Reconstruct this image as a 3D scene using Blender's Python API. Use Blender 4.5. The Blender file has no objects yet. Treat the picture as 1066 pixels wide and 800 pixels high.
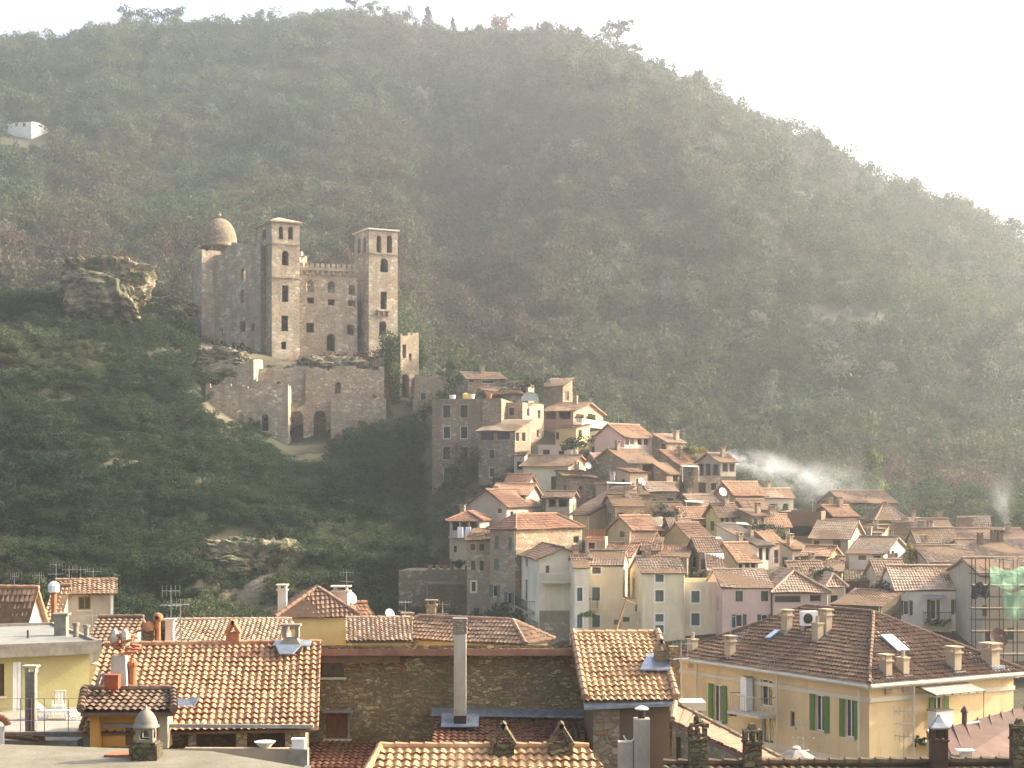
import bpy, math, random
import numpy as np
from mathutils import Vector, Matrix
random.seed(7); RNG = np.random.default_rng(11)
S = bpy.context.scene; COL = S.collection
F, CX, HY, ZC = 1700.0, 533.0, 510.0, 20.0      # focal length in photo pixels, principal column, horizon row, eye height

# ------------------------------------------------------------------ camera, sky, sun, exposure
cam_d = bpy.data.cameras.new('camera'); cam = bpy.data.objects.new('camera', cam_d); COL.objects.link(cam)
cam.location = (0, 0, ZC); cam.rotation_euler = (math.pi/2, 0, 0)
cam_d.sensor_fit = 'HORIZONTAL'; cam_d.sensor_width = 36; cam_d.lens = 36*F/1066
cam_d.shift_y = (HY-400)/1066.0; cam_d.clip_start = .5; cam_d.clip_end = 5000
S.camera = cam
SUN_AZ, SUN_EL = 70.0, 30.0                     # degrees to the right of the view axis, above the horizon
wd = bpy.data.worlds.new('World'); S.world = wd; wd.use_nodes = True
nt = wd.node_tree; bg = nt.nodes['Background']
sky = nt.nodes.new('ShaderNodeTexSky'); sky.sky_type = 'NISHITA'; sky.sun_disc = False
sky.sun_elevation = math.radians(SUN_EL); sky.sun_rotation = math.radians(SUN_AZ)
sky.air_density = 1.0; sky.dust_density = 7.0; sky.ozone_density = 1.0
nt.links.new(sky.outputs[0], bg.inputs[0]); bg.inputs[1].default_value = .15
sd = bpy.data.lights.new('sun', 'SUN'); sd.energy = 2.75; sd.angle = math.radians(.5); sd.color = (1, .94, .84)
so = bpy.data.objects.new('sun', sd); COL.objects.link(so)
az, el = math.radians(SUN_AZ), math.radians(SUN_EL)
SUNV = Vector((math.sin(az)*math.cos(el), math.cos(az)*math.cos(el), math.sin(el)))
so.rotation_euler = SUNV.to_track_quat('Z', 'Y').to_euler()
S.view_settings.view_transform = 'Standard'; S.view_settings.look = 'None'
S.view_settings.gamma = 1; S.view_settings.use_curve_mapping = False
S.view_settings.exposure = 1.86
S.view_settings.use_white_balance = True; S.view_settings.white_balance_temperature = 7000
S.render.engine = 'CYCLES'; S.render.filter_size = 1.9
cy = S.cycles; cy.use_denoising = True; cy.max_bounces = 6; cy.diffuse_bounces = 3; cy.glossy_bounces = 2
cy.volume_bounces = 1; cy.sample_clamp_indirect = 6; cy.use_adaptive_sampling = True; cy.adaptive_threshold = .02
HAZE_DENSITY, HAZE_G = .00028, .6

# ------------------------------------------------------------------ materials
M = {}
def _mat(name):
    m = bpy.data.materials.new(name); m.use_nodes = True
    n = m.node_tree.nodes; b = n['Principled BSDF']; b.inputs['Roughness'].default_value = .85
    b.inputs['Specular IOR Level'].default_value = .25
    M[name] = m; return m, n, m.node_tree.links, b
def N(n, t, **kw):
    x = n.new(t)
    for k, v in kw.items(): setattr(x, k, v)
    return x
def mixc(n, l, fac, a, b, mode='MIX'):
    x = N(n, 'ShaderNodeMix', data_type='RGBA', blend_type=mode)
    for s, v in ((0, fac), (6, a), (7, b)):
        if hasattr(v, 'links'): l.new(v, x.inputs[s])
        else: x.inputs[s].default_value = v if s == 0 else (*v, 1)
    return x.outputs[2]
def noise(n, l, scale, detail=4, vec=None, rough=.55, dist=0):
    x = N(n, 'ShaderNodeTexNoise'); x.inputs['Scale'].default_value = scale; x.inputs['Detail'].default_value = detail
    x.inputs['Roughness'].default_value = rough; x.inputs['Distortion'].default_value = dist
    if vec is not None: l.new(vec, x.inputs['Vector'])
    return x.outputs[0]
def ramp(n, l, fac, p0, p1):
    x = N(n, 'ShaderNodeMapRange'); x.inputs[1].default_value = p0; x.inputs[2].default_value = p1
    l.new(fac, x.inputs[0]); return x.outputs[0]
def pos(n): return N(n, 'ShaderNodeNewGeometry').outputs['Position']
def scaled(n, l, v, s):
    x = N(n, 'ShaderNodeVectorMath', operation='MULTIPLY'); l.new(v, x.inputs[0]); x.inputs[1].default_value = s; return x.outputs[0]
def bump(n, l, b, h, strength, dist):
    x = N(n, 'ShaderNodeBump'); x.inputs['Strength'].default_value = strength; x.inputs['Distance'].default_value = dist
    l.new(h, x.inputs['Height']); l.new(x.outputs[0], b.inputs['Normal'])
def dk(c, k): return tuple(v*k for v in c)
def plaster(name, c, stain=None, amt=.55):
    m, n, l, b = _mat(name); p = pos(n)
    stain = stain or (c[0]*.52, c[1]*.48, c[2]*.45)
    big = ramp(n, l, noise(n, l, .35, 5, p, .65), .42, .72)
    streak = ramp(n, l, noise(n, l, 1.0, 4, scaled(n, l, p, (1.6, 1.6, .16)), .6), .5, .74)
    fine = noise(n, l, 9, 3, p)
    f = N(n, 'ShaderNodeMath', operation='MAXIMUM'); l.new(big, f.inputs[0]); l.new(streak, f.inputs[1])
    f2 = N(n, 'ShaderNodeMath', operation='MULTIPLY'); l.new(f.outputs[0], f2.inputs[0]); f2.inputs[1].default_value = amt
    col = mixc(n, l, f2.outputs[0], c, stain)
    col = mixc(n, l, ramp(n, l, fine, .35, .75), col, dk(c, .86)) if False else mixc(n, l, .18, col, mixc(n, l, fine, dk(c, .6), dk(c, 1.3)))
    l.new(col, b.inputs['Base Color']); bump(n, l, b, fine, .25, .03); return m
def stone(name, c1, c2, mortar, sc=2.6, amt=.6, moss=None, squash=1.9, big=.55, streak=0):
    m, n, l, b = _mat(name); p = pos(n)
    ps = scaled(n, l, p, (1, 1, squash))
    wob = N(n, 'ShaderNodeVectorMath', operation='ADD'); l.new(ps, wob.inputs[0])
    nz = N(n, 'ShaderNodeTexNoise'); nz.inputs['Scale'].default_value = 1.5; l.new(p, nz.inputs['Vector']); l.new(nz.outputs['Color'], wob.inputs[1])
    v = N(n, 'ShaderNodeTexVoronoi'); v.inputs['Scale'].default_value = sc; l.new(wob.outputs[0], v.inputs['Vector'])
    e = N(n, 'ShaderNodeTexVoronoi', feature='DISTANCE_TO_EDGE'); e.inputs['Scale'].default_value = sc; l.new(wob.outputs[0], e.inputs['Vector'])
    sep = N(n, 'ShaderNodeSeparateColor'); l.new(v.outputs['Color'], sep.inputs[0])
    cc = mixc(n, l, sep.outputs[0], c1, c2); cc = mixc(n, l, ramp(n, l, sep.outputs[1], .78, .82), cc, tuple(min(.6, v*1.35) for v in c1)); cc = mixc(n, l, ramp(n, l, sep.outputs[2], .84, .88), cc, (c1[0]*.8, c1[1]*.55, c1[2]*.45))
    if streak: cc = mixc(n, l, ramp(n, l, noise(n, l, 1.0, 5, scaled(n, l, p, (.9, .9, .1)), .65), .46, .7), cc, dk(c2, streak))
    cc = mixc(n, l, ramp(n, l, noise(n, l, .3, 6, p, .7), .42, .66), cc, dk(c1, big))
    if moss: cc = mixc(n, l, ramp(n, l, noise(n, l, .5, 5, p, .7), .5, .68), cc, moss)
    edge = ramp(n, l, e.outputs['Distance'], .0, .13)
    cc = mixc(n, l, edge, mortar, cc)
    l.new(cc, b.inputs['Base Color']); bump(n, l, b, edge, amt, .06); return m
def tile(name, c1, c2, dark, per=.24, crs=.36, lichen=(.30, .27, .18), la=.5):
    m, n, l, b = _mat(name)
    uv = N(n, 'ShaderNodeUVMap', uv_map='UVMap').outputs[0]
    q = scaled(n, l, uv, (1/per, 1/crs, 1))
    fl = N(n, 'ShaderNodeVectorMath', operation='FLOOR'); l.new(q, fl.inputs[0])
    oi = N(n, 'ShaderNodeObjectInfo')
    ad = N(n, 'ShaderNodeVectorMath', operation='ADD'); l.new(fl.outputs[0], ad.inputs[0]); l.new(oi.outputs['Location'], ad.inputs[1])
    w = N(n, 'ShaderNodeTexWhiteNoise', noise_dimensions='3D'); l.new(ad.outputs[0], w.inputs[0])
    p = pos(n)
    c = mixc(n, l, w.outputs[0], c1, c2)
    c = mixc(n, l, ramp(n, l, noise(n, l, .55, 5, p, .7), .48, .72), c, dark)
    lm = N(n, 'ShaderNodeMath', operation='MULTIPLY'); l.new(ramp(n, l, noise(n, l, 2.2, 5, p, .75), .52, .74), lm.inputs[0]); lm.inputs[1].default_value = la
    c = mixc(n, l, lm.outputs[0], c, lichen)
    hv = N(n, 'ShaderNodeHueSaturation'); hr = N(n, 'ShaderNodeMapRange'); hr.inputs[3].default_value = .5; hr.inputs[4].default_value = .95; l.new(oi.outputs['Random'], hr.inputs[0]); l.new(hr.outputs[0], hv.inputs['Value']); l.new(c, hv.inputs['Color'])
    l.new(hv.outputs[0] if not name in ('tile_near', 'tile_gold', 'tile_brown', 'tile_dark', 'tile_shade') else c, b.inputs['Base Color']); b.inputs['Roughness'].default_value = .72; return m
def flat(name, c, rough=.8, metal=0, var=.35, sc=3.0):
    m, n, l, b = _mat(name); p = pos(n)
    l.new(mixc(n, l, ramp(n, l, noise(n, l, sc, 5, p, .65), .35, .7), dk(c, 1-var), dk(c, 1+var*.3)), b.inputs['Base Color'])
    b.inputs['Roughness'].default_value = rough; b.inputs['Metallic'].default_value = metal; return m
def striped(name, c, sc, axis=2):
    m, n, l, b = _mat(name); p = pos(n)
    w = N(n, 'ShaderNodeTexWave', wave_type='BANDS', bands_direction='XYZ'[axis]); w.inputs['Scale'].default_value = sc; w.inputs['Distortion'].default_value = .3
    l.new(p, w.inputs['Vector'])
    l.new(mixc(n, l, noise(n, l, 2.5, 4, p), dk(c, .7), dk(c, 1.2)), b.inputs['Base Color'])
    bump(n, l, b, w.outputs['Fac'], .6, .03); b.inputs['Roughness'].default_value = .6; return m

plaster('cream', (.73, .62, .42), amt=.6); plaster('pale_cream', (.76, .67, .50), amt=.6); plaster('yellow', (.66, .50, .22), amt=.35)
plaster('gold', (.67, .50, .28), amt=.6); plaster('pink', (.62, .43, .36), amt=.35); plaster('rose', (.33, .23, .17))
plaster('white_wall', (.66, .60, .52), amt=.4); plaster('ochre', (.45, .34, .18)); plaster('grey_render', (.40, .35, .28))
plaster('brown_render', (.16, .105, .065)); plaster('lime_yellow', (.44, .39, .18), amt=.5); plaster('tan', (.42, .33, .23))
plaster('orange_wall', (.52, .25, .06)); plaster('cornice', (.62, .54, .42), amt=.3); plaster('white', (.78, .75, .68), amt=.3)
plaster('grime_white', (.52, .46, .37), (.20, .155, .10), .85)
stone('stone', (.37, .29, .195), (.22, .17, .115), (.19, .15, .10), sc=2.0, big=.42, streak=.7); stone('stone_pale', (.44, .36, .25), (.30, .24, .165), (.27, .22, .155), sc=2.2, big=.5); stone('stone_patched', (.42, .34, .23), (.30, .24, .165), (.27, .22, .155), sc=2.2, big=.5, moss=(.40, .20, .11))
stone('stone_warm', (.36, .29, .19), (.25, .19, .12), (.2, .16, .11))
stone('rubble', (.40, .31, .17), (.19, .14, .075), (.16, .125, .075), sc=4.2, amt=.8, moss=(.11, .10, .035), squash=2.3)
stone('castle_stone', (.50, .41, .30), (.36, .29, .205), (.33, .27, .195), sc=1.5, amt=.7, big=.42, streak=.6)
stone('mossy_stone', (.17, .14, .08), (.10, .085, .045), (.07, .06, .035), sc=4, amt=.8, moss=(.08, .085, .03))
tile('tile_near', (.33, .165, .088), (.47, .275, .16), (.19, .095, .055), lichen=(.36, .29, .2), la=.45)
tile('tile_gold', (.44, .25, .125), (.57, .36, .195), (.28, .145, .075), lichen=(.4, .31, .18), la=.4)
tile('tile_pale', (.40, .285, .20), (.52, .38, .27), (.25, .17, .115), lichen=(.42, .37, .28))
tile('tile_old', (.26, .165, .105), (.38, .25, .165), (.15, .10, .07))
tile('tile_brown', (.17, .10, .065), (.235, .14, .09), (.105, .07, .05), lichen=(.17, .15, .09))
tile('tile_dark', (.125, .072, .045), (.18, .105, .065), (.075, .05, .035), lichen=(.15, .125, .06), la=.6)
tile('tile_red', (.29, .145, .09), (.40, .21, .13), (.17, .09, .058))
tile('tile_terra', (.40, .225, .135), (.52, .31, .19), (.25, .14, .09), la=.45)
tile('tile_shade', (.12, .05, .03), (.17, .075, .045), (.07, .035, .022), lichen=(.11, .1, .04))  # tile tones darkened so the colour itself carries the shade
tile('tile_slate', (.26, .20, .16), (.33, .26, .2), (.19, .15, .12))
tile('tile_mossy', (.15, .10, .055), (.21, .14, .075), (.085, .075, .035), lichen=(.09, .09, .035), la=.7)
flat('wood', (.16, .095, .05)); flat('dark_wood', (.075, .045, .028)); flat('pale_wood', (.34, .24, .14)); flat('red_wood', (.20, .075, .04))
flat('concrete', (.25, .225, .18)); flat('flat_roof', (.22, .225, .205), var=.25, sc=1.2); flat('pavement', (.30, .27, .225), var=.25, sc=1.0)
flat('metal', (.45, .45, .44), .35, .9); flat('dark_metal', (.05, .045, .04), .5, .5); flat('white_paint', (.78, .76, .72), .5, 0, .12)
flat('terracotta', (.40, .16, .08)); flat('red_paint', (.36, .09, .035)); flat('orange_cloth', (.75, .18, .05)); flat('white_cloth', (.8, .78, .76), .9, 0, .1)
flat('yellow_cloth', (.75, .55, .12)); flat('blue_cloth', (.12, .22, .45)); flat('rust_metal', (.125, .07, .05), .75, 0, .4, 1.2); flat('grey_cloth', (.30, .28, .24))
flat('green_net', (.10, .42, .24), .6); flat('blue_metal', (.33, .38, .43), .4, .6); flat('black_net', (.03, .035, .035), .8)
flat('slab_red', (.29, .15, .095), .85, 0, .3, 1.5); flat('soil', (.15, .11, .07)); flat('clay_pot', (.42, .18, .09))
striped('green_shutter', (.045, .10, .065), 8); striped('lime_shutter', (.12, .22, .045), 8); striped('grey_green_shutter', (.12, .145, .10), 8); striped('brown_shutter', (.10, .06, .035), 8)
striped('grey_shutter', (.2, .2, .19), 8)
m, n, l, b = _mat('glass'); b.inputs['Base Color'].default_value = (.02, .022, .022, 1); b.inputs['Roughness'].default_value = .12; b.inputs['Specular IOR Level'].default_value = .5
m, n, l, b = _mat('skylight_glass'); b.inputs['Base Color'].default_value = (.6, .62, .64, 1); b.inputs['Roughness'].default_value = .15; b.inputs['Metallic'].default_value = .6
m, n, l, b = _mat('moss_concrete'); p = pos(n)
c = mixc(n, l, ramp(n, l, noise(n, l, .8, 6, p, .7), .35, .7), (.19, .175, .135), (.11, .105, .07))
c = mixc(n, l, ramp(n, l, noise(n, l, 5, 5, p, .7), .55, .7), c, (.15, .125, .045)); l.new(c, b.inputs['Base Color']); bump(n, l, b, noise(n, l, 12, 4, p), .5, .03)
m, n, l, b = _mat('rock'); p = pos(n)
st = noise(n, l, 1.0, 6, scaled(n, l, p, (.4, .4, 1.5)), .7, .8)
c = mixc(n, l, ramp(n, l, st, .38, .66), (.18, .15, .105), (.44, .36, .255)); c = mixc(n, l, ramp(n, l, noise(n, l, .45, 6, p, .75), .38, .56), c, (.07, .075, .032))
l.new(c, b.inputs['Base Color']); bump(n, l, b, st, .9, .5)
m, n, l, b = _mat('hillside'); p = pos(n); at = N(n, 'ShaderNodeAttribute', attribute_name='rock')
st = noise(n, l, 1.0, 6, scaled(n, l, p, (.4, .4, 1.6)), .7, .8)
rk = mixc(n, l, ramp(n, l, st, .38, .66), (.10, .085, .058), (.21, .175, .12))
gr = mixc(n, l, ramp(n, l, noise(n, l, .05, 7, p, .7), .4, .62), (.035, .042, .02), (.085, .075, .045))
l.new(mixc(n, l, at.outputs['Fac'], gr, rk), b.inputs['Base Color']); bump(n, l, b, st, .8, .4)
def leafmat(name, cols, inst=True, spread=.5):
    m, n, l, b = _mat(name)
    lv = N(n, 'ShaderNodeAttribute', attribute_name='lv')
    if inst:
        t = N(n, 'ShaderNodeAttribute', attribute_type='INSTANCER', attribute_name='tint')
        cr = N(n, 'ShaderNodeValToRGB'); l.new(t.outputs['Fac'], cr.inputs[0])
        e = cr.color_ramp.elements
        for i, (q, c) in enumerate(cols):
            el_ = e[i] if i < 2 else e.new(q)
            el_.position = q; el_.color = (*c, 1)
        base = cr.outputs[0]
        hs = N(n, 'ShaderNodeHueSaturation'); l.new(base, hs.inputs['Color'])
    else:
        hs = N(n, 'ShaderNodeHueSaturation'); hs.inputs['Color'].default_value = (*cols, 1)
    vr = N(n, 'ShaderNodeMapRange'); vr.inputs[3].default_value = 1-spread; vr.inputs[4].default_value = 1+spread
    l.new(lv.outputs['Fac'], vr.inputs[0]); l.new(vr.outputs[0], hs.inputs['Value'])
    l.new(hs.outputs[0], b.inputs['Base Color']); b.inputs['Roughness'].default_value = .8
    tr = N(n, 'ShaderNodeBsdfTranslucent'); l.new(hs.outputs[0], tr.inputs[0])
    mx = N(n, 'ShaderNodeMixShader'); mx.inputs[0].default_value = .25
    l.new(b.outputs[0], mx.inputs[1]); l.new(tr.outputs[0], mx.inputs[2]); l.new(mx.outputs[0], n['Material Output'].inputs[0]); return m
leafmat('forest_leaf', spread=.22, cols=[(0, (.016, .036, .013)), (1, (.13, .135, .095)), (.25, (.040, .070, .026)), (.45, (.078, .098, .043)), (.62, (.078, .074, .038)), (.8, (.088, .060, .038))])
leafmat('pine_leaf', (.035, .055, .028), False); leafmat('bright_leaf', (.13, .17, .045), False); leafmat('olive_leaf', (.12, .135, .085), False)
leafmat('ivy_leaf', (.05, .085, .025), False); leafmat('dark_leaf', (.03, .05, .02), False); leafmat('yellow_leaf', (.26, .25, .06), False); leafmat('brown_leaf', (.13, .075, .04), False)
flat('bark', (.12, .09, .06))

# ------------------------------------------------------------------ mesh helpers
def W(x, y, D): return Vector(((x-CX)/F*D, D, ZC+(HY-y)/F*D))
def PX(p): return CX+F*p[0]/p[1], HY-F*(p[2]-ZC)/p[1]
class MB:
    def __init__(s): s.v, s.f, s.uv, s.mi = [], [], [], []
    def add(s, vs, fs, uvs=None, mi=0):
        o = len(s.v); s.v.extend([tuple(p) for p in vs]); s.f.extend([tuple(i+o for i in f) for f in fs])
        s.uv.extend(uvs if uvs is not None else [(p[0]+p[1]*.37, p[2]) for p in vs]); s.mi.extend([mi]*len(fs)); return s
    def poly(s, pts, mi=0): return s.add(pts, [tuple(range(len(pts)))], None, mi)
    def obox(s, o, a, b, c, mi=0):
        o, a, b, c = Vector(o), Vector(a), Vector(b), Vector(c)
        v = [o, o+a, o+a+b, o+b, o+c, o+a+c, o+a+b+c, o+b+c]
        return s.add(v, [(0, 3, 2, 1), (4, 5, 6, 7), (0, 1, 5, 4), (1, 2, 6, 5), (2, 3, 7, 6), (3, 0, 4, 7)], None, mi)
    def box(s, c, sx, sy, sz, ang=0, mi=0):
        ca, sa = math.cos(ang), math.sin(ang); a = Vector((ca*sx, sa*sx, 0)); b = Vector((-sa*sy, ca*sy, 0)); z = Vector((0, 0, sz))
        return s.obox(Vector(c)-a/2-b/2, a, b, z, mi)      # c is the centre of the bottom face
    def tube(s, p0, p1, r0, r1=None, n=6, mi=0, cap=True):
        p0, p1 = Vector(p0), Vector(p1); r1 = r0 if r1 is None else r1
        d = (p1-p0).normalized(); a = d.orthogonal().normalized(); b = d.cross(a); v = []
        for p, r in ((p0, r0), (p1, r1)):
            for k in range(n):
                t = 2*math.pi*k/n; v.append(p+a*r*math.cos(t)+b*r*math.sin(t))
        f = [(k, (k+1) % n, n+(k+1) % n, n+k) for k in range(n)]
        if cap: f += [tuple(range(n))[::-1], tuple(range(n, 2*n))]
        return s.add(v, f, None, mi)
    def lathe(s, c, prof, n=14, mi=0):
        c = Vector(c); v = []; f = []
        for r, z in prof:
            for k in range(n):
                t = 2*math.pi*(k+.5)/n; v.append(c+Vector((r*math.cos(t), r*math.sin(t), z)))
        for i in range(len(prof)-1):
            for k in range(n): f.append((i*n+k, i*n+(k+1) % n, (i+1)*n+(k+1) % n, (i+1)*n+k))
        f.append(tuple((len(prof)-1)*n+k for k in range(n))); return s.add(v, f, None, mi)
    def slab(s, pts, dn, mi=0):
        k = len(pts); p2 = [Vector(p)+Vector(dn) for p in pts]
        return s.add([Vector(p) for p in pts]+p2, [tuple(range(k)), tuple(range(2*k-1, k-1, -1))]+[(i, k+i, k+(i+1) % k, (i+1) % k) for i in range(k)], None, mi)
    def build(s, name, mats, parent=None, smooth=False):
        off = parent.get('_o') if parent is not None else None
        o_ = Vector(off) if off is not None else Vector((0, 0, 0))
        me = bpy.data.meshes.new(name)
        vs = np.array([tuple(p) for p in s.v], dtype=float)-np.array(o_)
        me.from_pydata(vs.tolist(), [], s.f)
        uvl = me.uv_layers.new(name='UVMap'); li = np.empty(len(me.loops), dtype=np.int32); me.loops.foreach_get('vertex_index', li)
        uvl.data.foreach_set('uv', np.array(s.uv, dtype=np.float32)[li].ravel())
        mats = [mats] if isinstance(mats, str) else mats
        for q in mats: me.materials.append(M[q])
        if len(mats) > 1: me.polygons.foreach_set('material_index', s.mi)
        if smooth: me.polygons.foreach_set('use_smooth', [True]*len(me.polygons))
        me.update(); o = bpy.data.objects.new(name, me); COL.objects.link(o)
        if parent is not None:
            o.parent = parent
            o['_o'] = tuple(o_)
        return o
def tag(o, label=None, cat=None, group=None, kind=None):
    if label: o['label'] = label
    if cat: o['category'] = cat
    if group: o['group'] = group
    if kind: o['kind'] = kind
    return o
def thing(name, label, cat, loc, group=None):
    o = bpy.data.objects.new(name, None); COL.objects.link(o); o.location = loc; o.empty_display_size = .5
    o['_o'] = tuple(loc); return tag(o, label, cat, group)
def copy_tree(o, loc, parent=None):
    c = o.copy(); COL.objects.link(c)
    if parent is None: c.location = loc
    else: c.parent = parent
    for ch in list(o.children): copy_tree(ch, None, c)
    return c

def tile_panel(mb, A, B, C, Dd, per=.24, crs=.36, amp=.045, step=.03, ns=4, mi=0, sag=.03):
    """A, B the eave ends, Dd, C the ridge ends above them; rows of half-round tiles with stepped courses."""
    A, B, C, Dd = map(Vector, (A, B, C, Dd))
    U = (B-A); L = U.length; U /= L; nrm = U.cross((Dd-A) if (Dd-A).length > .01 else (C-A)).normalized()
    if nrm.z < 0: nrm = -nrm
    V = nrm.cross(U).normalized()
    if V.dot(C-A) < 0: V = -V
    hgt = max((Dd-A).dot(V), (C-A).dot(V)); ul1, ur1 = (Dd-A).dot(U), (C-A).dot(U)
    u = np.arange(min(0, ul1), max(L, ur1)+per/ns, per/ns); nc = max(1, int(round(hgt/crs))); v = []; st = []
    for i in range(nc): v += [i/nc, (i+1)/nc]; st += [1., .15]
    v = np.array(v)*hgt; st = np.array(st)*step
    prof = amp*np.power(.5+.5*np.cos(2*np.pi*u/per), .75)
    jit = RNG.uniform(-.25, 1, (nc, len(u)//ns+2))
    uu = np.repeat(u[None], len(v), 0); vv = np.repeat(v[:, None], len(u), 1)
    lo = ul1*vv/hgt; hi = L+(ur1-L)*vv/hgt; uc = np.clip(uu, lo, hi)
    ph = RNG.uniform(0, 6, 4)
    ht = prof[None]+st[:, None]+sag*(np.sin(vv*.9+uu*.5+ph[0])+np.sin(uu*1.3+ph[1])*.5)-sag
    ci = np.clip((np.arange(len(u))//ns), 0, jit.shape[1]-1)
    for i in range(nc): ht[2*i] += jit[i][ci]*step*.9; vv[2*i] -= jit[i][ci]*.06
    A_, U_, V_, n_ = (np.array(q) for q in (A, U, V, nrm))
    P = A_+uc[..., None]*U_+vv[..., None]*V_+ht[..., None]*n_
    nr, k = uc.shape; idx = np.arange(nr*k).reshape(nr, k)
    q = np.stack([idx[:-1, :-1], idx[:-1, 1:], idx[1:, 1:], idx[1:, :-1]], -1)
    ok = ((uc[:-1, 1:]-uc[:-1, :-1]) > 1e-4) | ((uc[1:, 1:]-uc[1:, :-1]) > 1e-4)
    mb.add(P.reshape(-1, 3).tolist(), q[ok].tolist(), np.stack([uu, vv+.01], -1).reshape(-1, 2).tolist(), mi)

def wall_face(mb, P0, e, L, z0, z1, holes, n, rec=.3, mi=0):
    """vertical wall from P0 along unit e, with rectangular (optionally arched) openings cut through and reveals behind."""
    e, n = Vector(e), Vector(n); P0 = Vector((P0[0], P0[1], 0))
    pt = lambda u, z, r=0: P0+e*u+Vector((0, 0, z))-n*r
    hs = [(max(.02, a), min(L-.02, b), max(z0+.02, c), min(z1-.02, d), ar) for a, b, c, d, ar in holes]
    hs = [h for h in hs if h[1]-h[0] > .05 and h[3]-h[2] > .05]
    us = sorted({0, L}|{h[0] for h in hs}|{h[1] for h in hs}); zs = sorted({z0, z1}|{h[2] for h in hs}|{h[3] for h in hs})
    for i in range(len(us)-1):
        for j in range(len(zs)-1):
            cu, cz = (us[i]+us[i+1])/2, (zs[j]+zs[j+1])/2
            if any(h[0] < cu < h[1] and h[2] < cz < h[3] for h in hs): continue
            mb.poly([pt(us[i], zs[j]), pt(us[i+1], zs[j]), pt(us[i+1], zs[j+1]), pt(us[i], zs[j+1])], mi)
    for a, b, c, d, ar in hs:
        for q in (((a, c), (b, c)), ((b, c), (b, d)), ((b, d), (a, d)), ((a, d), (a, c))):
            mb.poly([pt(*q[0]), pt(*q[1]), pt(*q[1], rec), pt(*q[0], rec)], mi)
        if ar:
            r = (b-a)/2; cz = d-r; K = 5
            for sgn in (-1, 1):
                co = ((a+b)/2+sgn*r, d)
                for k in range(K):
                    t0, t1 = math.pi/2*k/K, math.pi/2*(k+1)/K
                    q0 = ((a+b)/2+sgn*r*math.cos(t0), cz+r*math.sin(t0)); q1 = ((a+b)/2+sgn*r*math.cos(t1), cz+r*math.sin(t1))
                    mb.poly([pt(*co), pt(*q0), pt(*q1)], mi); mb.poly([pt(*q0), pt(*q1), pt(*q1, rec), pt(*q0, rec)], mi)

def face_px(P0, e, px, py):
    t = (px-CX)/F; u = (t*P0[1]-P0[0])/(e[0]-t*e[1]); Y = P0[1]+u*e[1]; return u, ZC+(HY-py)/F*Y

def window(root, P0, e, n, u0, u1, z0, z1, style, shut, far=False, sm='white'):
    e, n = Vector(e), Vector(n); P0 = Vector((P0[0], P0[1], 0)); Z = Vector((0, 0, 1)); w, h = u1-u0, z1-z0
    p = lambda u, z, out=0: P0+e*u+Z*z+n*out
    t = .06
    mb = MB()
    for (a, b, c, d) in ((u0, u1, z0, z0+t), (u0, u1, z1-t, z1), (u0, u0+t, z0+t, z1-t), (u1-t, u1, z0+t, z1-t)):
        mb.obox(p(a, c, -.16), e*(b-a), n*.05, Z*(d-c))
    if not far: mb.obox(p((u0+u1)/2-.03, z0+t, -.155), e*.06, n*.04, Z*(h-2*t))
    fm = 'white_paint' if 'w' in style or 's' in style else 'wood' if 'b' in style else random.choice(('cornice', 'pale_wood', 'white_paint', 'wood'))
    o = mb.build('window', fm, root)
    if 'c' in style:
        for k in range(2):
            MB().obox(p(u0+w/2*k+.01, z0+.02, -.08), e*(w/2-.02), n*.05, Z*(h-.04)).build('shutter', shut, o)
    else:
        MB().poly([p(u0, z0, -.14), p(u1, z0, -.14), p(u1, z1, -.14), p(u0, z1, -.14)]).build('pane', 'glass', o)
    if 's' in style:
        for a in (u0-w*.52-.03, u1+.03): MB().obox(p(a, z0-.02, .012), e*(w*.52), n*.05, Z*(h+.04)).build('shutter', shut, o)
    if 'x' in style:
        s = .14; mb = MB()
        for (a, b, c, d) in ((u0-s, u1+s, z1, z1+s), (u0-s, u1+s, z0-s, z0), (u0-s, u0, z0, z1), (u1, u1+s, z0, z1)):
            mb.obox(p(a, c, .003), e*(b-a), n*.025, Z*(d-c))
        mb.build('surround', sm, o)
    elif not far:
        MB().obox(p(u0-.1, z0-.09, .002), e*(w+.2), n*.09, Z*.08).build('sill', 'cornice', o)
    return o

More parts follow.
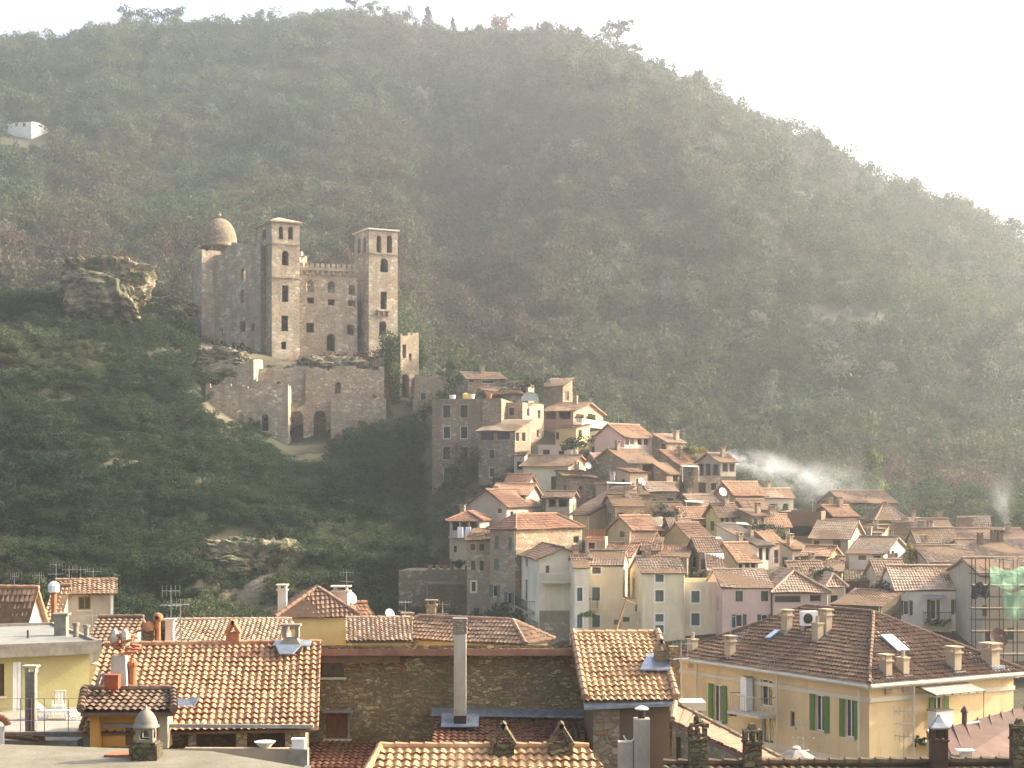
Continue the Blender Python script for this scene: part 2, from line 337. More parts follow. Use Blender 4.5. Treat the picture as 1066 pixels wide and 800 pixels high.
# ------------------------------------------------------------------ terrain
def yz(D, y): return ZC+(HY-y)/F*D
SKY0 = [(-700, 70), (-400, 55), (0, 44), (60, 41), (120, 30), (200, 27), (270, 18), (350, 10), (430, 20), (520, 34), (590, 34), (650, 54), (700, 79), (760, 108), (830, 143), (900, 181), (950, 206), (1000, 228), (1066, 260), (1250, 350), (1500, 430), (1800, 470)]
SKY = [(x, y+7) for x, y in SKY0]
def skyD(x): return np.interp(x, [-700, 0, 350, 600, 1066, 1800], [880, 850, 840, 780, 690, 640])
PROF = {
 -700: [(172, 660), (182, 640), (230, 440), (265, 330), (290, 320)],
 0: [(172, 655), (182, 630), (205, 540), (230, 440), (255, 350), (268, 322), (285, 318)],
 100: [(172, 655), (182, 632), (205, 545), (232, 445), (255, 365), (266, 330), (276, 300), (290, 300)],
 165: [(172, 655), (184, 634), (212, 535), (240, 440), (260, 385), (270, 340), (280, 318), (295, 316)],
 200: [(172, 655), (184, 636), (215, 530), (245, 440), (268, 392), (278, 356), (286, 350), (312, 350)],
 250: [(172, 655), (184, 640), (214, 545), (244, 470), (262, 440), (268, 410), (276, 372), (286, 358), (312, 352)],
 300: [(172, 660), (184, 640), (212, 560), (240, 495), (262, 465), (269, 462), (273, 410), (278, 378), (286, 374), (312, 365)],
 360: [(172, 660), (184, 640), (212, 560), (240, 495), (264, 460), (270, 440), (276, 400), (282, 374), (288, 371), (312, 368)],
 410: [(172, 660), (184, 640), (212, 565), (240, 490), (264, 450), (272, 430), (280, 410), (288, 372), (312, 370)],
 440: [(170, 665), (185, 640), (205, 598), (230, 520), (255, 450), (270, 428), (285, 418), (300, 418)],
 475: [(160, 680), (180, 640), (205, 590), (218, 535), (240, 440), (258, 412), (275, 403), (290, 403)],
 520: [(155, 690), (170, 650), (190, 575), (205, 535), (222, 505), (240, 430), (258, 408), (275, 404), (285, 406)],
 600: [(150, 690), (165, 640), (180, 585), (195, 550), (210, 525), (222, 495), (235, 460), (250, 430), (265, 430)],
 680: [(148, 690), (165, 610), (180, 580), (195, 545), (210, 515), (222, 490), (235, 475), (250, 472)],
 760: [(148, 680), (165, 615), (180, 585), (195, 555), (208, 530), (222, 512), (240, 508)],
 850: [(140, 690), (160, 625), (175, 600), (190, 575), (205, 556), (225, 542), (245, 540)],
 950: [(135, 690), (155, 630), (175, 600), (200, 568), (225, 556), (255, 552)],
 1066: [(135, 690), (155, 635), (175, 605), (200, 580), (230, 570), (260, 566)],
 1800: [(135, 690), (155, 650), (175, 630), (200, 610), (230, 600), (260, 600)]}
TX = np.arange(-700, 1801, 10.); TD = np.concatenate([np.arange(20, 140, 10.), np.arange(140, 330, 2.5), np.arange(330, 960, 7.), np.arange(960, 1300, 30.)])
def vnoise(x, y, seed=0):
    xi, yi = np.floor(x).astype(int), np.floor(y).astype(int); fx, fy = x-xi, y-yi; fx = fx*fx*(3-2*fx); fy = fy*fy*(3-2*fy)
    def hsh(a, b):
        h = (a*374761393+b*668265263+seed*1442695041) & 0xffffffff; h = ((h ^ (h >> 13))*1274126177) & 0xffffffff
        return ((h ^ (h >> 16)) & 0xffff)/65535.
    return (hsh(xi, yi)*(1-fx)+hsh(xi+1, yi)*fx)*(1-fy)+(hsh(xi, yi+1)*(1-fx)+hsh(xi+1, yi+1)*fx)*fy
def fbm(x, y, seed=0, o=4):
    s, a, t = 0, 1., 0
    for i in range(o): s = s+a*vnoise(x*2**i, y*2**i, seed+i); t += a; a *= .5
    return s/t*2-1
cols = []
PK = sorted(PROF)
for c in PK:
    d = [20, 120, 150 if PROF[c][0][0] > 155 else PROF[c][0][0]-6]; z = [0, 0, .5]
    for D, y in PROF[c]: d.append(D); z.append(yz(D, y))
    last = z[-1]; d += [PROF[c][-1][0]+35, 345]; z += [last*.55+8, 16 if c > 430 else 40]
    sD, sy = float(skyD(c)), np.interp(c, [q[0] for q in SKY], [q[1] for q in SKY]); zt = yz(sD, sy); zb = z[-1]
    for f, g in ((.2, .15), (.45, .40), (.7, .68), (.88, .88), (1, 1)): d.append(345+(sD-345)*f); z.append(zb+(zt-zb)*g)
    d += [sD+60, 1300]; z += [zt-16, zt*.3]
    cols.append(np.interp(TD, d, z))
cols = np.array(cols)
TZ = np.array([[np.interp(x, PK, cols[:, j]) for j in range(len(TD))] for x in TX])
# exact skyline between the columns
for i, x in enumerate(TX):
    sD = float(skyD(x)); want = yz(sD, np.interp(x, [q[0] for q in SKY], [q[1] for q in SKY])); have = np.interp(sD, TD, TZ[i])
    TZ[i] += (want-have)*np.clip((TD-400)/(sD-400), 0, 1)
XX = (TX[:, None]-CX)/F*TD[None]; YY = np.repeat(TD[None], len(TX), 0)
hm = np.clip((TD[None]-370)/120, 0, 1)*np.clip((skyD(TX)[:, None]-TD[None]-10)/120, 0, 1)
TZ = TZ+hm*(fbm(XX/110, YY/300, 3)*26+fbm(XX/38, YY/80, 9)*7)
fr = np.clip((TD[None]-345)/(skyD(TX)[:, None]-345), 0, 1); xr = (885-330*fr-CX)/F*TD[None]; TZ = TZ+hm*34*np.exp(-((XX-xr)/62)**2)*np.clip(4*fr*(1-fr), 0, 1)
terr = hm*.7*np.clip((XX-40)/120, 0, 1); TZ = TZ+terr*2.2*np.abs(((TZ/9.) % 1)-.5)
cm = np.clip((TD[None]-172)/15, 0, 1)*np.clip((278-TD[None])/12, 0, 1)*np.clip((460-TX[:, None])/40, 0, 1)
calm = np.clip((TX[:, None]-190)/15, 0, 1)*np.clip((450-TX[:, None])/15, 0, 1)*np.clip((TD[None]-252)/8, 0, 1); cm = cm*(1-.85*calm)
TZ = TZ+cm*(fbm(XX/11, YY/9, 21)*3.0+fbm(XX/4, YY/4, 33)*1.2)
st = TZ/6.5; TZ = TZ+cm*2.2*(np.clip((st % 1)*2.2, 0, 1)-(st % 1))
XM = (TX-CX)/F
def ground(X, Y):
    D = max(20.5, min(1290, Y)); x = max(-699, min(1799, CX+F*X/D)); i = int((x+700)//10); i = min(i, len(TX)-2); fx = (x-TX[i])/10
    r0, r1 = np.interp(D, TD, TZ[i]), np.interp(D, TD, TZ[i+1]); return float(r0*(1-fx)+r1*fx)
PYX = HY-F*(TZ-ZC)/YY
ROCKS = [(258, 600, 42, 40), (130, 482, 50, 6), (30, 415, 60, 5), (235, 365, 40, 22), (330, 395, 55, 22), (300, 425, 60, 18), (240, 430, 50, 20), (385, 400, 25, 18), (100, 300, 45, 28), (60, 470, 40, 4), (300, 640, 30, 12)]
rock = np.zeros_like(TZ)
for (rx, ry, ra, rb) in ROCKS:
    rock = np.maximum(rock, np.clip(1.35-np.hypot((TX[:, None]-rx)/ra, (PYX-ry)/rb)+fbm(XX/5, TZ/4, 5)*.5, 0, 1))
rock *= (TD[None] < 300)
vill = np.clip((TX[:, None]-445)/30, 0, 1)*np.clip((TD[None]-135)/10, 0, 1)*np.clip((262-TD[None])/10, 0, 1)
rock = np.maximum(rock, vill*.12)
def make_terrain():
    nr, k = TZ.shape; P = np.stack([XX, YY, TZ], -1).reshape(-1, 3); idx = np.arange(nr*k).reshape(nr, k)
    q = np.stack([idx[:-1, :-1], idx[1:, :-1], idx[1:, 1:], idx[:-1, 1:]], -1).reshape(-1, 4)
    me = bpy.data.meshes.new('terrain'); me.from_pydata(P.tolist(), [], q.tolist()); me.materials.append(M['hillside'])
    me.attributes.new('rock', 'FLOAT', 'POINT').data.foreach_set('value', rock.reshape(-1).astype(np.float32))
    me.polygons.foreach_set('use_smooth', [True]*len(me.polygons)); o = bpy.data.objects.new('terrain', me); COL.objects.link(o); tag(o, kind='structure')
make_terrain()
g = MB().poly([(-2500, -200, -.6), (2500, -200, -.6), (2500, 2500, -.6), (-2500, 2500, -.6)]).build('ground', 'soil'); tag(g, kind='structure')

# haze: one closed box of even pale air round everything
hz = MB().obox((-900, -40, -2), (1900, 0, 0), (0, 1290, 0), (0, 0, 312)); hm_ = bpy.data.materials.new('haze'); hm_.use_nodes = True; M['haze'] = hm_
n = hm_.node_tree.nodes; n.remove(n['Principled BSDF']); pv = n.new('ShaderNodeVolumePrincipled')
pv.inputs['Density'].default_value = HAZE_DENSITY; pv.inputs['Anisotropy'].default_value = HAZE_G; pv.inputs['Color'].default_value = (.84, .91, .98, 1)
hm_.node_tree.links.new(pv.outputs[0], n['Material Output'].inputs['Volume']); hm_.cycles.homogeneous_volume = True
tag(hz.build('haze', 'haze'), kind='stuff')

# ------------------------------------------------------------------ vegetation
def leaf_cloud(centers, radii, per, size, flatz=1.0, seed=0):
    """many small leaf-sized quads spread through clumps; returns verts, faces, per-leaf value"""
    r = np.random.default_rng(seed); C = np.repeat(np.asarray(centers, float), per, 0); R = np.repeat(np.asarray(radii, float), per)
    d = r.normal(size=(len(C), 3)); d /= np.linalg.norm(d, axis=1)[:, None]; rad = R*np.power(r.uniform(.12, 1, len(C)), .45)
    off = d*rad[:, None]; off[:, 2] *= flatz; P = C+off
    a = r.normal(size=P.shape); a /= np.linalg.norm(a, axis=1)[:, None]; b = np.cross(a, r.normal(size=P.shape)); b /= np.linalg.norm(b, axis=1)[:, None]
    s = size*r.uniform(.6, 1.4, len(P))[:, None]
    V = np.stack([P-a*s-b*s*.6, P+a*s-b*s*.5, P+a*s*.8+b*s*.6, P-a*s*.9+b*s*.5], 1).reshape(-1, 3)
    lv = np.clip(np.repeat(r.uniform(.2, .8, len(centers)), per)+r.normal(0, .22, len(P)), 0, 1)
    return V, np.arange(len(V)).reshape(-1, 4), lv
def leaf_obj(name, mat, V, Fc, lv, parent=None, link=True):
    off = np.array(parent['_o']) if parent is not None else 0
    me = bpy.data.meshes.new(name); me.from_pydata((V-off).tolist(), [], Fc.tolist()); me.materials.append(M[mat])
    me.attributes.new('lv', 'FLOAT', 'FACE').data.foreach_set('value', lv.astype(np.float32)); o = bpy.data.objects.new(name, me)
    if link: COL.objects.link(o)
    if parent is not None: o.parent = parent; o['_o'] = parent['_o']
    return o
def proto(seed, kind):
    r = np.random.default_rng(seed)
    if kind == 'round':
        k = 11; C = r.normal(size=(k, 3))*[.33, .33, .24]+[0, 0, .5]; R = r.uniform(.2, .36, k); V = leaf_cloud(C, R, 125, .030, .85, seed)
    elif kind == 'tall':
        k = 12; h = np.linspace(.12, 1.25, k); C = np.stack([r.normal(0, .1, k), r.normal(0, .1, k), h], 1); R = .36*(1.1-h/1.35)+.08; V = leaf_cloud(C, R, 100, .029, 1., seed)
    else:
        k = 9; C = r.normal(size=(k, 3))*[.42, .42, .1]+[0, 0, .25]; R = r.uniform(.16, .3, k); V = leaf_cloud(C, R, 110, .030, .8, seed)
    return leaf_obj('bush_form', 'forest_leaf', *V, link=False)
pc = bpy.data.collections.new('bush_forms')
for k, kd in enumerate(['round']*4+['low']*3+['tall']*2): pc.objects.link(proto(100+k, kd))
def scatter(name, pts, sc, tint, idx):
    me = bpy.data.meshes.new(name); me.from_pydata(pts.tolist(), [], [])
    me.attributes.new('tint', 'FLOAT', 'POINT').data.foreach_set('value', tint.astype(np.float32))
    me.attributes.new('sc', 'FLOAT_VECTOR', 'POINT').data.foreach_set('vector', sc.astype(np.float32).ravel())
    rot = np.zeros((len(pts), 3)); rot[:, 2] = RNG.uniform(0, 6.28, len(pts)); rot[:, 0] = RNG.normal(0, .12, len(pts))
    me.attributes.new('rt', 'FLOAT_VECTOR', 'POINT').data.foreach_set('vector', rot.astype(np.float32).ravel())
    me.attributes.new('ix', 'INT', 'POINT').data.foreach_set('value', idx.astype(np.int32))
    o = bpy.data.objects.new(name, me); COL.objects.link(o)
    ng = bpy.data.node_groups.new('scatter', 'GeometryNodeTree'); ng.interface.new_socket('Geometry', in_out='INPUT', socket_type='NodeSocketGeometry'); ng.interface.new_socket('Geometry', in_out='OUTPUT', socket_type='NodeSocketGeometry')
    gi, go = ng.nodes.new('NodeGroupInput'), ng.nodes.new('NodeGroupOutput'); ip = ng.nodes.new('GeometryNodeInstanceOnPoints'); ci = ng.nodes.new('GeometryNodeCollectionInfo')
    ci.inputs['Collection'].default_value = pc; ci.inputs['Separate Children'].default_value = True; ci.inputs['Reset Children'].default_value = True
    ip.inputs['Pick Instance'].default_value = True; L = ng.links.new
    def na(nm, ty):
        q = ng.nodes.new('GeometryNodeInputNamedAttribute'); q.data_type = ty; q.inputs[0].default_value = nm; return q.outputs[0]
    L(gi.outputs[0], ip.inputs['Points']); L(ci.outputs[0], ip.inputs['Instance']); L(na('ix', 'INT'), ip.inputs['Instance Index'])
    L(na('rt', 'FLOAT_VECTOR'), ip.inputs['Rotation']); L(na('sc', 'FLOAT_VECTOR'), ip.inputs['Scale']); L(ip.outputs[0], go.inputs[0])
    md = o.modifiers.new('scatter', 'NODES'); md.node_group = ng; return o
def ground_v(X, Y): return np.array([ground(x, y) for x, y in zip(X, Y)])
def hill_depth(x, y):      # how far away the hillside is that shows at a photo pixel
    ds = np.linspace(335, skyD(x)-5, 160); ys = np.array([HY-F*(ground((x-CX)/F*d, d)-ZC)/d for d in ds]); return float(ds[np.argmin(np.abs(ys-y))])
VILLA_D = min(hill_depth(x, 138) for x in (6, 14, 24, 34, 46))-3
def far_forest():
    n_ = 30000; D = np.sqrt(RNG.uniform(320**2, 900**2, n_)); x = RNG.uniform(-140, 1230, n_); X = (x-CX)/F*D
    k = D < skyD(x)+12; X, D, x = X[k], D[k], x[k]
    Z = ground_v(X, D); y = HY-F*(Z-ZC)/D
    patch = fbm(X/45, D/70, 41); p2 = fbm(X/16, D/22, 52); rightness = np.clip((x-480)/350, 0, 1)*np.clip((D-330)/60, 0, 1)
    big = fbm(X/120, D/150, 71, 3); tint = np.clip(.40+.5*patch+.35*big+.2*p2, .08, .8)+RNG.normal(0, .07, len(X))
    tr = .40+.3*patch+.2*p2+RNG.normal(0, .08, len(X)); tint = np.clip(tint*(1-rightness)+tr*rightness, 0, .93)
    tint = np.where(RNG.uniform(size=len(X)) < .02+.09*rightness, 1., tint)
    size = np.minimum(RNG.lognormal(1.66, .4, len(X)), 10)*(1+.1*rightness)*np.clip(.45+D/600, .7, 1.2)
    keep = RNG.uniform(size=len(X)) < np.where(rightness > .5, .58+.45*p2+.15*patch, .88)
    keep &= ~((x > -14) & (x < 76) & (y > 108) & (y < 166) & (D > VILLA_D-90) & (D < VILLA_D+10))
    idx = np.where(RNG.uniform(size=len(X)) < .06, RNG.integers(7, 9, len(X)), np.where(RNG.uniform(size=len(X)) < .2+.2*rightness, RNG.integers(4, 7, len(X)), RNG.integers(0, 4, len(X))))
    sc = np.stack([size*RNG.uniform(.85, 1.2, len(X)), size*RNG.uniform(.85, 1.2, len(X)), size*RNG.uniform(.7, 1.25, len(X))], 1)
    edge = D > skyD(x)-22; sc[edge] *= RNG.uniform(.22, .5, (edge.sum(), 1))
    tag(scatter('forest', np.stack([X, D, Z-.25*size], 1)[keep], sc[keep], tint[keep], idx[keep]), kind='stuff')
far_forest()
def crag_scrub():
    n_ = 25000; D = np.sqrt(RNG.uniform(168**2, 330**2, n_)); x = RNG.uniform(-140, 480, n_); X = (x-CX)/F*D; Z = ground_v(X, D); y = HY-F*(Z-ZC)/D
    rk = np.zeros(n_)
    for (rx, ry, ra, rb) in ROCKS: rk = np.maximum(rk, np.clip(1.35-np.hypot((x-rx)/ra, (y-ry)/rb)+fbm(X/5, Z/4, 5)*.5, 0, 1))
    hole = (fbm(X/7, Z/3, 77) > .42)
    castle = (x > 196) & (x < 440) & (D > 277) & (D < 312)
    bare = ((x > 284) & (x < 352) & (y > 405) & (y < 485)) | ((x > 396) & (x < 442) & (y > 340) & (y < 445)) | ((x > 215) & (x < 300) & (y > 395) & (y < 462) & (RNG.uniform(size=n_) < .7))
    bare |= (x > 200) & (x < 400) & (y > 366) & (y < 412) & (RNG.uniform(size=n_) < .75)
    castle = castle | (bare & (D < 300))
    keep = (RNG.uniform(size=n_) > rk*.93) & ~castle & ~((x > 440) & (D < 262)) & ~hole
    patch = fbm(X/16, Z/10, 61); tint = np.clip(.10+.20*patch+RNG.normal(0, .05, n_)+np.where(patch > .26, .3, 0), 0, .8)  # green scrub, its tint lowered so the leaf colour carries the crag's shade
    size = np.minimum(RNG.lognormal(.42, .42, n_), 3.2); sc = np.stack([size*RNG.uniform(.9, 1.3, n_), size*RNG.uniform(.9, 1.3, n_), size*RNG.uniform(.6, 1.1, n_)], 1)
    idx = np.where(RNG.uniform(size=n_) < .5, RNG.integers(4, 7, n_), RNG.integers(0, 4, n_))
    tag(scatter('undergrowth', np.stack([X, D, Z-.2*size], 1)[keep], sc[keep], tint[keep], idx[keep]), kind='stuff')
    n2 = 3800; D = RNG.uniform(150, 340, n2); x = RNG.uniform(455, 1150, n2); X = (x-CX)/F*D; Z = ground_v(X, D); size = RNG.lognormal(.45, .4, n2)*np.where(D > 268, 1.7, 1)
    sc = np.repeat(size[:, None], 3, 1); kp = (D > 258) | (x < 540) | (RNG.uniform(size=n2) < .12); tag(scatter('undergrowth', np.stack([X, D, Z-.1], 1)[kp], sc[kp], RNG.uniform(.1, .5, n2)[kp], RNG.integers(0, 7, n2)[kp]), kind='stuff')
crag_scrub()
def tree(name, label, x, y, D, hpx, wpx, mat, style='round', cat='tree', group=None, base=None, n=16, seed=None):
    """y is the pixel row of the foot"""
    s = D/F; h, w = hpx*s, wpx*s; B = W(x, y, D); seed = seed if seed is not None else int(x*7+y); r = np.random.default_rng(seed)
    zg = ground(B.x, B.y) if base is None else base
    foot = Vector((B.x, B.y, min(B.z, zg) if base is None else base)); t = thing(name, label, cat, foot, group)
    if style == 'pine':
        k = n; C = np.stack([r.uniform(-.5, .5, k)*w, r.uniform(-.5, .5, k)*w, h*(.78+.2*r.uniform(-1, 1, k)*.8)], 1); R = r.uniform(.14, .24, k)*w; per, ls, fz = 60, .03*max(h, w), .55
    elif style == 'cone':
        k = n; q = np.linspace(.08, .98, k); C = np.stack([r.normal(0, .1, k)*w, r.normal(0, .1, k)*w, q*h], 1); R = w*.5*(1.05-q)+.06*w; per, ls, fz = 70, .03*h, .9
    elif style == 'low':
        k = n; C = r.normal(size=(k, 3))*[w*.27, w*.27, h*.14]+[0, 0, h*.42]; R = r.uniform(.14, .24, k)*w; per, ls, fz = 60, .035*max(w, h), .8
    else:
        k = n; C = r.normal(size=(k, 3))*[w*.24, w*.24, h*.19]+[0, 0, h*.56]; R = r.uniform(.16, .26, k)*min(w, h); per, ls, fz = 60, .03*max(w, h), .9
    C = C+np.array([0, 0, B.z-foot.z])
    top = C[:, 2].mean()
    if style != 'low':
        mb = MB(); rr = max(.06, .035*h); lean = Vector((r.normal(0, .03)*h, 0, 0))
        mb.tube(foot-Vector((0, 0, .3)), foot+lean+Vector((0, 0, top*.6)), rr, rr*.7); mb.tube(foot+lean+Vector((0, 0, top*.6)), foot+lean*1.5+Vector((0, 0, top)), rr*.7, rr*.3)
        for c in C[::3]: mb.tube(foot+lean+Vector((0, 0, top*.55)), foot+Vector(c), rr*.4, rr*.12, 5)
        mb.build('trunk', 'bark', t)
    V, Fc, lv = leaf_cloud(C+np.array(foot), R, per, ls, fz, seed); leaf_obj('crown' if style != 'low' else 'foliage', mat, V, Fc, lv, t); return t

# ------------------------------------------------------------------ house builder
def chimney_mesh(p, w, h, style='cap', ang=0, mi=0):
    mb = MB(); p = Vector(p); mb.box(p-Vector((0, 0, .8)), w, w*.8, h+.8, ang)
    if style == 'cap':
        mb.box(p+Vector((0, 0, h)), w*1.3, w*1.1, .08, ang)
        for k in (-1, 1): mb.box(p+Vector((k*w*.38*math.cos(ang), k*w*.38*math.sin(ang), h+.08)), .12, w*.8, .22, ang)
        mb.box(p+Vector((0, 0, h+.3)), w*1.35, w*1.15, .07, ang)
    elif style == 'pot':
        mb.box(p+Vector((0, 0, h)), w*1.2, w, .08, ang); mb.tube(p+Vector((0, 0, h)), p+Vector((0, 0, h+.45)), w*.22, w*.2, 8)
    elif style == 'tent':
        ca, sa = math.cos(ang), math.sin(ang); a = Vector((ca, sa, 0)); b = Vector((-sa, ca, 0)); z = Vector((0, 0, 1)); q = p+z*h
        for k in (-1, 1): mb.slab([q+a*k*w*.62-b*w*.5, q+a*k*w*.62+b*w*.5, q+b*w*.5+z*w*1.0, q-b*w*.5+z*w*1.0], (-k*.09*ca, -k*.09*sa, -.07))
    return mb
class H: pass
def house(nm, label, x0, x1, ye, D, a=0., xs=None, d=8., h=6., roof='g', rise=None, wall='cream', rm='tile_old', win=(), auto=None, sauto=None, shut='green_shutter', over=.4, chim=0, cat='house', grp=None, rec=.3, fine=False, cm='stone_pale', ridge=True, trim='wood', floor=None, csty='cap', low_back=0.):
    q = H(); ar = math.radians(a); ca, sa = math.cos(ar), math.sin(ar); t0, t1 = (x0-CX)/F, (x1-CX)/F
    A = W(x0 if a >= 0 else x1, ye, D); zt = A.z
    if a >= 0: w = (t1*A.y-A.x)/(ca-t1*sa); O = Vector((A.x, A.y, 0))
    else: w = (A.x-t0*A.y)/(ca-t0*sa); O = Vector((A.x-w*ca, A.y-w*sa, 0))
    if xs is not None:
        ts = (xs-CX)/F; d = (A.x-ts*A.y)/(sa+ts*ca); d = max(2., min(16., d))
    U, V, Z = Vector((ca, sa, 0)), Vector((-sa, ca, 0)), Vector((0, 0, 1))
    cs = [O, O+U*w, O+U*w+V*d, O+V*d]; zb = min([zt-h]+[ground(c.x, c.y)-.6 for c in cs]) if floor is None else floor
    if rise is None: rise = (.17*d if roof in 'gs' else .17*w) if roof != 'hip' else .17*min(w, d)
    if D > 140: over *= .6; rise *= .74 if roof in 'gf' else .85; chim = chim or (random.random() < .35 and roof != 'flat')
    ctr = (cs[0]+cs[2])/2; root = thing(nm, label, cat, (ctr.x, ctr.y, zb), grp)
    q.__dict__.update(root=root, O=O, U=U, V=V, w=w, d=d, zt=zt, zb=zb, rise=rise, a=ar, D=D)
    faces = {'f': (O, U, w, -V), 'r': (O+U*w, V, d, U), 'b': (O+U*w+V*d, -U, w, V), 'l': (O+V*d, -V, d, -U)}
    faces['s'] = faces['l'] if a >= 0 else faces['r']; q.faces = faces
    holes = {k: [] for k in 'frbl'}; wins = []
    vis = 'l' if a >= 0 else 'r'
    def addw(fc, u0, u1, z0, z1, sty):
        fk = vis if fc == 's' else fc; L = faces[fk][2]
        u0, u1 = max(.06, u0), min(L-.06, u1)
        if u1-u0 < .15: return
        holes[fk].append((u0, u1, z0, z1, 'a' in sty))
        if 'o' not in sty: wins.append((fk, u0, u1, z0, z1, sty))
    for (fc, px, py, wp, hp, sty) in win:
        P0, e, L, nn = faces[fc]; u0, _ = face_px(P0, e, px-wp/2, py); u1, z1 = face_px(P0, e, px+wp/2, py-hp/2); _, z0 = face_px(P0, e, px, py+hp/2)
        addw(fc, min(u0, u1), max(u0, u1), z0, min(z1, zt-.08), sty)
    if D > 140 and sauto is None and not any(w_[0] == 's' for w_ in win): sauto = (max(1, int(d/3.2)), 2, random.choice(('d', 'd', 'c')))
    if D > 140 and auto is None and not any(w_[0] == 'f' for w_ in win): auto = (max(1, int(w/2.8)), 2, random.choice(('d', 'd', 'c')))
    for fc, au in (('f', auto), ('s', sauto)):
        if not au: continue
        L = faces[fc][2]; nc, nr, sty = au
        for i in range(nc):
            for j in range(nr):
                if random.random() < .12: continue
                uc = L*(i+.5)/nc+random.uniform(-.25, .25); ww = min(.85+random.uniform(-.1, .2), L/nc*.6); hh = random.uniform(1.1, 1.5); z1 = zt-.75-j*2.8+random.uniform(-.12, .12)
                if z1-hh > zb+.5: addw(fc, uc-ww/2, uc+ww/2, z1-hh, z1, sty)
    mb = MB(); tops = {'f': zt, 'r': zt, 'b': zt, 'l': zt}
    if roof == 's': tops['b'] = zt+rise
    if low_back: tops['b'] = tops['r'] = tops['l'] = zt-low_back
    for k in 'frbl':
        P0, e, L, nn = faces[k]; wall_face(mb, P0, e, L, zb, tops[k], holes[k], nn, rec)
    up = lambda p, z: Vector((p.x, p.y, z)); m = .12
    if roof == 'g':
        for k in 'rl': P0, e, L, nn = faces[k]; mb.poly([up(P0, zt), up(P0+e*L, zt), up(P0+e*L/2, zt+rise)])
    elif roof == 'f':
        for k in 'fb': P0, e, L, nn = faces[k]; mb.poly([up(P0, zt), up(P0+e*L, zt), up(P0+e*L/2, zt+rise)])
    elif roof == 's':
        P0, e, L, nn = faces['r']; mb.poly([up(P0, zt), up(P0+e*L, zt), up(P0+e*L, zt+rise)])
        P0, e, L, nn = faces['l']; mb.poly([up(P0, zt), up(P0+e*L, zt), up(P0, zt+rise)])
    elif roof == 'flat':
        mb.poly([up(c, zt-.45) for c in cs])
        for k in 'frbl':
            P0, e, L, nn = faces[k]; mb.poly([up(P0-nn*.25, zt-.45), up(P0+e*L-nn*.25, zt-.45), up(P0+e*L-nn*.25, zt), up(P0-nn*.25, zt)]); mb.poly([up(P0, zt), up(P0+e*L, zt), up(P0+e*L-nn*.25, zt), up(P0-nn*.25, zt)])
    q.wall = mb.build('wall', wall, root)
    if 140 < D < 200 and roof != 'flat' and random.random() < .6:
        pp = O+U*(w-.12)-V*.09 if a >= 0 else O+U*(w-.12)-V*.09; MB().tube((pp.x, pp.y, zb), (pp.x, pp.y, zt-.05), .055, n=6).build('drainpipe', random.choice(('rust_metal', 'cornice', 'metal')), root)
    # roof
    lift = .14; pan = []
    P = lambda u, v, z: O+U*u+V*v+Z*(z+lift)
    if roof == 'g':
        sl = rise/(d/2); pan = [([P(-over, -over, zt-over*sl), P(w+over, -over, zt-over*sl), P(w+over, d/2, zt+rise), P(-over, d/2, zt+rise)], -V), ([P(w+over, d+over, zt-over*sl), P(-over, d+over, zt-over*sl), P(-over, d/2, zt+rise), P(w+over, d/2, zt+rise)], V)]; rl = [(P(-over, d/2, zt+rise), P(w+over, d/2, zt+rise))]
    elif roof == 'f':
        sl = rise/(w/2); pan = [([P(-over, d+over, zt-over*sl), P(-over, -over, zt-over*sl), P(w/2, -over, zt+rise), P(w/2, d+over, zt+rise)], -U), ([P(w+over, -over, zt-over*sl), P(w+over, d+over, zt-over*sl), P(w/2, d+over, zt+rise), P(w/2, -over, zt+rise)], U)]; rl = [(P(w/2, -over, zt+rise), P(w/2, d+over, zt+rise))]
    elif roof == 's':
        sl = rise/d; pan = [([P(-over, -over, zt-over*sl), P(w+over, -over, zt-over*sl), P(w+over, d+over*.6, zt+rise+over*.6*sl), P(-over, d+over*.6, zt+rise+over*.6*sl)], -V)]; rl = []
    elif roof == 'hip':
        i_ = min(w, d)/2+over; sl = rise/i_; z0 = zt-over*sl*.3; zr = zt+rise
        e0, e1, e2, e3 = P(-over, -over, z0), P(w+over, -over, z0), P(w+over, d+over, z0), P(-over, d+over, z0)
        if w >= d: ra, rb = P(i_-over, d/2, zr), P(w-i_+over, d/2, zr); pan = [([e0, e1, rb, ra], -V), ([e1, e2, rb, rb], U), ([e2, e3, ra, rb], V), ([e3, e0, ra, ra], -U)]
        else: ra, rb = P(w/2, i_-over, zr), P(w/2, d-i_+over, zr); pan = [([e0, e1, ra, ra], -V), ([e1, e2, rb, ra], U), ([e2, e3, rb, rb], V), ([e3, e0, ra, rb], -U)]
        rl = [(ra, rb), (e0, ra), (e1, rb if w >= d else ra), (e2, rb), (e3, ra if w >= d else rb)]
        if (ra-rb).length < .05: rl = rl[1:]
    q.roof = None
    if pan:
        rb_ = MB()
        for pts, nn in pan:
            nd = nn.copy(); uniq = [pts[0], pts[1], pts[2]]+([pts[3]] if (pts[3]-pts[2]).length > .01 else [])
            pn = (uniq[1]-uniq[0]).cross(uniq[2]-uniq[0]).normalized(); pn = pn if pn.z > 0 else -pn
            seen = pn.dot(Vector((0, 0, ZC))-uniq[0]) > 0
            if seen:
                if fine: tile_panel(rb_, *pts, ns=6, amp=.075, step=.055, sag=.035)
                else: tile_panel(rb_, *pts, per=.27, crs=.4, ns=4, amp=.06, step=.05, sag=.07)
                rb_.slab([p_-pn*.03 for p_ in uniq], -pn*.08, 1)
            else: rb_.slab([p_+pn*.03 for p_ in uniq], -pn*.14, 0)
        if ridge:
            for p0, p1 in rl:
                L = (p1-p0).length; k = max(1, int(L/.42))
                for i in range(k):
                    rb_.tube(p0+(p1-p0)*(i/k)+Z*.045, p0+(p1-p0)*((i+1.08)/k)+Z*.03, .125, .105, 7)
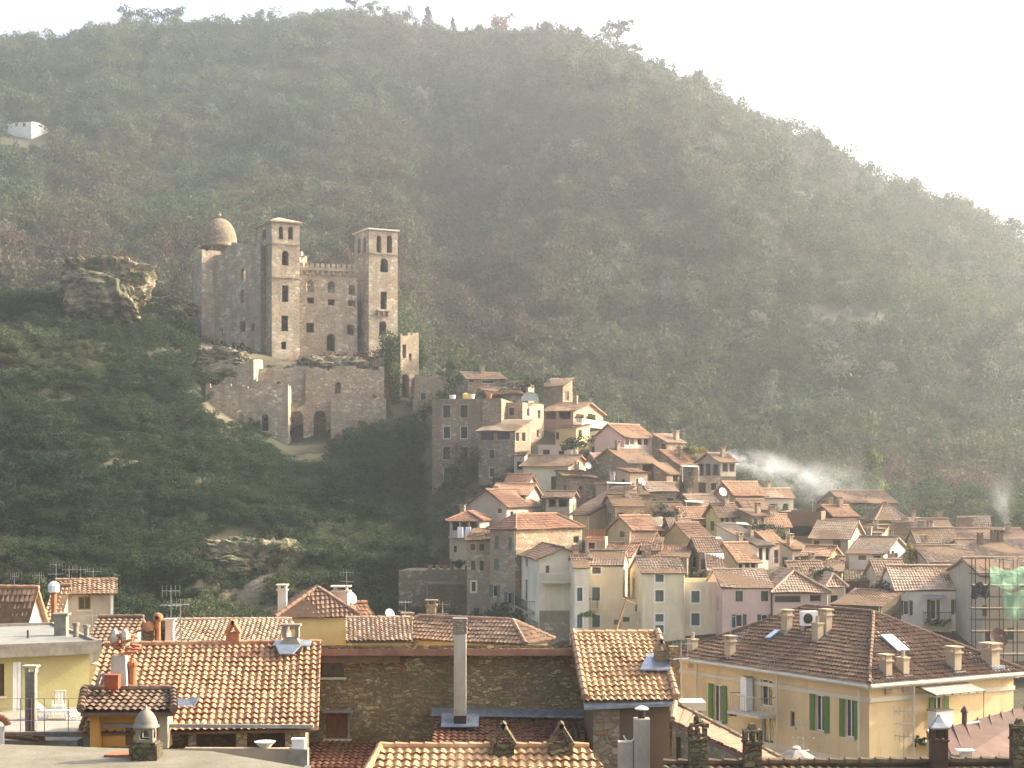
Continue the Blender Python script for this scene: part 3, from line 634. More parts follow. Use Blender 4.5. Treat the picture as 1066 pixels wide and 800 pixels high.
        q.roof = rb_.build('roof', [rm, trim], root)
    for i in range(chim):
        u, v = w*random.uniform(.15, .85), d*random.uniform(.3, .7); zr = zt+(rise*(1-abs(v-d/2)/(d/2)) if roof == 'g' else rise*v/d if roof == 's' else rise*.5 if roof != 'flat' else -.4)
        chimney_mesh(O+U*u+V*v+Z*(zr+.1), .55, .9, csty, ar).build('chimney', cm, q.roof or root)
    for (fk, u0, u1, z0, z1, sty) in wins:
        P0, e, L, nn = faces[fk]; window(root, P0, e, nn, u0, u1, z0, z1, sty, shut, D > 120, 'cream' if D > 165 and D < 200 else 'stone_pale' if D >= 200 else 'white')
    return q
def on_face(q, fc, px, py): P0, e, L, nn = q.faces[fc]; u, z = face_px(P0, e, px, py); return Vector((P0.x, P0.y, 0))+e*u+Vector((0, 0, z)), e, nn
def balcony(q, fc, px0, px1, py, out=.9, rail='dark_metal', slab='cornice', solid=False, hrail=.95):
    p0, e, nn = on_face(q, fc, px0, py); p1, _, _ = on_face(q, fc, px1, py); L = (p1-p0).length; Z = Vector((0, 0, 1)); p1 = p0+e*L
    b = MB().obox(p0, e*L, nn*out, Z*.14).build('balcony', slab, q.root)
    r = MB()
    if solid: r.obox(p0+nn*(out-.12)+Z*.14, e*L, nn*.1, Z*hrail)
    else:
        pts = [p0+Z*.14+nn*.02, p0+Z*.14+nn*(out-.05), p1+Z*.14+nn*(out-.05), p1+Z*.14+nn*.02]
        for s, t in zip(pts[:-1], pts[1:]):
            r.tube(s+Z*hrail, t+Z*hrail, .03); k = max(2, int((t-s).length/.2))
            for i in range(k+1): c = s+(t-s)*i/k; r.tube(c, c+Z*hrail, ({'white': .06, 'pale_cream': .055}).get(rail, .011), n=5)
    r.build('railing', rail, b); return b
def antenna(label, x, ytop, ybase, D, style=0, base_z=None, lean=0, group=None):
    B = W(x, ybase, D); T = W(x+lean, ytop, D); B.z = base_z if base_z is not None else B.z
    t = thing('antenna', label, 'antenna', B, group); MB().tube(B-Vector((0, 0, .3)), T, .028, .02, 5).build('mast', 'metal', t)
    el_ = MB(); r = random.Random(int(x*3)); Z = Vector((0, 0, 1))
    for k in range(1+style % 3):
        c = T-Z*(.12+.55*k); an = r.uniform(-.5, .5); bd = Vector((math.cos(an), math.sin(an), r.uniform(-.05, .05))); L = r.uniform(.5, .9)
        el_.tube(c-bd*L*.5, c+bd*L*.5, .016, n=5); pe = Vector((-bd.y, bd.x, 0)) if k % 2 else Z
        for i in range(5): p = c+bd*L*(i/4-.5); el_.tube(p-pe*.22, p+pe*.22, .01, n=4)
        el_.tube(c-Z*.02-Vector((0, .3, 0)), c-Z*.02+Vector((0, .3, 0)), .012, n=4)
    el_.build('aerial', 'metal', t); return t
def dish(label, P, r, az=0., elv=.4, mat='white_paint', pole=.5):
    P = Vector(P); t = thing('satellite_dish', label, 'satellite dish', P); c = P+Vector((0, 0, pole)); MB().tube(P-Vector((0, 0, .2)), c, .03).build('bracket', 'metal', t)
    d = Vector((math.sin(az)*math.cos(elv), -math.cos(az)*math.cos(elv), math.sin(elv))); a = d.orthogonal().normalized(); b = d.cross(a); mb = MB(); v = []; f = []; n_ = 16
    for i in range(5):
        q = i/4; rr = r*q
        for k in range(n_): th = 2*math.pi*k/n_; v.append(c+a*rr*math.cos(th)+b*rr*math.sin(th)+d*(.05+.22*r*q*q))
    for i in range(4):
        for k in range(n_): f.append((i*n_+k, i*n_+(k+1) % n_, (i+1)*n_+(k+1) % n_, (i+1)*n_+k))
    mb.add(v, f).build('reflector', mat, t, True); m2 = MB().tube(c+d*(.05)-b*r*.9, c+d*r*.75, .012, n=5); m2.box(c+d*r*.75, .08, .08, .1); m2.build('feed_arm', 'metal', t); return t
# ------------------------------------------------------------------ castle
croot = thing('castle', 'ruined pale stone castle with two square towers on the crag', 'castle', W(300, 376, 284))
def cblock(name, x0, x1, yt, D, a, xs=None, d=6., yb=380, holes=(), mat='castle_stone', ragged=0., rec=.8, back=True, parent=croot, corbel=False, extra=3.):
    ar = math.radians(a); ca, sa = math.cos(ar), math.sin(ar); t0, t1 = (x0-CX)/F, (x1-CX)/F; A = W(x0 if a >= 0 else x1, yt, D)
    if a >= 0: w = (t1*A.y-A.x)/(ca-t1*sa); O = Vector((A.x, A.y, 0))
    else: w = (A.x-t0*A.y)/(ca-t0*sa); O = Vector((A.x-w*ca, A.y-w*sa, 0))
    if xs is not None: ts = (xs-CX)/F; d = (A.x-ts*A.y)/(sa+ts*ca)
    U, V, Z = Vector((ca, sa, 0)), Vector((-sa, ca, 0)), Vector((0, 0, 1)); zt = A.z; zb = yz(D, yb)-extra
    faces = {'f': (O, U, w, -V), 'r': (O+U*w, V, d, U), 'b': (O+U*w+V*d, -U, w, V), 'l': (O+V*d, -V, d, -U)}; faces['s'] = faces['l'] if a >= 0 else faces['r']
    vis = 'l' if a >= 0 else 'r'; hs = {k: [] for k in 'frbl'}
    for (fc, px, py, wp, hp, sty) in holes:
        P0, e, L, nn = faces[fc]; u0, _ = face_px(P0, e, px-wp/2, py); u1, z1 = face_px(P0, e, px+wp/2, py-hp/2); _, z0 = face_px(P0, e, px, py+hp/2)
        hs[vis if fc == 's' else fc].append((u0, u1, z0, z1, 'a' in sty))
    mb = MB()
    for k in 'frbl':
        if not back and k != 'f': continue
        P0, e, L, nn = faces[k]; wall_face(mb, P0, e, L, zb, zt, hs[k], nn, rec)
    r = random.Random(int(x0*3+yt))
    if not back:        # a free standing wall: its rear face with the same openings
        wall_face(mb, O+V*rec, U, w, zb, zt, hs['f'], -V, 0.0)
        mb.poly([O+Z*zt, O+U*w+Z*zt, O+U*w+V*rec+Z*zt, O+V*rec+Z*zt]); mb.poly([O+Z*zb, O+V*rec+Z*zb, O+V*rec+Z*zt, O+Z*zt]); mb.poly([O+U*w+Z*zb, O+U*w+V*rec+Z*zb, O+U*w+V*rec+Z*zt, O+U*w+Z*zt])
    elif not ragged: mb.poly([O+Z*zt, O+U*w+Z*zt, O+U*w+V*d+Z*zt, O+V*d+Z*zt])
    if ragged:
        for k in ('f', 'r', 'l', 'b') if back else ('f',):
            P0, e, L, nn = faces[k]; P0 = Vector((P0.x, P0.y, 0)); u = .0; hh = ragged*.5
            while u < L-.05:
                s = min(r.uniform(.35, .9), L-u); hh = max(.02, min(ragged, hh+r.uniform(-.45, .45)*ragged)); mb.obox(P0+e*u-nn*.75+Z*zt, e*s, nn*.73, Z*hh); u += s
    if corbel:
        P0, e, L, nn = faces['f']; P0 = Vector((P0.x, P0.y, 0)); k = int(L/.9)
        for i in range(k): mb.obox(P0+e*(i+.25)*L/k+Z*(zt-1.1), e*.4, nn*.35, Z*.7)
        mb.obox(P0+Z*(zt-.38), e*L, nn*.42, Z*.5)
        for i in range(k): mb.obox(P0+e*(i+.1)*L/k+nn*.02+Z*(zt+.12), e*.62, nn*.38, Z*.75)
    q = H(); q.__dict__.update(O=O, U=U, V=V, w=w, d=d, zt=zt, zb=zb, faces=faces); q.wall = mb.build(name, mat, parent); return q
def pyramid(q, rise, over, mat, parent):
    Z = Vector((0, 0, q.zt)); O, U, V, w, d = q.O, q.U, q.V, q.w, q.d; mb = MB(); a = O+Z-U*over-V*over; b = O+Z+U*(w+over)-V*over; c = O+Z+U*(w+over)+V*(d+over); e = O+Z-U*over+V*(d+over)
    t = Vector((0, 0, .25)); z = O+U*w/2+V*d/2+Z+Vector((0, 0, rise)); mb.slab([a, b, c, e], t)
    for s, r_ in ((a, b), (b, c), (c, e), (e, a)): mb.poly([s+t, r_+t, z])
    mb.build('roof', mat, parent)
t1 = cblock('tower', 283, 312, 231, 282, 27, xs=268, yb=378, holes=[('f', 292.5, 243, 4.5, 13, 'a'), ('f', 302.5, 243, 5, 13, 'a'), ('f', 297, 269, 7, 15, 'a'), ('f', 297, 306, 6.5, 17, ''), ('f', 296.5, 337, 7, 16, ''), ('f', 295.5, 360, 5, 8, ''), ('s', 275, 244, 4, 12, 'a')])
pyramid(t1, 1.55, .35, 'stone_pale', t1.wall)
for yy in (254, 289):
    z = yz(282, yy)
    mb = MB(); [mb.obox(Vector((t1.faces[k][0].x, t1.faces[k][0].y, z)), t1.faces[k][1]*t1.faces[k][2], t1.faces[k][3]*.18, Vector((0, 0, .28))) for k in ('f', 'l')]
    mb.build('string_course', 'stone_pale', t1.wall)
t2 = cblock('tower', 384, 414, 239, 290, 27, xs=369, yb=376, holes=[('f', 394.5, 254.5, 5, 18, 'a'), ('f', 405.5, 254.5, 5.5, 18, 'a'), ('f', 400, 276.5, 8, 14, 'a'), ('f', 399.5, 313, 6.5, 18, ''), ('f', 398.5, 342, 7.5, 15, 'a'), ('s', 373.8, 256, 3, 16, 'a'), ('s', 379.5, 255, 3.2, 17, 'a')])
pyramid(t2, .55, .3, 'white_wall', t2.wall)
mb = MB(); P0, e, L, nn = t2.faces['f']; p0, _ = face_px(P0, e, 392, 325); mb.obox(Vector((P0.x, P0.y, yz(292, 325)))+e*p0, e*2.4, nn*.7, Vector((0, 0, .3)))
for k in (0, .5, 1): mb.obox(Vector((P0.x, P0.y, yz(292, 325)-.8))+e*(p0+.1+k*1.9), e*.3, nn*.5, Vector((0, 0, .78)))
mb.build('balcony_corbel', 'stone_pale', t2.wall); mb = MB(); z = yz(290, 264)
for k in ('f', 'l'): P0, e, L, nn = t2.faces[k]; mb.obox(Vector((P0.x, P0.y, z)), e*L, nn*.15, Vector((0, 0, .25)))
mb.build('string_course', 'stone_pale', t2.wall)
cw = cblock('curtain_wall', 311, 372, 279, 288, 17, yb=378, back=False, rec=1.1, corbel=True, holes=[('f', 323, 298, 8, 12, 'a'), ('f', 345, 299, 8, 12, 'a'), ('f', 366.5, 302, 7, 10, 'a'), ('f', 323.5, 313, 7, 6, ''), ('f', 345, 315, 7, 6, ''), ('f', 366, 316, 7, 6, ''), ('f', 323, 341.5, 8, 10, ''), ('f', 365, 344, 8, 10, ''), ('f', 344.5, 357, 8.5, 18, 'a')])
# dark rooms behind the lower openings: floor and rear wall at half height
mb = MB(); O = cw.O+cw.V*6; mb.obox(O+Vector((0, 0, cw.zb)), cw.U*(cw.w+2), cw.V*.8, Vector((0, 0, yz(288, 304)-cw.zb))); mb.obox(cw.O+cw.V*1.15+Vector((0, 0, yz(288, 308))), cw.U*cw.w, cw.V*4.8, Vector((0, 0, .3))); mb.build('rear_wall', 'castle_stone', croot)
lb = cblock('great_hall', 202, 271, 262, 284, -28, d=14, yb=358, ragged=2.0, holes=[('f', 253, 286, 5, 12, 'a'), ('f', 252, 309, 4, 14, ''), ('f', 252.5, 340, 6, 11, ''), ('f', 263, 341, 4, 8, ''), ('f', 252, 362, 6, 11, 'a'), ('f', 230, 346, 4, 7, '')], extra=6)
lw = cblock('side_wall', 201, 210, 268, 287, -50, d=10, yb=352, ragged=1.4, extra=6)
C = W(228.5, 262, 292.5); mb = MB(); R = 3.15; H_ = 4.9
mb.lathe(C-Vector((0, 0, 2)), [(R, 0), (R, 2.6), (R*1.05, 2.6), (R*1.05, 3.0)]+[(R*math.cos(t)**.85, 3.0+H_*math.sin(t)) for t in np.linspace(0, 1.5, 12)], 32)
dm = mb.build('dome', 'stone', lb.wall, True); MB().lathe(C+Vector((0, 0, 6.3)), [(.3, 0), (.3, .3), (.14, .5), (.14, .8)], 8).build('finial', 'castle_stone', lb.wall)
# lower works
ba = cblock('bastion', 417, 436, 353, 278, 38, xs=401, yb=430, ragged=1.2, holes=[('f', 421, 366, 4, 14, ''), ('f', 427, 372, 3, 7, ''), ('f', 422, 402, 8, 24, 'a'), ('f', 431, 405, 5.5, 22, 'a')], mat='stone_pale', rec=.9)
aw = cblock('arcade_wall', 290, 346, 424, 267, 6, d=7, yb=464, ragged=.8, holes=[('f', 309, 445, 13, 33, 'a'), ('f', 333, 444, 13, 32, 'a')], mat='castle_stone', rec=2.2, extra=2)
cblock('buttress', 219, 235, 422, 262, 8, d=8, yb=455, mat='stone', extra=4); cblock('buttress', 262, 288, 398, 266, 8, d=8, yb=458, mat='castle_stone', extra=4, ragged=.6)
cblock('lower_wall', 312, 395, 374, 281, 12, d=3, yb=395, mat='stone_pale', ragged=.7, extra=3); cblock('retaining_wall', 236, 262, 395, 268, -8, d=5, yb=432, mat='stone', ragged=.8)
cblock('rampart', 432, 474, 396, 274, 10, d=3, yb=420, mat='stone_warm', ragged=1.0)
cblock('lower_wall', 214, 300, 408, 261, 3, d=8, yb=462, mat='castle_stone', ragged=1.3, extra=4, holes=[('f', 250, 436, 7, 20, 'a'), ('f', 276, 440, 7, 18, 'a')])
cblock('lower_wall', 345, 402, 418, 264, 10, d=8, yb=452, mat='stone_pale', ragged=1.0, extra=4)
cblock('lower_wall', 268, 300, 376, 279, 12, d=4, yb=400, mat='castle_stone', ragged=.5, extra=4)
cblock('foundation_wall', 264, 318, 384, 269, 10, d=6, yb=426, mat='castle_stone', ragged=.5, extra=5, holes=[('f', 290, 403, 5, 12, 'a')])
cblock('foundation_wall', 318, 400, 386, 269.5, 8, d=6, yb=424, mat='stone_pale', ragged=.9, extra=5, holes=[('f', 352, 404, 6, 12, 'a')])
cblock('foundation_wall', 218, 264, 378, 266, -6, d=6, yb=412, mat='castle_stone', ragged=.9, extra=5)
def ivy(parent, pts, mat='ivy_leaf', per=90, size=.16, seed=1):
    C = np.array([tuple(W(x, y, D)) for x, y, D, r in pts]); V, Fc, lv = leaf_cloud(C, [r for *_, r in pts], per, size, 1, seed); return leaf_obj('ivy', mat, V, Fc, lv, parent)
ivy(croot, [(402, y, 280-(y-350)*.03, 1.5) for y in range(352, 428, 6)]+[(408, y, 277.5, 1.3) for y in range(352, 380, 6)]+[(411, y, 276.5, 1.2) for y in range(384, 430, 6)]+[(437, y, 283, 1.1) for y in range(354, 384, 5)], per=150)
ivy(croot, [(330+i*7, 374-i*.6, 281, .8+.25*(i % 3)) for i in range(11)], 'brown_leaf', 110, .14, 3)
ivy(croot, [(x, 357+(x-205)*.27, 281, 1.5) for x in range(205, 262, 7)], 'dark_leaf', 150, .2, 4)
ivy(croot, [(382+6*i, 398+4*(i % 3), 276, 2.2) for i in range(4)]+[(372, 390, 277, 1.6), (396, 418, 272, 2.0), (388, 408, 273, 2)], 'brown_leaf', 160, .2, 5)

# ------------------------------------------------------------------ rocks
def boulder(name, label, x, y, D, rx, ry, seed, cat='rock'):
    c = W(x, y, D); s = D/F; t = bpy.data.meshes.new(name); n_ = 110; m_ = 70; v = []; f = []
    for i in range(m_):
        ph = math.pi*(i/(m_-1)-.5)
        for k in range(n_):
            th = 2*math.pi*k/n_; v.append((math.cos(ph)*math.cos(th), math.cos(ph)*math.sin(th), math.sin(ph)))
    v = np.array(v); dn = fbm(v[:, 0]*1.7+seed+v[:, 2], v[:, 1]*1.7+v[:, 2]*2.1, seed, 5)*.42+fbm(v[:, 0]*6+seed, v[:, 2]*6+v[:, 1]*3, seed+5, 4)*.16+fbm(v[:, 0]*17+seed, v[:, 2]*26+v[:, 1]*7, seed+8, 3)*.07; dn = dn+.07*(np.abs((v[:, 2]*4.5+dn*2) % 1-.5)-.25)
    v = np.sign(v)*np.abs(v)**.75*(1+dn)[:, None]*[rx*s, rx*s*.7, ry*s]; f = [(i*n_+k, i*n_+(k+1) % n_, (i+1)*n_+(k+1) % n_, (i+1)*n_+k) for i in range(m_-1) for k in range(n_)]
    t.from_pydata(v.tolist(), [], f); t.materials.append(M['rock']); o = bpy.data.objects.new(name, t); COL.objects.link(o); o.location = c; return tag(o, label, cat)
boulder('rock_outcrop', 'bare ochre rock outcrop standing left of the castle', 108, 304, 268, 42, 32, 3)
boulder('rock_outcrop', 'small pale rock at the left foot of the bare outcrop', 62, 322, 270, 16, 12, 8)
boulder('rock_outcrop', 'low rock ledge between the bare outcrop and the castle', 172, 322, 280, 30, 12, 12)
boulder('cliff_face', 'layered pale cliff face low above the yellow hipped house', 258, 606, 199, 56, 42, 21, 'cliff')
boulder('cliff_face', 'reddish rock under the curtain wall of the castle', 345, 396, 279, 40, 22, 44, 'cliff')
boulder('cliff_face', 'grey rock below the great hall on the left', 232, 385, 270, 30, 20, 52, 'cliff')

# ------------------------------------------------------------------ village, top to bottom
house('gable_ruin', 'roofless overgrown gable wall left of the topmost house', 432, 472, 403, 262, 8, d=4, h=8, roof='f', rise=2.1, wall='stone_warm', rm='tile_pale', over=.1, cat='ruin')
house('stone_house', 'topmost village house with long pale roof and dark windows', 487, 526, 395, 252, 16, xs=474, h=7, roof='g', rise=1.6, wall='stone_warm', rm='tile_pale', win=[('f', 508, 394, 13, 11, 'd'), ('f', 491, 394, 5, 8, 'd'), ('s', 480, 394, 4, 8, 'd')], chim=1, over=.6)
palazzo = house('stone_palazzo', 'tall grey stone block with rows of framed windows below the castle', 450, 522, 415, 226, -9, d=14, h=16, roof='flat', wall='stone', win=[('f', x, y, 7.5, 13, 'dx') for x in (465, 483) for y in (428.5, 450.5, 472, 494, 516)]+[('f', 511, 472, 6, 10, 'dx'), ('f', 511, 492, 6, 10, 'dx')], cat='house')
MB().tube(on_face(palazzo, 'f', 501, 418)[0]-Vector((0, .12, 0)), on_face(palazzo, 'f', 501, 440)[0]-Vector((0, .12, 0)), .07).build('drainpipe', 'rust_metal', palazzo.root)
house('slate_roofed_wing', 'stone wing with grey lean-to roof in front of the tall grey block', 498, 536, 449, 221, -24, xs=552, h=12, roof='s', rise=1.9, wall='stone', rm='tile_slate', win=[('f', 507, 454, 14, 9, 'd'), ('f', 524, 454, 14, 9, 'd'), ('s', 538.5, 455, 4, 9, 'dx'), ('s', 545, 455, 4, 9, 'dx'), ('f', 512, 473, 5, 9, 'dx'), ('f', 512, 492, 6, 10, 'dx')], over=.5)
rt = house('round_topped_house', 'square stone tower house with a white arched canopy on top', 522, 544, 419, 229, -26, xs=566, h=13, roof='flat', wall='stone_pale', sauto=(2, 3, 'd'))
c0 = W(543, 419, 231); mb = MB(); r_ = 1.25
for k in range(8):
    a0, a1 = math.pi*k/8, math.pi*(k+1)/8; p = lambda t, yy: c0+Vector((1.2+1.25*math.cos(t), yy, .2+1.25*math.sin(t)))
    mb.slab([p(a0, 0), p(a1, 0), p(a1, 2.4), p(a0, 2.4)], (0, 0, .05))
mb.build('arched_canopy', 'white_paint', rt.root); MB().poly([c0+Vector((1.2+1.2*math.cos(math.pi*k/8), .3, .2+1.2*math.sin(math.pi*k/8))) for k in range(9)]).build('arched_pane', 'skylight_glass', rt.root)
MB().tube(W(551.5, 424, 226), W(551.5, 472, 226), .1).build('drainpipe', 'white_paint', rt.root)
house('red_roofed_loft', 'low loft with a small red hipped roof behind the palazzo terrace', 508, 545, 411, 243, 10, xs=494, h=6, roof='g', rise=1.7, wall='stone', rm='tile_old', win=[('f', 517, 414, 11, 6, 'o')], over=.6)
house('brick_parapet_house', 'brick house with battlements behind the small red roof', 526, 550, 396, 252, -12, xs=556, h=7, roof='flat', wall='rose', auto=(2, 1, 'd'))
house('gable_shed', 'stone shed with one white edged roof slope below the skyline', 565, 586, 402, 247, -38, d=5, h=7, roof='s', rise=1.4, wall='stone_warm', rm='tile_pale', over=.5, xs=596)
lg = house('loggia_house', 'long tiled loggia house with open dark arcade and planted balcony', 566, 597, 428, 236, -20, xs=628, h=9, roof='g', rise=1.9, wall='rose', rm='tile_old', win=[('f', 573, 432, 11, 9, 'o'), ('f', 588, 432, 12, 9, 'o'), ('s', 604, 436, 8, 8, 'o'), ('s', 616, 436, 8, 8, 'o')], over=.8, chim=1)
balcony(lg, 's', 599, 627, 444, 1.0, 'white', 'white')
house('ochre_annex', 'narrow ochre annex under the planted balcony', 578, 600, 446, 229, -14, xs=614, h=6, roof='s', rise=.9, wall='ochre', rm='tile_old', win=[('f', 580, 454, 4, 8, 'd'), ('s', 604, 452, 4, 8, 'd')])
house('grey_annex', 'low grey wall house with blue tarpaulin beside the slate wing', 560, 594, 463, 222, -14, d=5, h=5, roof='flat', wall='grey_render', auto=(2, 1, 'd'))
ch = house('cream_house', 'plain cream house with brown roof below the slate roofed wing', 545, 592, 485, 211, -24, xs=612, h=7, roof='g', rise=1.7, wall='cream', rm='tile_old', win=[('f', 553, 501.5, 4.5, 13, 's'), ('f', 577, 503, 7, 14, 'c'), ('s', 603, 483, 12, 8, 'o')], shut='brown_shutter', over=.8)
house('brown_shed', 'small brown walled shed left of the plain cream house', 535, 546, 475, 217, -5, d=5, h=6, roof='s', rise=.8, wall='grey_render', rm='tile_slate')
pk = house('pink_house', 'pale pink house with terracotta roof high on the right skyline', 650, 679, 455, 222, 44, xs=619, h=8, roof='g', rise=2.3, wall='pink', rm='tile_terra', win=[('f', x, 460, 4.6, 7, 'd') for x in (652.5, 658, 666, 672.5)]+[('f', 670, 473, 4, 5, 'd'), ('s', 623, 452, 4, 3, 'd')], over=.7)
house('yellow_cottage', 'tiny yellow cottage with red lean-to roof left of the pink house', 613, 632, 459, 229, -22, xs=640, h=6, roof='s', rise=.9, wall='ochre', rm='tile_red', auto=(2, 1, 'd'))
house('stone_house', 'stone house with wide brown roof and dark loggia below the pink house', 653, 684, 482, 208, 40, xs=616, h=7, roof='g', rise=2.4, wall='stone_warm', rm='tile_pale', win=[('f', 659, 486, 11, 7, 'd'), ('f', 675, 487, 12, 8, 'o'), ('s', 634, 478, 4, 5, 'd'), ('f', 665, 500, 6, 8, 'o')], over=.7, chim=1)
house('lean_to', 'small lean-to with orange tiles under the dark loggia', 656, 674, 493, 203, 30, d=3, h=4, roof='s', rise=.7, wall='tan', rm='tile_terra')
house('skyline_house', 'low house with sunlit roof edge right of the pink house', 694, 714, 461, 224, 46, xs=680, h=6, roof='s', rise=1.4, wall='stone', rm='tile_pale', win=[('s', 690, 466, 5, 9, 'd')], chim=2, over=.4)
house('stone_house', 'stone house with thin red roof edge sloping to the veranda house', 708, 727, 485, 214, 52, xs=686, h=7, roof='s', rise=2.3, wall='stone', rm='tile_red', win=[('s', 699, 482, 5, 6, 'd')])
house('stone_shed', 'narrow stone shed stepping down below the red roof edge', 694, 707, 494, 209, 50, xs=682, h=5, roof='s', rise=1.6, wall='stone_warm', rm='tile_old', win=[('f', 703, 498, 5, 7, 'd')])
house('garden_terrace', 'stone terrace wall carrying bright shrubs above the veranda house', 711, 735, 471, 219, 22, d=5, h=6, roof='flat', wall='stone')
vh = house('veranda_house', 'house with glazed white veranda beside the rising smoke', 750, 766, 481, 212, 30, xs=726, h=7, roof='g', rise=1.4, wall='grey_render', rm='tile_pale', win=[('f', 755, 487, 5.5, 9, 'd'), ('f', 762, 487, 5.5, 9, 'd'), ('s', 730, 489, 5, 12, 'o'), ('s', 737, 489, 5, 12, 'o'), ('s', 745, 489, 6, 11, 'o')], over=.7, chim=1)
house('stone_terrace', 'grey stone terrace block under the glazed veranda', 722, 766, 496, 209, 20, d=6, h=8, roof='flat', wall='stone', auto=(3, 1, 'd'))
house('rose_house', 'rose red walled house with orange roof below the veranda', 764, 796, 515, 200, 34, xs=744, h=7, roof='g', rise=1.9, wall='rose', rm='tile_terra', win=[('f', 770, 522, 4, 8, 'd'), ('f', 777, 524, 4, 8, 'd'), ('f', 784, 524, 7, 7, 'o'), ('f', 791, 523, 3, 6, 'd')], over=.7)
house('hazy_barn', 'barn with pale roof fading into the smoke drift', 797, 826, 518, 218, 28, xs=786, h=6, roof='g', rise=1.4, wall='grey_render', rm='tile_pale', auto=(2, 1, 'd'))
house('stone_house', 'stone house with small square window under the plain cream house', 592, 621, 498, 205, 12, d=8, h=6, roof='s', rise=1.3, wall='stone', rm='tile_old', win=[('f', 604.5, 508, 4, 5, 'd')], chim=1)
house('chimney_roof_house', 'flat sunlit parapet house with white block chimney', 620, 658, 505, 203, -8, d=6, h=5, roof='s', rise=.7, wall='tan', rm='tile_pale', cm='white_wall', chim=1)
house('ochre_gable_house', 'house with broad rust roof and sunlit ochre gable side', 596, 614, 536, 188, -52, xs=658, h=6, roof='s', rise=3.6, wall='ochre', rm='tile_old', win=[('s', 636, 531, 4, 9, 'd'), ('s', 643, 530, 4, 9, 'd'), ('s', 649, 527, 4, 9, 'd')], over=.6)
og = [o for o in bpy.data.objects if o.get('label', '').startswith('house with broad rust roof')][0]; p_ = W(628, 520, 192.5); sk = MB().obox(p_-Vector((.6, .4, .35)), (1.2, .25, .25), (-.1, .8, .35), (0, 0, .12)).build('skylight', 'skylight_glass', og)
house('stone_house', 'rough stone end wall with pale roof right of the ochre gable', 657, 679, 517, 190, 8, d=6, h=6, roof='s', rise=.7, wall='stone_warm', rm='tile_pale', xs=None)
house('porch_house', 'low house with white pillared porch right of the red gable roofs', 568, 593, 519, 195, -10, d=6, h=5, roof='g', rise=.9, wall='tan', rm='tile_old', win=[('f', 575, 524, 7, 8, 'o'), ('f', 586, 524, 9, 8, 'o')], over=.7)
house('gabled_house', 'house with two red roof slopes and grey gable below the palazzo', 485, 528, 527, 188, -22, xs=560, h=6, roof='f', rise=2.4, wall='grey_render', rm='tile_red', win=[('f', 520, 532, 5, 6, 'd'), ('f', 500, 521, 9, 3, 'd')], over=.7, chim=1)
house('gabled_house', 'smaller red gabled roof peeping up behind the two slopes', 512, 548, 516, 196, -20, xs=562, h=5, roof='g', rise=1.7, wall='grey_render', rm='tile_terra', over=.6)
lh = house('laundry_house', 'house with open loggia and laundry at the left end of the village', 468, 500, 543, 181, -8, d=7, h=9, roof='hip', rise=1.1, wall='grey_render', rm='tile_red', win=[('f', 474.5, 548, 7, 9, 'o'), ('f', 483.5, 548, 7, 9, 'o'), ('f', 493, 548, 7, 9, 'o'), ('f', 474, 572, 4, 8, 'd')], over=.7)
balcony(lh, 'f', 468, 498, 560, .9, 'wood', 'grey_render')
for i, (xa, c_, lb_) in enumerate(((479.3, 'white_cloth', 'white bed sheet hanging from the loggia railing, left one'), (487.5, 'white_cloth', 'white bed sheet hanging from the loggia railing, right one'))):
    P_ = W(xa, 549, 179.2); mb = MB(); w_ = .32
    for k in range(6): mb.slab([P_+Vector((w_*k/3-w_, .03*(-1)**k, 0)), P_+Vector((w_*(k+1)/3-w_, -.03*(-1)**k, 0)), P_+Vector((w_*(k+1)/3-w_, -.03*(-1)**k-.05, -1.15)), P_+Vector((w_*k/3-w_, .03*(-1)**k-.05, -1.15))], (0, .01, 0))
    tag(mb.build('bed_sheet', c_), lb_, 'laundry')
wing = house('stone_wing', 'lower stone wing with arched window left of the hipped stone house', 486, 512, 563, 172, -6, d=7, h=11, roof='s', rise=1.2, wall='stone_pale', rm='tile_old', win=[('f', 492, 570, 6, 8, 'd'), ('f', 501.5, 570, 6, 8, 'd'), ('f', 492.5, 589, 4.5, 10, 'd'), ('f', 501.5, 589, 5, 11, 'ad'), ('f', 493, 611, 5, 11, 'dx'), ('f', 496, 638, 6, 10, 'dc')], shut='brown_shutter')
house('hipped_stone_house', 'tall weathered stone house with red hipped roof and green shutters', 510, 537, 552, 168, -46, xs=606, h=15, roof='hip', rise=1.7, wall='stone_patched', rm='tile_red', win=[('f', 517, 565, 4.5, 14, 'c'), ('f', 531, 566, 3.5, 14, 'c'), ('f', 517, 588, 5, 12, 'c'), ('f', 515, 615.5, 5, 12, 's'), ('f', 530, 623, 4.5, 12, 's'), ('f', 518, 642, 5, 12, 'c'), ('f', 529, 649, 4, 11, 'c'), ('s', 600, 562, 6, 8, 'd')], shut='grey_green_shutter', over=.5)
cg = house('cream_gable_house', 'tall cream house with gabled roof and balustrade balcony', 561, 612, 582, 157, 8, xs=536, h=12, roof='f', rise=1.25, wall='pale_cream', rm='tile_brown', win=[('s', 548, 586, 2.6, 10, 'd'), ('s', 548, 615, 2.8, 22, 'dx'), ('s', 548, 646, 4, 13, 'dx'), ('f', 570, 593, 4, 8, 'd')], over=.7)
balcony(cg, 'f', 564, 611, 607, 1.1, 'pale_cream', 'pale_cream', hrail=.8); balcony(cg, 's', 538, 557, 629, .8, 'dark_metal', 'tan')
mb = MB()
for fc, xa, xb in (('s', 536.5, 560.5), ('f', 561.5, 593)):
    p0, e, nn = on_face(cg, fc, xa, 636); p1, _, _ = on_face(cg, fc, xb, 636); mb.obox(Vector((p0.x, p0.y, cg.zb))+nn*.01, Vector((p1.x-p0.x, p1.y-p0.y, 0)), nn*.05, Vector((0, 0, p0.z-cg.zb)))
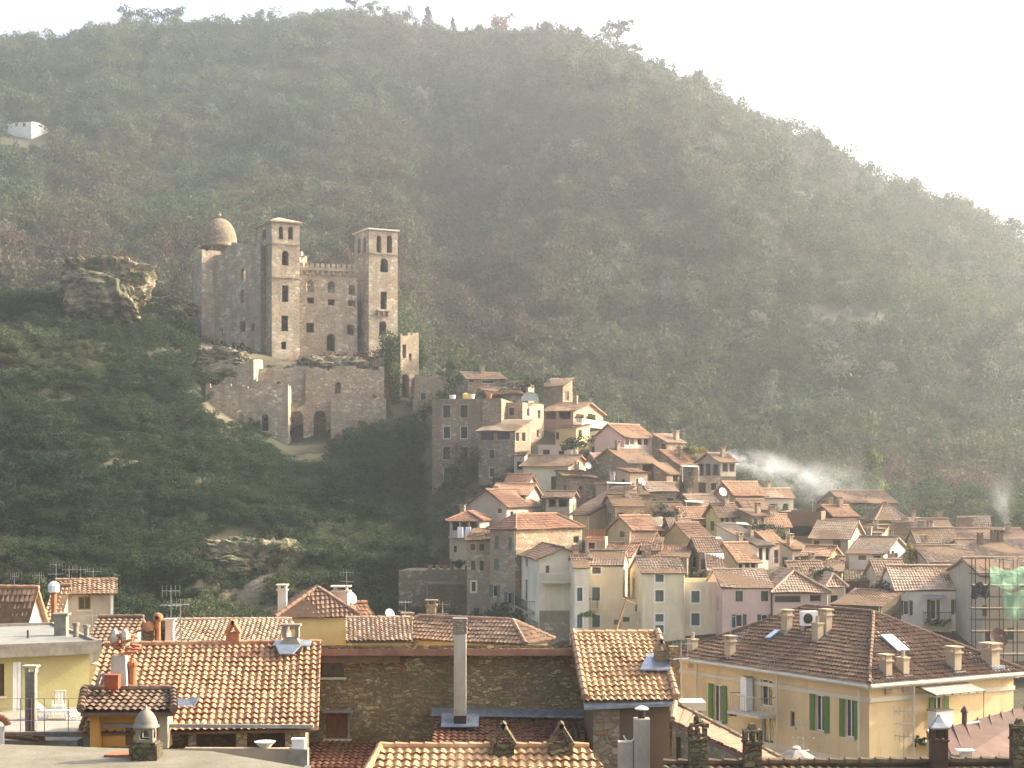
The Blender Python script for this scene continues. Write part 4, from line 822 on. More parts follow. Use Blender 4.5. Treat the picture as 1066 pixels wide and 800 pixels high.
mb.build('stone_base', 'stone_pale', cg.root)
ct = house('cream_house', 'cream house with green shutters and pointed white gable end', 612, 648, 590, 156, -8, d=7, h=12, roof='g', rise=1.7, wall='cream', rm='tile_pale', win=[('f', 621, 594, 9, 7, 'dx'), ('f', 620.5, 618.5, 8, 14, 'cx'), ('f', 620.5, 647, 8, 13, 'cx'), ('f', 603.5+6, 647, 4, 12, 'dx'), ('f', 642.5, 648, 7, 5, 'c')], shut='grey_green_shutter', over=.25)
balcony(ct, 'f', 613, 622, 635, .7, 'dark_metal', 'cornice')
house('annex_roof', 'brown roofed cream annex with glass door between gable and shutters', 598, 613, 592, 153, 4, d=6, h=12, roof='g', rise=1.3, wall='pale_cream', rm='tile_brown', win=[('f', 603.5, 619, 5.5, 14, 'cx'), ('f', 603.5, 647, 5.5, 14, 'cx'), ('f', 603.5, 666, 5.5, 8, 'dx')], shut='grey_green_shutter', over=.25)
house('stone_bay', 'dark recessed stone bay between the two cream houses', 646, 669, 592, 163, 0, d=5, h=12, roof='flat', wall='stone', auto=(2, 1, 'o'))
rb = house('recessed_house', 'narrow plain cream facade set back under the stone bay', 646, 669, 624, 155.5, 0, d=4, h=9, roof='flat', wall='cream', win=[('f', 663.5, 633, 5, 8, 'c'), ('f', 652, 645, 7, 5, 'c')], shut='grey_green_shutter')
cs = house('cream_house', 'square cream house with pale tile roof and four shuttered windows', 669, 713, 597.5, 152, 4, d=8, h=12, roof='g', rise=1.7, wall='cream', rm='tile_pale', win=[('f', 686.5, 602, 8.5, 8, 'cx'), ('f', 686.5, 620.5, 8.5, 12, 'cx'), ('f', 686.5, 643.5, 8.5, 8, 'cx'), ('f', 686.5, 655, 8.5, 8, 'cx')], shut='grey_green_shutter', over=.3, chim=1)
house('yellow_house', 'flat topped yellow house between the square cream and pink ones', 713, 751, 606, 153, 2, d=7, h=11, roof='flat', wall='cream', win=[('f', 724, 621.5, 8.5, 12, 'cx'), ('f', 724, 645, 8.5, 13, 'cx')], shut='grey_green_shutter')
house('pink_house', 'pink front row house with green shutters and glazed doors', 752, 804, 613, 150, 4, d=8, h=11, roof='g', rise=1.9, wall='pink', rm='tile_pale', win=[('f', 769.5, 621, 7.5, 11, 'c'), ('f', 796, 621, 7.5, 11, 'c'), ('f', 769.5, 646.5, 7, 13, 'sw'), ('f', 796, 645.5, 7, 11, 'sw')], shut='green_shutter', over=.25)
house('pink_restaurant', 'low pink house with a dark band of windows under hipped roof', 805, 862, 618, 150, 4, d=10, h=8, roof='hip', rise=2.1, wall='pink', rm='tile_pale', win=[('f', 820, 624, 27, 7, 'd'), ('f', 849, 623, 12, 7, 'd')], over=.5)
house('corner_house', 'small hipped roof wing joined to the right of the low pink house', 861, 880, 612, 154, 8, d=7, h=8, roof='hip', rise=1.3, wall='grey_render', rm='tile_pale', auto=(1, 1, 'd'))
house('timber_balcony_house', 'narrow house with orange timber balcony right of the hipped stone house', 609, 630, 560, 172, -6, d=6, h=9, roof='flat', wall='tan', win=[('f', 616, 569, 7, 8, 'dx')])
mb = MB(); p_ = W(609, 562, 170.9); mb.obox(p_-Vector((0, 0, .12)), (2.1, 0, 0), (0, .95, 0), (0, 0, .1))
for i in range(15): mb.obox(p_+Vector((i*.145, 0, 0)), (.09, 0, 0), (0, .04, 0), (0, 0, .95))
mb.obox(p_+Vector((-.05, -.02, .97)), (2.2, 0, 0), (0, .09, 0), (0, 0, .07)); tag(mb.build('timber_balcony', 'terracotta'), 'orange slatted timber balcony hung on the narrow house', 'balcony')
house('red_roofed_house', 'low house with plain red roof behind the pointed white gable', 628, 655, 581, 166, -14, xs=672, h=7, roof='g', rise=1.6, wall='tan', rm='tile_red', win=[('s', 658, 577, 5, 8, 'd'), ('s', 665, 579, 5, 8, 'd')], over=.5, chim=1)
house('brick_gable_house', 'house with tall dark openings in its gable and bicolour roof', 661, 688, 553, 180, 28, xs=633, h=7, roof='g', rise=2.0, wall='ochre', rm='tile_terra', win=[('s', 647.5, 554, 4.5, 11, 'o'), ('s', 658, 556, 6, 10, 'o'), ('f', 669, 558, 6, 6, 'd'), ('f', 681, 558, 10, 6, 'd')], over=.6)
house('pale_parapet_house', 'pale parapet wall house behind the tall dark openings', 642, 690, 539, 184, -4, d=5, h=6, roof='flat', wall='pale_cream')
house('terracotta_roof_house', 'house with bright terracotta roof below a white chimney pot', 720, 741, 562, 177, 36, xs=689, h=6, roof='g', rise=2.2, wall='ochre', rm='tile_terra', win=[('f', 728, 568, 4, 7, 'd')], over=.5, chim=1)
house('dark_red_roof', 'low shed with dark red roof in front of the terracotta roof', 682, 715, 581, 168, -12, xs=724, h=5, roof='g', rise=1.2, wall='stone', rm='tile_red', over=.4)
house('slate_red_roof', 'small twin roof with pale gutters beside the dark red shed', 668, 687, 574, 170, -8, d=6, h=5, roof='s', rise=1.4, wall='stone', rm='tile_brown', over=.3)
house('white_edged_roof', 'little roof with white edges above the flat topped yellow house', 737, 755, 594, 160, -4, d=5, h=6, roof='s', rise=1.6, wall='stone', rm='tile_brown', over=.2, trim='white')
house('hipped_yellow_house', 'yellow walled house with broad orange roof and white doors', 768, 789, 585, 171, 30, xs=742, h=6, roof='g', rise=2.4, wall='cream', rm='tile_terra', win=[('f', 771, 590, 4, 9, 'd'), ('f', 778, 590, 5, 8, 'cw'), ('f', 784, 590, 4, 8, 'd')], over=.6, chim=1)
house('grey_roof_house', 'house with long grey brown roof and white window wall', 788, 804, 569, 176, 36, xs=746, h=7, roof='s', rise=2.6, wall='white_wall', rm='tile_slate', win=[('f', 792, 577, 4, 13, 'd'), ('f', 799, 577, 4, 13, 'd')], over=.6)
house('yellow_cottage', 'pale yellow cottage with lean-to veranda in the middle of the slope', 749, 769, 537, 188, 24, xs=735, h=6, roof='g', rise=1.7, wall='lime_yellow', rm='tile_old', win=[('f', 752.5, 543, 4, 8, 'd'), ('f', 758, 543, 4, 8, 'd'), ('f', 763.5, 543, 4, 8, 'd')], over=.7, chim=1)
house('brown_house', 'dark walled house with thin sunlit roof right of the yellow cottage', 783, 797, 538, 187, 34, xs=768, h=8, roof='s', rise=.9, wall='stone', rm='tile_terra', win=[('f', 787, 543, 4, 7, 'd'), ('f', 794, 541, 3, 5, 'd')], over=.5)
house('small_stone_house', 'small stone house with orange roof strip above the yellow cottage', 712, 738, 540, 191, 20, xs=700, h=5, roof='g', rise=1.5, wall='stone', rm='tile_terra', auto=(2, 1, 'd'), over=.5)
house('small_stone_house', 'small stone house with brown roof left of the yellow cottage', 722, 750, 527, 197, 24, xs=704, h=5, roof='g', rise=1.6, wall='stone_warm', rm='tile_pale', auto=(2, 1, 'd'), over=.5, chim=1)
house('small_stone_house', 'shaded stone house under the orange lean-to tiles', 676, 704, 512, 199, 16, xs=664, h=6, roof='g', rise=1.3, wall='stone_warm', rm='tile_pale', auto=(2, 1, 'd'), over=.5)
house('small_stone_house', 'stone cottage tucked below the rose red house', 776, 800, 531, 194, 24, xs=760, h=5, roof='g', rise=1.4, wall='stone', rm='tile_old', auto=(2, 1, 'd'), over=.5)
house('small_stone_house', 'stone cottage in shadow between ochre gable and terracotta roof', 684, 712, 533, 193, 10, xs=674, h=6, roof='g', rise=1.3, wall='stone', rm='tile_old', auto=(2, 1, 'd'), over=.5)
house('lit_roof_house', 'shed with bright orange roof panel right of the grey brown roof', 800, 816, 566, 178, 44, xs=782, h=5, roof='s', rise=2.0, wall='rose', rm='tile_terra', over=.3)
house('stone_cottage', 'cottage with orange roof below the dark flat topped house', 825, 842, 573, 173, 34, xs=814, h=5, roof='s', rise=1.0, wall='tan', rm='tile_terra', auto=(2, 1, 'd'), chim=1)
df = house('flat_topped_house', 'dark brown flat topped house with deep shaded porch', 811, 855, 533, 196, -14, xs=866, h=7, roof='flat', wall='brown_render', win=[('f', 834, 553, 40, 10, 'o')])
house('pillared_house', 'house with orange roof and white pillars behind the dark flat top', 868, 892, 538, 205, 24, xs=846, h=6, roof='g', rise=1.7, wall='stone', rm='tile_terra', win=[('f', 872, 544, 5, 8, 'o'), ('f', 880, 544, 5, 8, 'o'), ('f', 887, 544, 4, 7, 'o')], over=.6, chim=2)
house('hazy_house', 'large brown roofed house half lost in smoke at the rear', 880, 932, 524, 236, 14, xs=852, h=9, roof='g', rise=2.2, wall='stone', rm='tile_old', win=[('f', 892, 520, 7, 9, 'd'), ('f', 914, 524, 7, 8, 'd'), ('f', 896, 540, 6, 7, 'd')], over=.6)
house('gable_house', 'house with pale triangular gable in front of the hazy rear house', 912, 943, 542, 216, 12, xs=898, h=7, roof='hip', rise=2.6, wall='stone', rm='tile_pale', win=[('f', 918, 548, 8, 7, 'd'), ('f', 930, 553, 7, 5, 'ad')], over=.5, chim=1)
house('lattice_house', 'narrow house with white pillars right of the pale tiled roof', 893, 918, 556, 196, -16, xs=926, h=7, roof='s', rise=.9, wall='ochre', rm='tile_old', win=[('f', 899, 562, 5, 9, 'd'), ('f', 908, 562, 5, 10, 'o')])
house('tiled_barn', 'barn with broad pale tile roof and boarded front', 845, 883, 561, 181, -24, xs=899, h=8, roof='g', rise=2.3, wall='tan', rm='tile_pale', win=[('f', 850, 567, 6, 8, 'c'), ('f', 871, 567, 8, 9, 'c'), ('s', 890, 566, 4, 6, 'd')], shut='brown_shutter', over=.6)
house('white_framed_house', 'small house with white framed gable windows below the pale barn', 835, 862, 580, 167, -30, xs=875, h=5, roof='g', rise=1.2, wall='ochre', rm='tile_terra', win=[('s', 864.5, 586, 3, 9, 'w'), ('s', 869.5, 586, 3, 8, 'w'), ('s', 873.5, 587, 2, 9, 'c')], over=.5)
house('white_house', 'white house with two dark windows and sunlit yellow grey roof', 884, 920, 577, 172, -24, xs=944, h=7, roof='g', rise=2.0, wall='white_wall', rm='tile_slate', win=[('f', 897.5, 579+2, 9, 6, 'd'), ('f', 913, 581, 8, 6, 'd'), ('s', 932, 577, 5, 9, 'dx')], over=.6)
house('tarpaulin_roof_house', 'low house with white sheets on its roof under the framed gable', 826, 858, 599, 160, 16, xs=814, h=6, roof='g', rise=1.5, wall='stone', rm='tile_old', over=.5, chim=1)
house('brown_roof_house', 'dark stone house with plain brown roof left of the white front', 868, 917, 632, 141, -34, d=5.5, h=7, roof='s', rise=1.2, wall='mossy_stone', rm='tile_brown', over=.4)
house('mossy_house', 'small stone house with mossy roof above the plain brown roof', 882, 914, 606, 158, -10, d=6, h=7, roof='g', rise=1.1, wall='mossy_stone', rm='tile_mossy', auto=(2, 1, 'd'))
wh = house('white_villa', 'white house with green shutters and flower balcony', 933, 1013, 615, 145, 2, xs=915, h=12, roof='g', rise=2.6, wall='white_wall', rm='tile_pale', win=[('f', 943.5, 633, 6, 15, 'sw'), ('f', 971.5, 635, 6, 20, 'sw'), ('f', 996.5, 632, 6, 15, 'sw'), ('f', 973, 663, 10, 11, 'dx'), ('f', 996.5, 665, 12, 16, 'dx')], shut='green_shutter', over=.3)
balcony(wh, 'f', 961, 988, 650, .8); ivy(wh.root, [(917+3*i, 615+9*j, 146+(5-i)*.9, 1.1) for i in range(5) for j in range(5)], 'dark_leaf', 90, .16, 9)
MB().obox(on_face(wh, 'f', 960, 623)[0]+Vector((0, -.9, 0)), Vector((2.0, 0, 0)), Vector((0, .9, .25)), Vector((0, 0, .05))).build('awning', 'grey_cloth', wh.root)
house('wide_red_roof_house', 'house with wide pinkish roof behind the white villa', 968, 1018, 586, 163, 4, d=9, h=7, roof='g', rise=1.9, wall='tan', rm='tile_pale', win=[('f', 975, 592, 6, 5, 'd'), ('f', 990, 592, 6, 5, 'd')], over=.6, chim=1)
house('rear_house', 'hazy house with pale roof behind the wide pinkish roof', 955, 996, 565, 186, 10, xs=944, h=7, roof='g', rise=2.0, wall='stone', rm='tile_pale', auto=(2, 1, 'd'), chim=2)
house('rear_house', 'small grey gabled house at the foot of the hill', 930, 970, 556, 208, -14, xs=978, h=7, roof='g', rise=1.8, wall='grey_render', rm='tile_pale', auto=(2, 1, 'd'))
house('right_edge_house', 'house with dark chimneys and pale roof by the right edge', 1016, 1085, 581, 172, 8, d=10, h=8, roof='g', rise=2.2, wall='tan', rm='tile_pale', win=[('f', 1030, 590, 6, 7, 'd'), ('f', 1050, 590, 6, 7, 'd')], over=.6, chim=3, cm='brown_render')
house('right_edge_house', 'rear house with brown roof under the thin blue smoke', 1000, 1075, 566, 190, 4, d=9, h=8, roof='g', rise=2.0, wall='grey_render', rm='tile_old', auto=(3, 1, 'd'), over=.5, chim=2)
house('small_stone_house', 'hazy cottage right of the pale triangular gable', 944, 962, 549, 222, 18, xs=934, h=6, roof='g', rise=1.4, wall='stone', rm='tile_pale', auto=(2, 1, 'd'))
tall = house('scaffolded_house', 'tall grey house wrapped in scaffolding by the right edge', 1022, 1085, 600, 138, 2, d=9, h=14, roof='g', rise=1.2, wall='grey_render', rm='tile_pale', win=[('f', 1024+0, 636, 7, 12, 'c'), ('f', 1052, 626, 7, 12, 'c'), ('f', 1052, 660, 7, 13, 'c'), ('f', 1030, 664, 8, 13, 'd')], over=.3)
house('link_house', 'narrow house with black draped balcony between villa and scaffold', 1012, 1023, 611, 146, 2, d=7, h=13, roof='g', rise=1.9, wall='white_wall', rm='tile_pale', win=[('f', 1017, 631, 7, 12, 'd'), ('f', 1017, 662, 7, 13, 'd')], over=.2)
sc_ = thing('scaffolding', 'steel scaffolding standing in front of the tall grey house', 'scaffolding', (W(1012, 700, 136).x, 135.5, ground(W(1040, 700, 136).x, 136)))
x0_, z0_ = W(1012, 700, 136).x, sc_.location.z; zt_ = yz(135.5, 592); mb = MB(); mp = MB()
for i in range(6):
    for dy in (0, 1.1): mb.tube((x0_+i*1.15, 135+dy, z0_), (x0_+i*1.15, 135+dy, zt_+.8), .04, n=5)
k = 0
while z0_+1.9*k < zt_:
    z = z0_+1.9*k; k += 1
    for dy in (0, 1.1): mb.tube((x0_-.2, 135+dy, z), (x0_+6, 135+dy, z), .035, n=5); mb.tube((x0_-.2, 135+dy, z+1), (x0_+6, 135+dy, z+1), .03, n=5)
    mp.obox((x0_-.2, 135.05, z+.05), (6.2, 0, 0), (0, 1, 0), (0, 0, .05))
mb.build('pole', 'dark_metal', sc_); mp.build('plank', 'pale_wood', sc_)
def netting(label, xa, xb, ya, yb, mat, sd):
    a_, b_ = W(xa, ya, 134.7), W(xb, yb, 134.7); mb = MB(); r = random.Random(sd); n_ = 12; m_ = 5; v = []
    for j in range(m_+1):
        for i in range(n_+1): v.append((a_.x+(b_.x-a_.x)*i/n_, 134.7+.22*math.sin(i*1.3+j*.8+sd)+r.uniform(-.06, .06), a_.z+(b_.z-a_.z)*j/m_+.18*math.sin(i*.9+sd)*(j in (0, m_))))
    o = mb.add(v, [(j*(n_+1)+i, j*(n_+1)+i+1, (j+1)*(n_+1)+i+1, (j+1)*(n_+1)+i) for j in range(m_) for i in range(n_)]).build('safety_net', mat)
    md = o.modifiers.new('thick', 'SOLIDIFY'); md.thickness = .02; return tag(o, label, 'netting')
m, n, l, b = _mat('net_green'); b.inputs['Base Color'].default_value = (.30, .62, .42, 1); tr = N(n, 'ShaderNodeBsdfTransparent'); mx = N(n, 'ShaderNodeMixShader'); mx.inputs[0].default_value = .68
tl = N(n, 'ShaderNodeBsdfTranslucent'); tl.inputs[0].default_value = (.45, .75, .55, 1); m2_ = N(n, 'ShaderNodeMixShader'); l.new(b.outputs[0], m2_.inputs[1]); l.new(tl.outputs[0], m2_.inputs[2])
l.new(m2_.outputs[0], mx.inputs[1]); l.new(tr.outputs[0], mx.inputs[2]); l.new(mx.outputs[0], n['Material Output'].inputs[0])
netting('green safety netting on the upper scaffolding lifts', 1031, 1085, 592, 612, 'net_green', 1)
netting('green safety netting sagging on the middle scaffolding lifts', 1044, 1085, 616, 645, 'net_green', 2)
netting('black safety netting hung beside the white villa', 1011, 1031, 608, 622, 'black_net', 3)
house('hill_villa', 'little white villa far up the wooded hill at the left', 8, 33, 127, VILLA_D, -14, xs=51, h=5, roof='g', rise=1.1, wall='white', rm='tile_pale', win=[('f', 17, 130, 3, 4, 'd'), ('f', 25, 130, 3, 4, 'd'), ('s', 42, 130, 4, 5, 'd')], floor=yz(VILLA_D, 152), cat='villa')
for (x0_, x1_, ye_, D_, a_, xs_, wl_, rm_, lb_) in ((640, 668, 527, 186, 14, 628, 'stone_warm', 'tile_old', 'stone house wedged behind the tall dark openings'), (700, 722, 553, 181, 22, 690, 'stone', 'tile_pale', 'stone house squeezed above the bright terracotta roof'),
    (852, 876, 597, 161, -12, 884, 'ochre', 'tile_old', 'ochre house between the framed gable and the mossy roof'), (800, 822, 548, 190, 22, 790, 'cream', 'tile_terra', 'small cream house left of the dark flat topped house'),
    (914, 942, 598, 156, 10, 902, 'grey_render', 'tile_old', 'grey house just behind the left end of the white villa'), (655, 676, 567, 173, -16, 686, 'ochre', 'tile_red', 'ochre house left of the twin roof with pale gutters'), (728, 748, 574, 170, 18, 716, 'stone_warm', 'tile_old', 'stone house beside the little roof with white edges'),
    (526, 548, 505, 203, -20, 558, 'tan', 'tile_red', 'tan house at the right foot of the tall grey block'), (622, 646, 483, 212, 30, 610, 'stone', 'tile_pale', 'stone house right of the orange cloth gable'), (866, 892, 553, 199, 14, 856, 'stone', 'tile_red', 'red roofed stone house below the white pillars'), (960, 990, 551, 214, 8, 950, 'tan', 'tile_old', 'tan house at the hill foot near the right'), (1000, 1030, 549, 216, -6, 1040, 'grey_render', 'tile_pale', 'last pale roofed house at the hill foot on the right')):
    house('village_house', lb_, x0_, x1_, ye_, D_, a_, xs=xs_, h=6, roof='g', rise=1.6, wall=wl_, rm=rm_, auto=(2, 1, 'd'), over=.5)
# garden walls at the foot of the village
def gwall(name, label, x0, x1, yt, D, h, mat, a=0, d=1.2, merlon=False):
    A = W(x0, yt, D); ar = math.radians(a); e = Vector((math.cos(ar), math.sin(ar), 0)); t1 = (x1-CX)/F; L = (t1*A.y-A.x)/(e.x-t1*e.y); nn = Vector((e.y, -e.x, 0)); mb = MB()
    mb.obox(Vector((A.x, A.y, A.z-h)), e*L, -nn*d, Vector((0, 0, h)))
    if merlon:
        k = int(L/.8)
        for i in range(k): mb.obox(Vector((A.x, A.y, A.z+.003))+e*(i+.2)*L/k, e*.45, -nn*.35, Vector((0, 0, .45)))
    return tag(mb.build(name, mat), label, 'wall')
gwall('garden_wall', 'battlemented garden wall at the left foot of the village', 444, 490, 593, 178, 6, 'stone_warm', 0, 1.5, True)
gwall('retaining_wall', 'big square retaining wall below the battlemented wall', 415, 448, 594, 180, 7, 'stone', -10, 6)
gwall('retaining_wall', 'low mossy retaining wall under the laundry house', 446, 488, 608, 172, 6, 'mossy_stone', 4, 4)
ov = W(599, 480, 212.9); mb = MB(); mb.slab([ov+Vector((.7*i/4*.5, .7*i/4*.87, 0)) for i in range(0, 5)]+[ov+Vector((.7*i/4*.5+.03*(i % 2), .7*i/4*.87-.05*(i % 2), -.8)) for i in range(4, -1, -1)], (.02, -.01, 0))
tag(mb.build('hanging_cloth', 'orange_cloth'), 'bright orange cloth hanging in the gable of the plain cream house', 'cloth')
tp = W(570, 470, 224); mb = MB(); v = [(tp.x+i*.55, tp.y+j*.5, tp.z-.5+.25*math.sin(i*1.7+j)+.12*j) for j in range(5) for i in range(7)]; mb.add(v, [(j*7+i, j*7+i+1, (j+1)*7+i+1, (j+1)*7+i) for j in range(4) for i in range(6)])
o = mb.build('tarpaulin', 'blue_metal'); o.modifiers.new('thick', 'SOLIDIFY').thickness = .04; tag(o, 'crumpled pale blue tarpaulin on the grey annex roof', 'tarpaulin')
for i, (px, py, D, c_, lb_) in enumerate(((471, 413, 229, 'white_cloth', 'white bin on the palazzo roof terrace, leftmost there'), (485, 411.5, 229, 'yellow_cloth', 'yellow awning box on the palazzo roof terrace'), (491, 412, 229, 'white_cloth', 'pale garden chair on the palazzo roof terrace'), (509, 412, 230, 'clay_pot', 'clay planter by the dark loft opening'))):
    P_ = W(px, py+3, D); mb = MB(); mb.lathe(P_-Vector((0, 0, .3)), [(.34, 0), (.46, .75), (.5, .8), (.5, .9)] if i != 1 else [(.6, 0), (.62, .75), (.4, .95), (.1, 1.0)], 10 if i != 1 else 4); tag(mb.build('terrace_bin' if i == 0 else 'awning_box' if i == 1 else 'garden_chair' if i == 2 else 'planter', c_), lb_, ('bin', 'awning', 'chair', 'planter')[i])
# skylights and dishes among the village roofs
dish('white satellite dish on the narrow stone roof under the veranda', W(752, 517, 196), .55, .5); dish('pale satellite dish on the flat sunlit parapet house', W(668, 506, 200), .5, .4)
dish('white satellite dish beside the smoke veranda roof', W(612, 487, 209), .45, .5, pole=.2)
for x, yt, yb, D, st_, lb_ in ((644, 429, 443, 224, 1, 'aerial behind the roof ridge of the pale pink house'), (712, 446, 462, 222, 2, 'aerial on the low skyline house near the bright shrubs'), (463, 378, 390, 262, 0, 'aerial on the overgrown gable ruin'), (712, 544, 558, 180, 2, 'white aerial on the bright terracotta roof'), (806, 580, 594, 168, 2, 'white aerial among the roofs right of the white window wall'), (789, 537, 555, 184, 0, 'tall pole aerial below the dark walled house'), (678, 448, 455, 222, 1, 'tiny aerial between pink house and skyline house'), (612, 418, 428, 238, 0, 'short aerial on the long loggia roof')):
    antenna(lb_, x, yt, yb+4, D, st_)
# leaning pole
t = thing('leaning_pole', 'thin rusty pole leaning in front of the cream houses', 'pole', W(637, 668, 66)); MB().tube(W(637, 670, 66), W(652, 624, 66), .05, .035).build('shaft', 'pale_wood', t); MB().tube(W(646, 622, 66), W(662, 630, 66), .03).build('crossbar', 'pale_wood', t)
# smoke
def smoke(label, p0, p1, r0, r1, dens, seed, stretch=(.35, 1, 1)):
    # a plume along its own x axis, widening from r0 to r1, thinning towards its edge and its far end
    p0, p1 = Vector(p0), Vector(p1); L = (p1-p0).length; mb = MB(); n_ = 18; m_ = 16; v = []; f = []
    for i in range(m_+1):
        u = i/m_; r = (r0+(r1-r0)*u)*min(1, (.15+u*8), (1-u)*5+.02)
        for k in range(n_): th = 2*math.pi*k/n_; v.append((u*L, r*math.cos(th), r*math.sin(th)))
    f = [(i*n_+k, i*n_+(k+1) % n_, (i+1)*n_+(k+1) % n_, (i+1)*n_+k) for i in range(m_) for k in range(n_)]+[tuple(range(n_))[::-1], tuple(m_*n_+k for k in range(n_))]
    mm = bpy.data.materials.new('smoke'); mm.use_nodes = True; n = mm.node_tree.nodes; n.remove(n['Principled BSDF']); l = mm.node_tree.links; M['smoke%d' % seed] = mm
    pv = N(n, 'ShaderNodeVolumePrincipled'); pv.inputs['Color'].default_value = (.88, .93, 1, 1); pv.inputs['Anisotropy'].default_value = .3
    oc = N(n, 'ShaderNodeTexCoord').outputs['Object']; sx = N(n, 'ShaderNodeSeparateXYZ'); l.new(oc, sx.inputs[0])
    def mth(op, x, y):
        q = N(n, 'ShaderNodeMath', operation=op)
        for k, w in enumerate((x, y)):
            if hasattr(w, 'links'): l.new(w, q.inputs[k])
            else: q.inputs[k].default_value = w
        return q.outputs[0]
    rad = mth('SQRT', mth('ADD', mth('MULTIPLY', sx.outputs[1], sx.outputs[1]), mth('MULTIPLY', sx.outputs[2], sx.outputs[2])), 0)
    R_ = mth('ADD', mth('MULTIPLY', sx.outputs[0], (r1-r0)/L), r0); e_ = mth('MAXIMUM', mth('SUBTRACT', 1.0, mth('DIVIDE', rad, R_)), 0); e_ = mth('MULTIPLY', e_, e_)
    fade = mth('MAXIMUM', mth('SUBTRACT', 1.0, mth('MULTIPLY', sx.outputs[0], .95/L)), 0); fade = mth('MULTIPLY', fade, fade)
    nz = ramp(n, l, noise(n, l, 3.2/max(r1, .5), 6, scaled(n, l, oc, stretch), .7, .9), .42, .68)
    l.new(mth('MULTIPLY', mth('MULTIPLY', mth('MULTIPLY', e_, fade), nz), dens), pv.inputs['Density']); l.new(pv.outputs[0], n['Material Output'].inputs['Volume'])
    o = mb.add(v, f).build('smoke', 'smoke%d' % seed); o.location = p0; o.rotation_euler = (p1-p0).to_track_quat('X', 'Z').to_euler(); return tag(o, label, 'smoke', kind='stuff')
smoke('white smoke pouring from the chimney beside the veranda', W(738, 476, 217), W(783, 484, 222), .9, 2.4, 3.4, 1, (.5, 1, 1))
smoke('grey smoke drifting down behind the village roofs', W(752, 472, 221), W(945, 532, 262), 1.6, 9.0, .42, 2)
smoke('thin blue smoke rising near the right edge', W(1048, 549, 196), W(1036, 492, 206), .5, 4.2, .5, 3)
c_ = W(1048, 556, 194); mb = MB(); mb.lathe(c_-Vector((0, 0, 1.6)), [(.28, 0), (.28, 2.0), (.4, 2.0), (.4, 2.15), (.2, 2.5)], 8); tag(mb.build('chimney_pot', 'white_paint'), 'white chimney pot under the thin blue smoke', 'chimney')
for (x0_, x1_, y, D, lb) in ((632, 658, 503.5, 201, 'long white canopy edge on the flat sunlit parapet house'), (710, 728, 486, 206, 'white terrace canopy left of the grey stone terrace block'), (714, 733, 523, 196, 'short white canopy above the brown roof left of the yellow cottage'), (738, 752, 561, 177, 'bent white canopy beside the terracotta roof'), (675, 700, 548, 183, 'narrow white canopy by the pale parapet wall house'), (768, 780, 546, 184, 'tiny white canopy over the pale cottage veranda')):
    p_ = W(x0_, y, D); L = (x1_-x0_)/F*D; t = thing('terrace_canopy', lb, 'canopy', p_); MB().obox(p_, (L, .2, -.1), (0, 1.6, .15), (0, 0, .07)).build('sheet', 'white_wall', t)
    for k in (.03, .97): MB().tube(p_+Vector((L*k, .1, 0)), p_+Vector((L*k, .1, -1.9)), .05, n=5).build('post', 'white_wall', t)
for x, yt, yb, D, st_, lb_ in ((700, 446, 460, 223, 1, 'aerial on the sunlit skyline roof edge'), (634, 484, 500, 204, 1, 'aerial over the flat parapet with the block chimney'), (772, 500, 514, 200, 0, 'aerial on the rose red house'), (846, 520, 536, 205, 1, 'aerial over the orange roof with white pillars'), (912, 552, 566, 184, 1, 'aerial over the white house with two windows'), (980, 560, 574, 164, 2, 'aerial on the wide pinkish roof'), (590, 536, 552, 170, 1, 'aerial at the right end of the red hipped roof'), (938, 578, 598, 147, 0, 'aerial at the left end of the white villa roof')): antenna(lb_, x, yt, yb+3, D, st_)
# ------------------------------------------------------------------ middle roofs, left to right
Z = Vector((0, 0, 1))
hl = house('cream_terrace_house', 'cream house with tiled roof and one dark square window at the left', 63, 116, 619, 93, 14, d=5, h=16, roof='g', rise=.5, wall='grime_white', rm='tile_old', win=[('f', 88, 628, 13, 14, 'd')], over=.35)
p0, e, nn = on_face(hl, 'f', 115, 690); MB().obox(p0+Z*-3+nn*.004, e*.16, nn*.05, Z*7.2).build('corner_strip', 'white', hl.root)
hl2 = house('tiled_roof_house', 'house with wide tiled slope and sunlit white gable end at the far left', -70, 23, 655, 86, -9, xs=46, h=14, roof='g', rise=1.95, wall='white', rm='tile_near', over=.3)
house('valley_roof_house', 'low tiled roof squeezed between the white gable and the cream house', 47, 62, 648, 90, 6, d=6, h=10, roof='g', rise=1.7, wall='grime_white', rm='tile_old', over=.1)
q = W(17, 640, 88.2); mb = MB(); mb.box(q-Z*.8, .5, .5, 1.6); mb.box(q+Z*.8, .34, .34, .35); t = thing('roof_chimney', 'small white roof vent on the tiled slope at the far left', 'chimney', q-Z*.8); mb.build('stack', 'grime_white', t); MB().box(q+Z*1.15, .5, .5, .12).build('cap', 'terracotta', t)
t = thing('flue_pipe', 'brown flue pipe with white cowl beside the white gable', 'chimney', W(56, 652, 86)); P_ = W(56, 652, 86); MB().tube(P_, P_+Z*1.75, .14, n=10).build('pipe', 'terracotta', t); MB().lathe(P_+Z*1.75, [(.15, 0), (.3, .05), (.3, .4), (.2, .55), (.05, .62)], 10).build('cowl', 'white_paint', t)
for i, (x, yt, yb, s) in enumerate(((15, 598, 610, 0), (41, 597, 610, 0), (58.5, 586, 609, 2), (72, 591, 609, 1), (84, 591, 609, 2), (97, 593, 610, 1))):
    antenna('far left roof aerial, number %s from the left edge' % ('one', 'two and nearly bare', 'three and tallest', 'four', 'five', 'six and last')[i], x, yt, yb, 96.3, s)
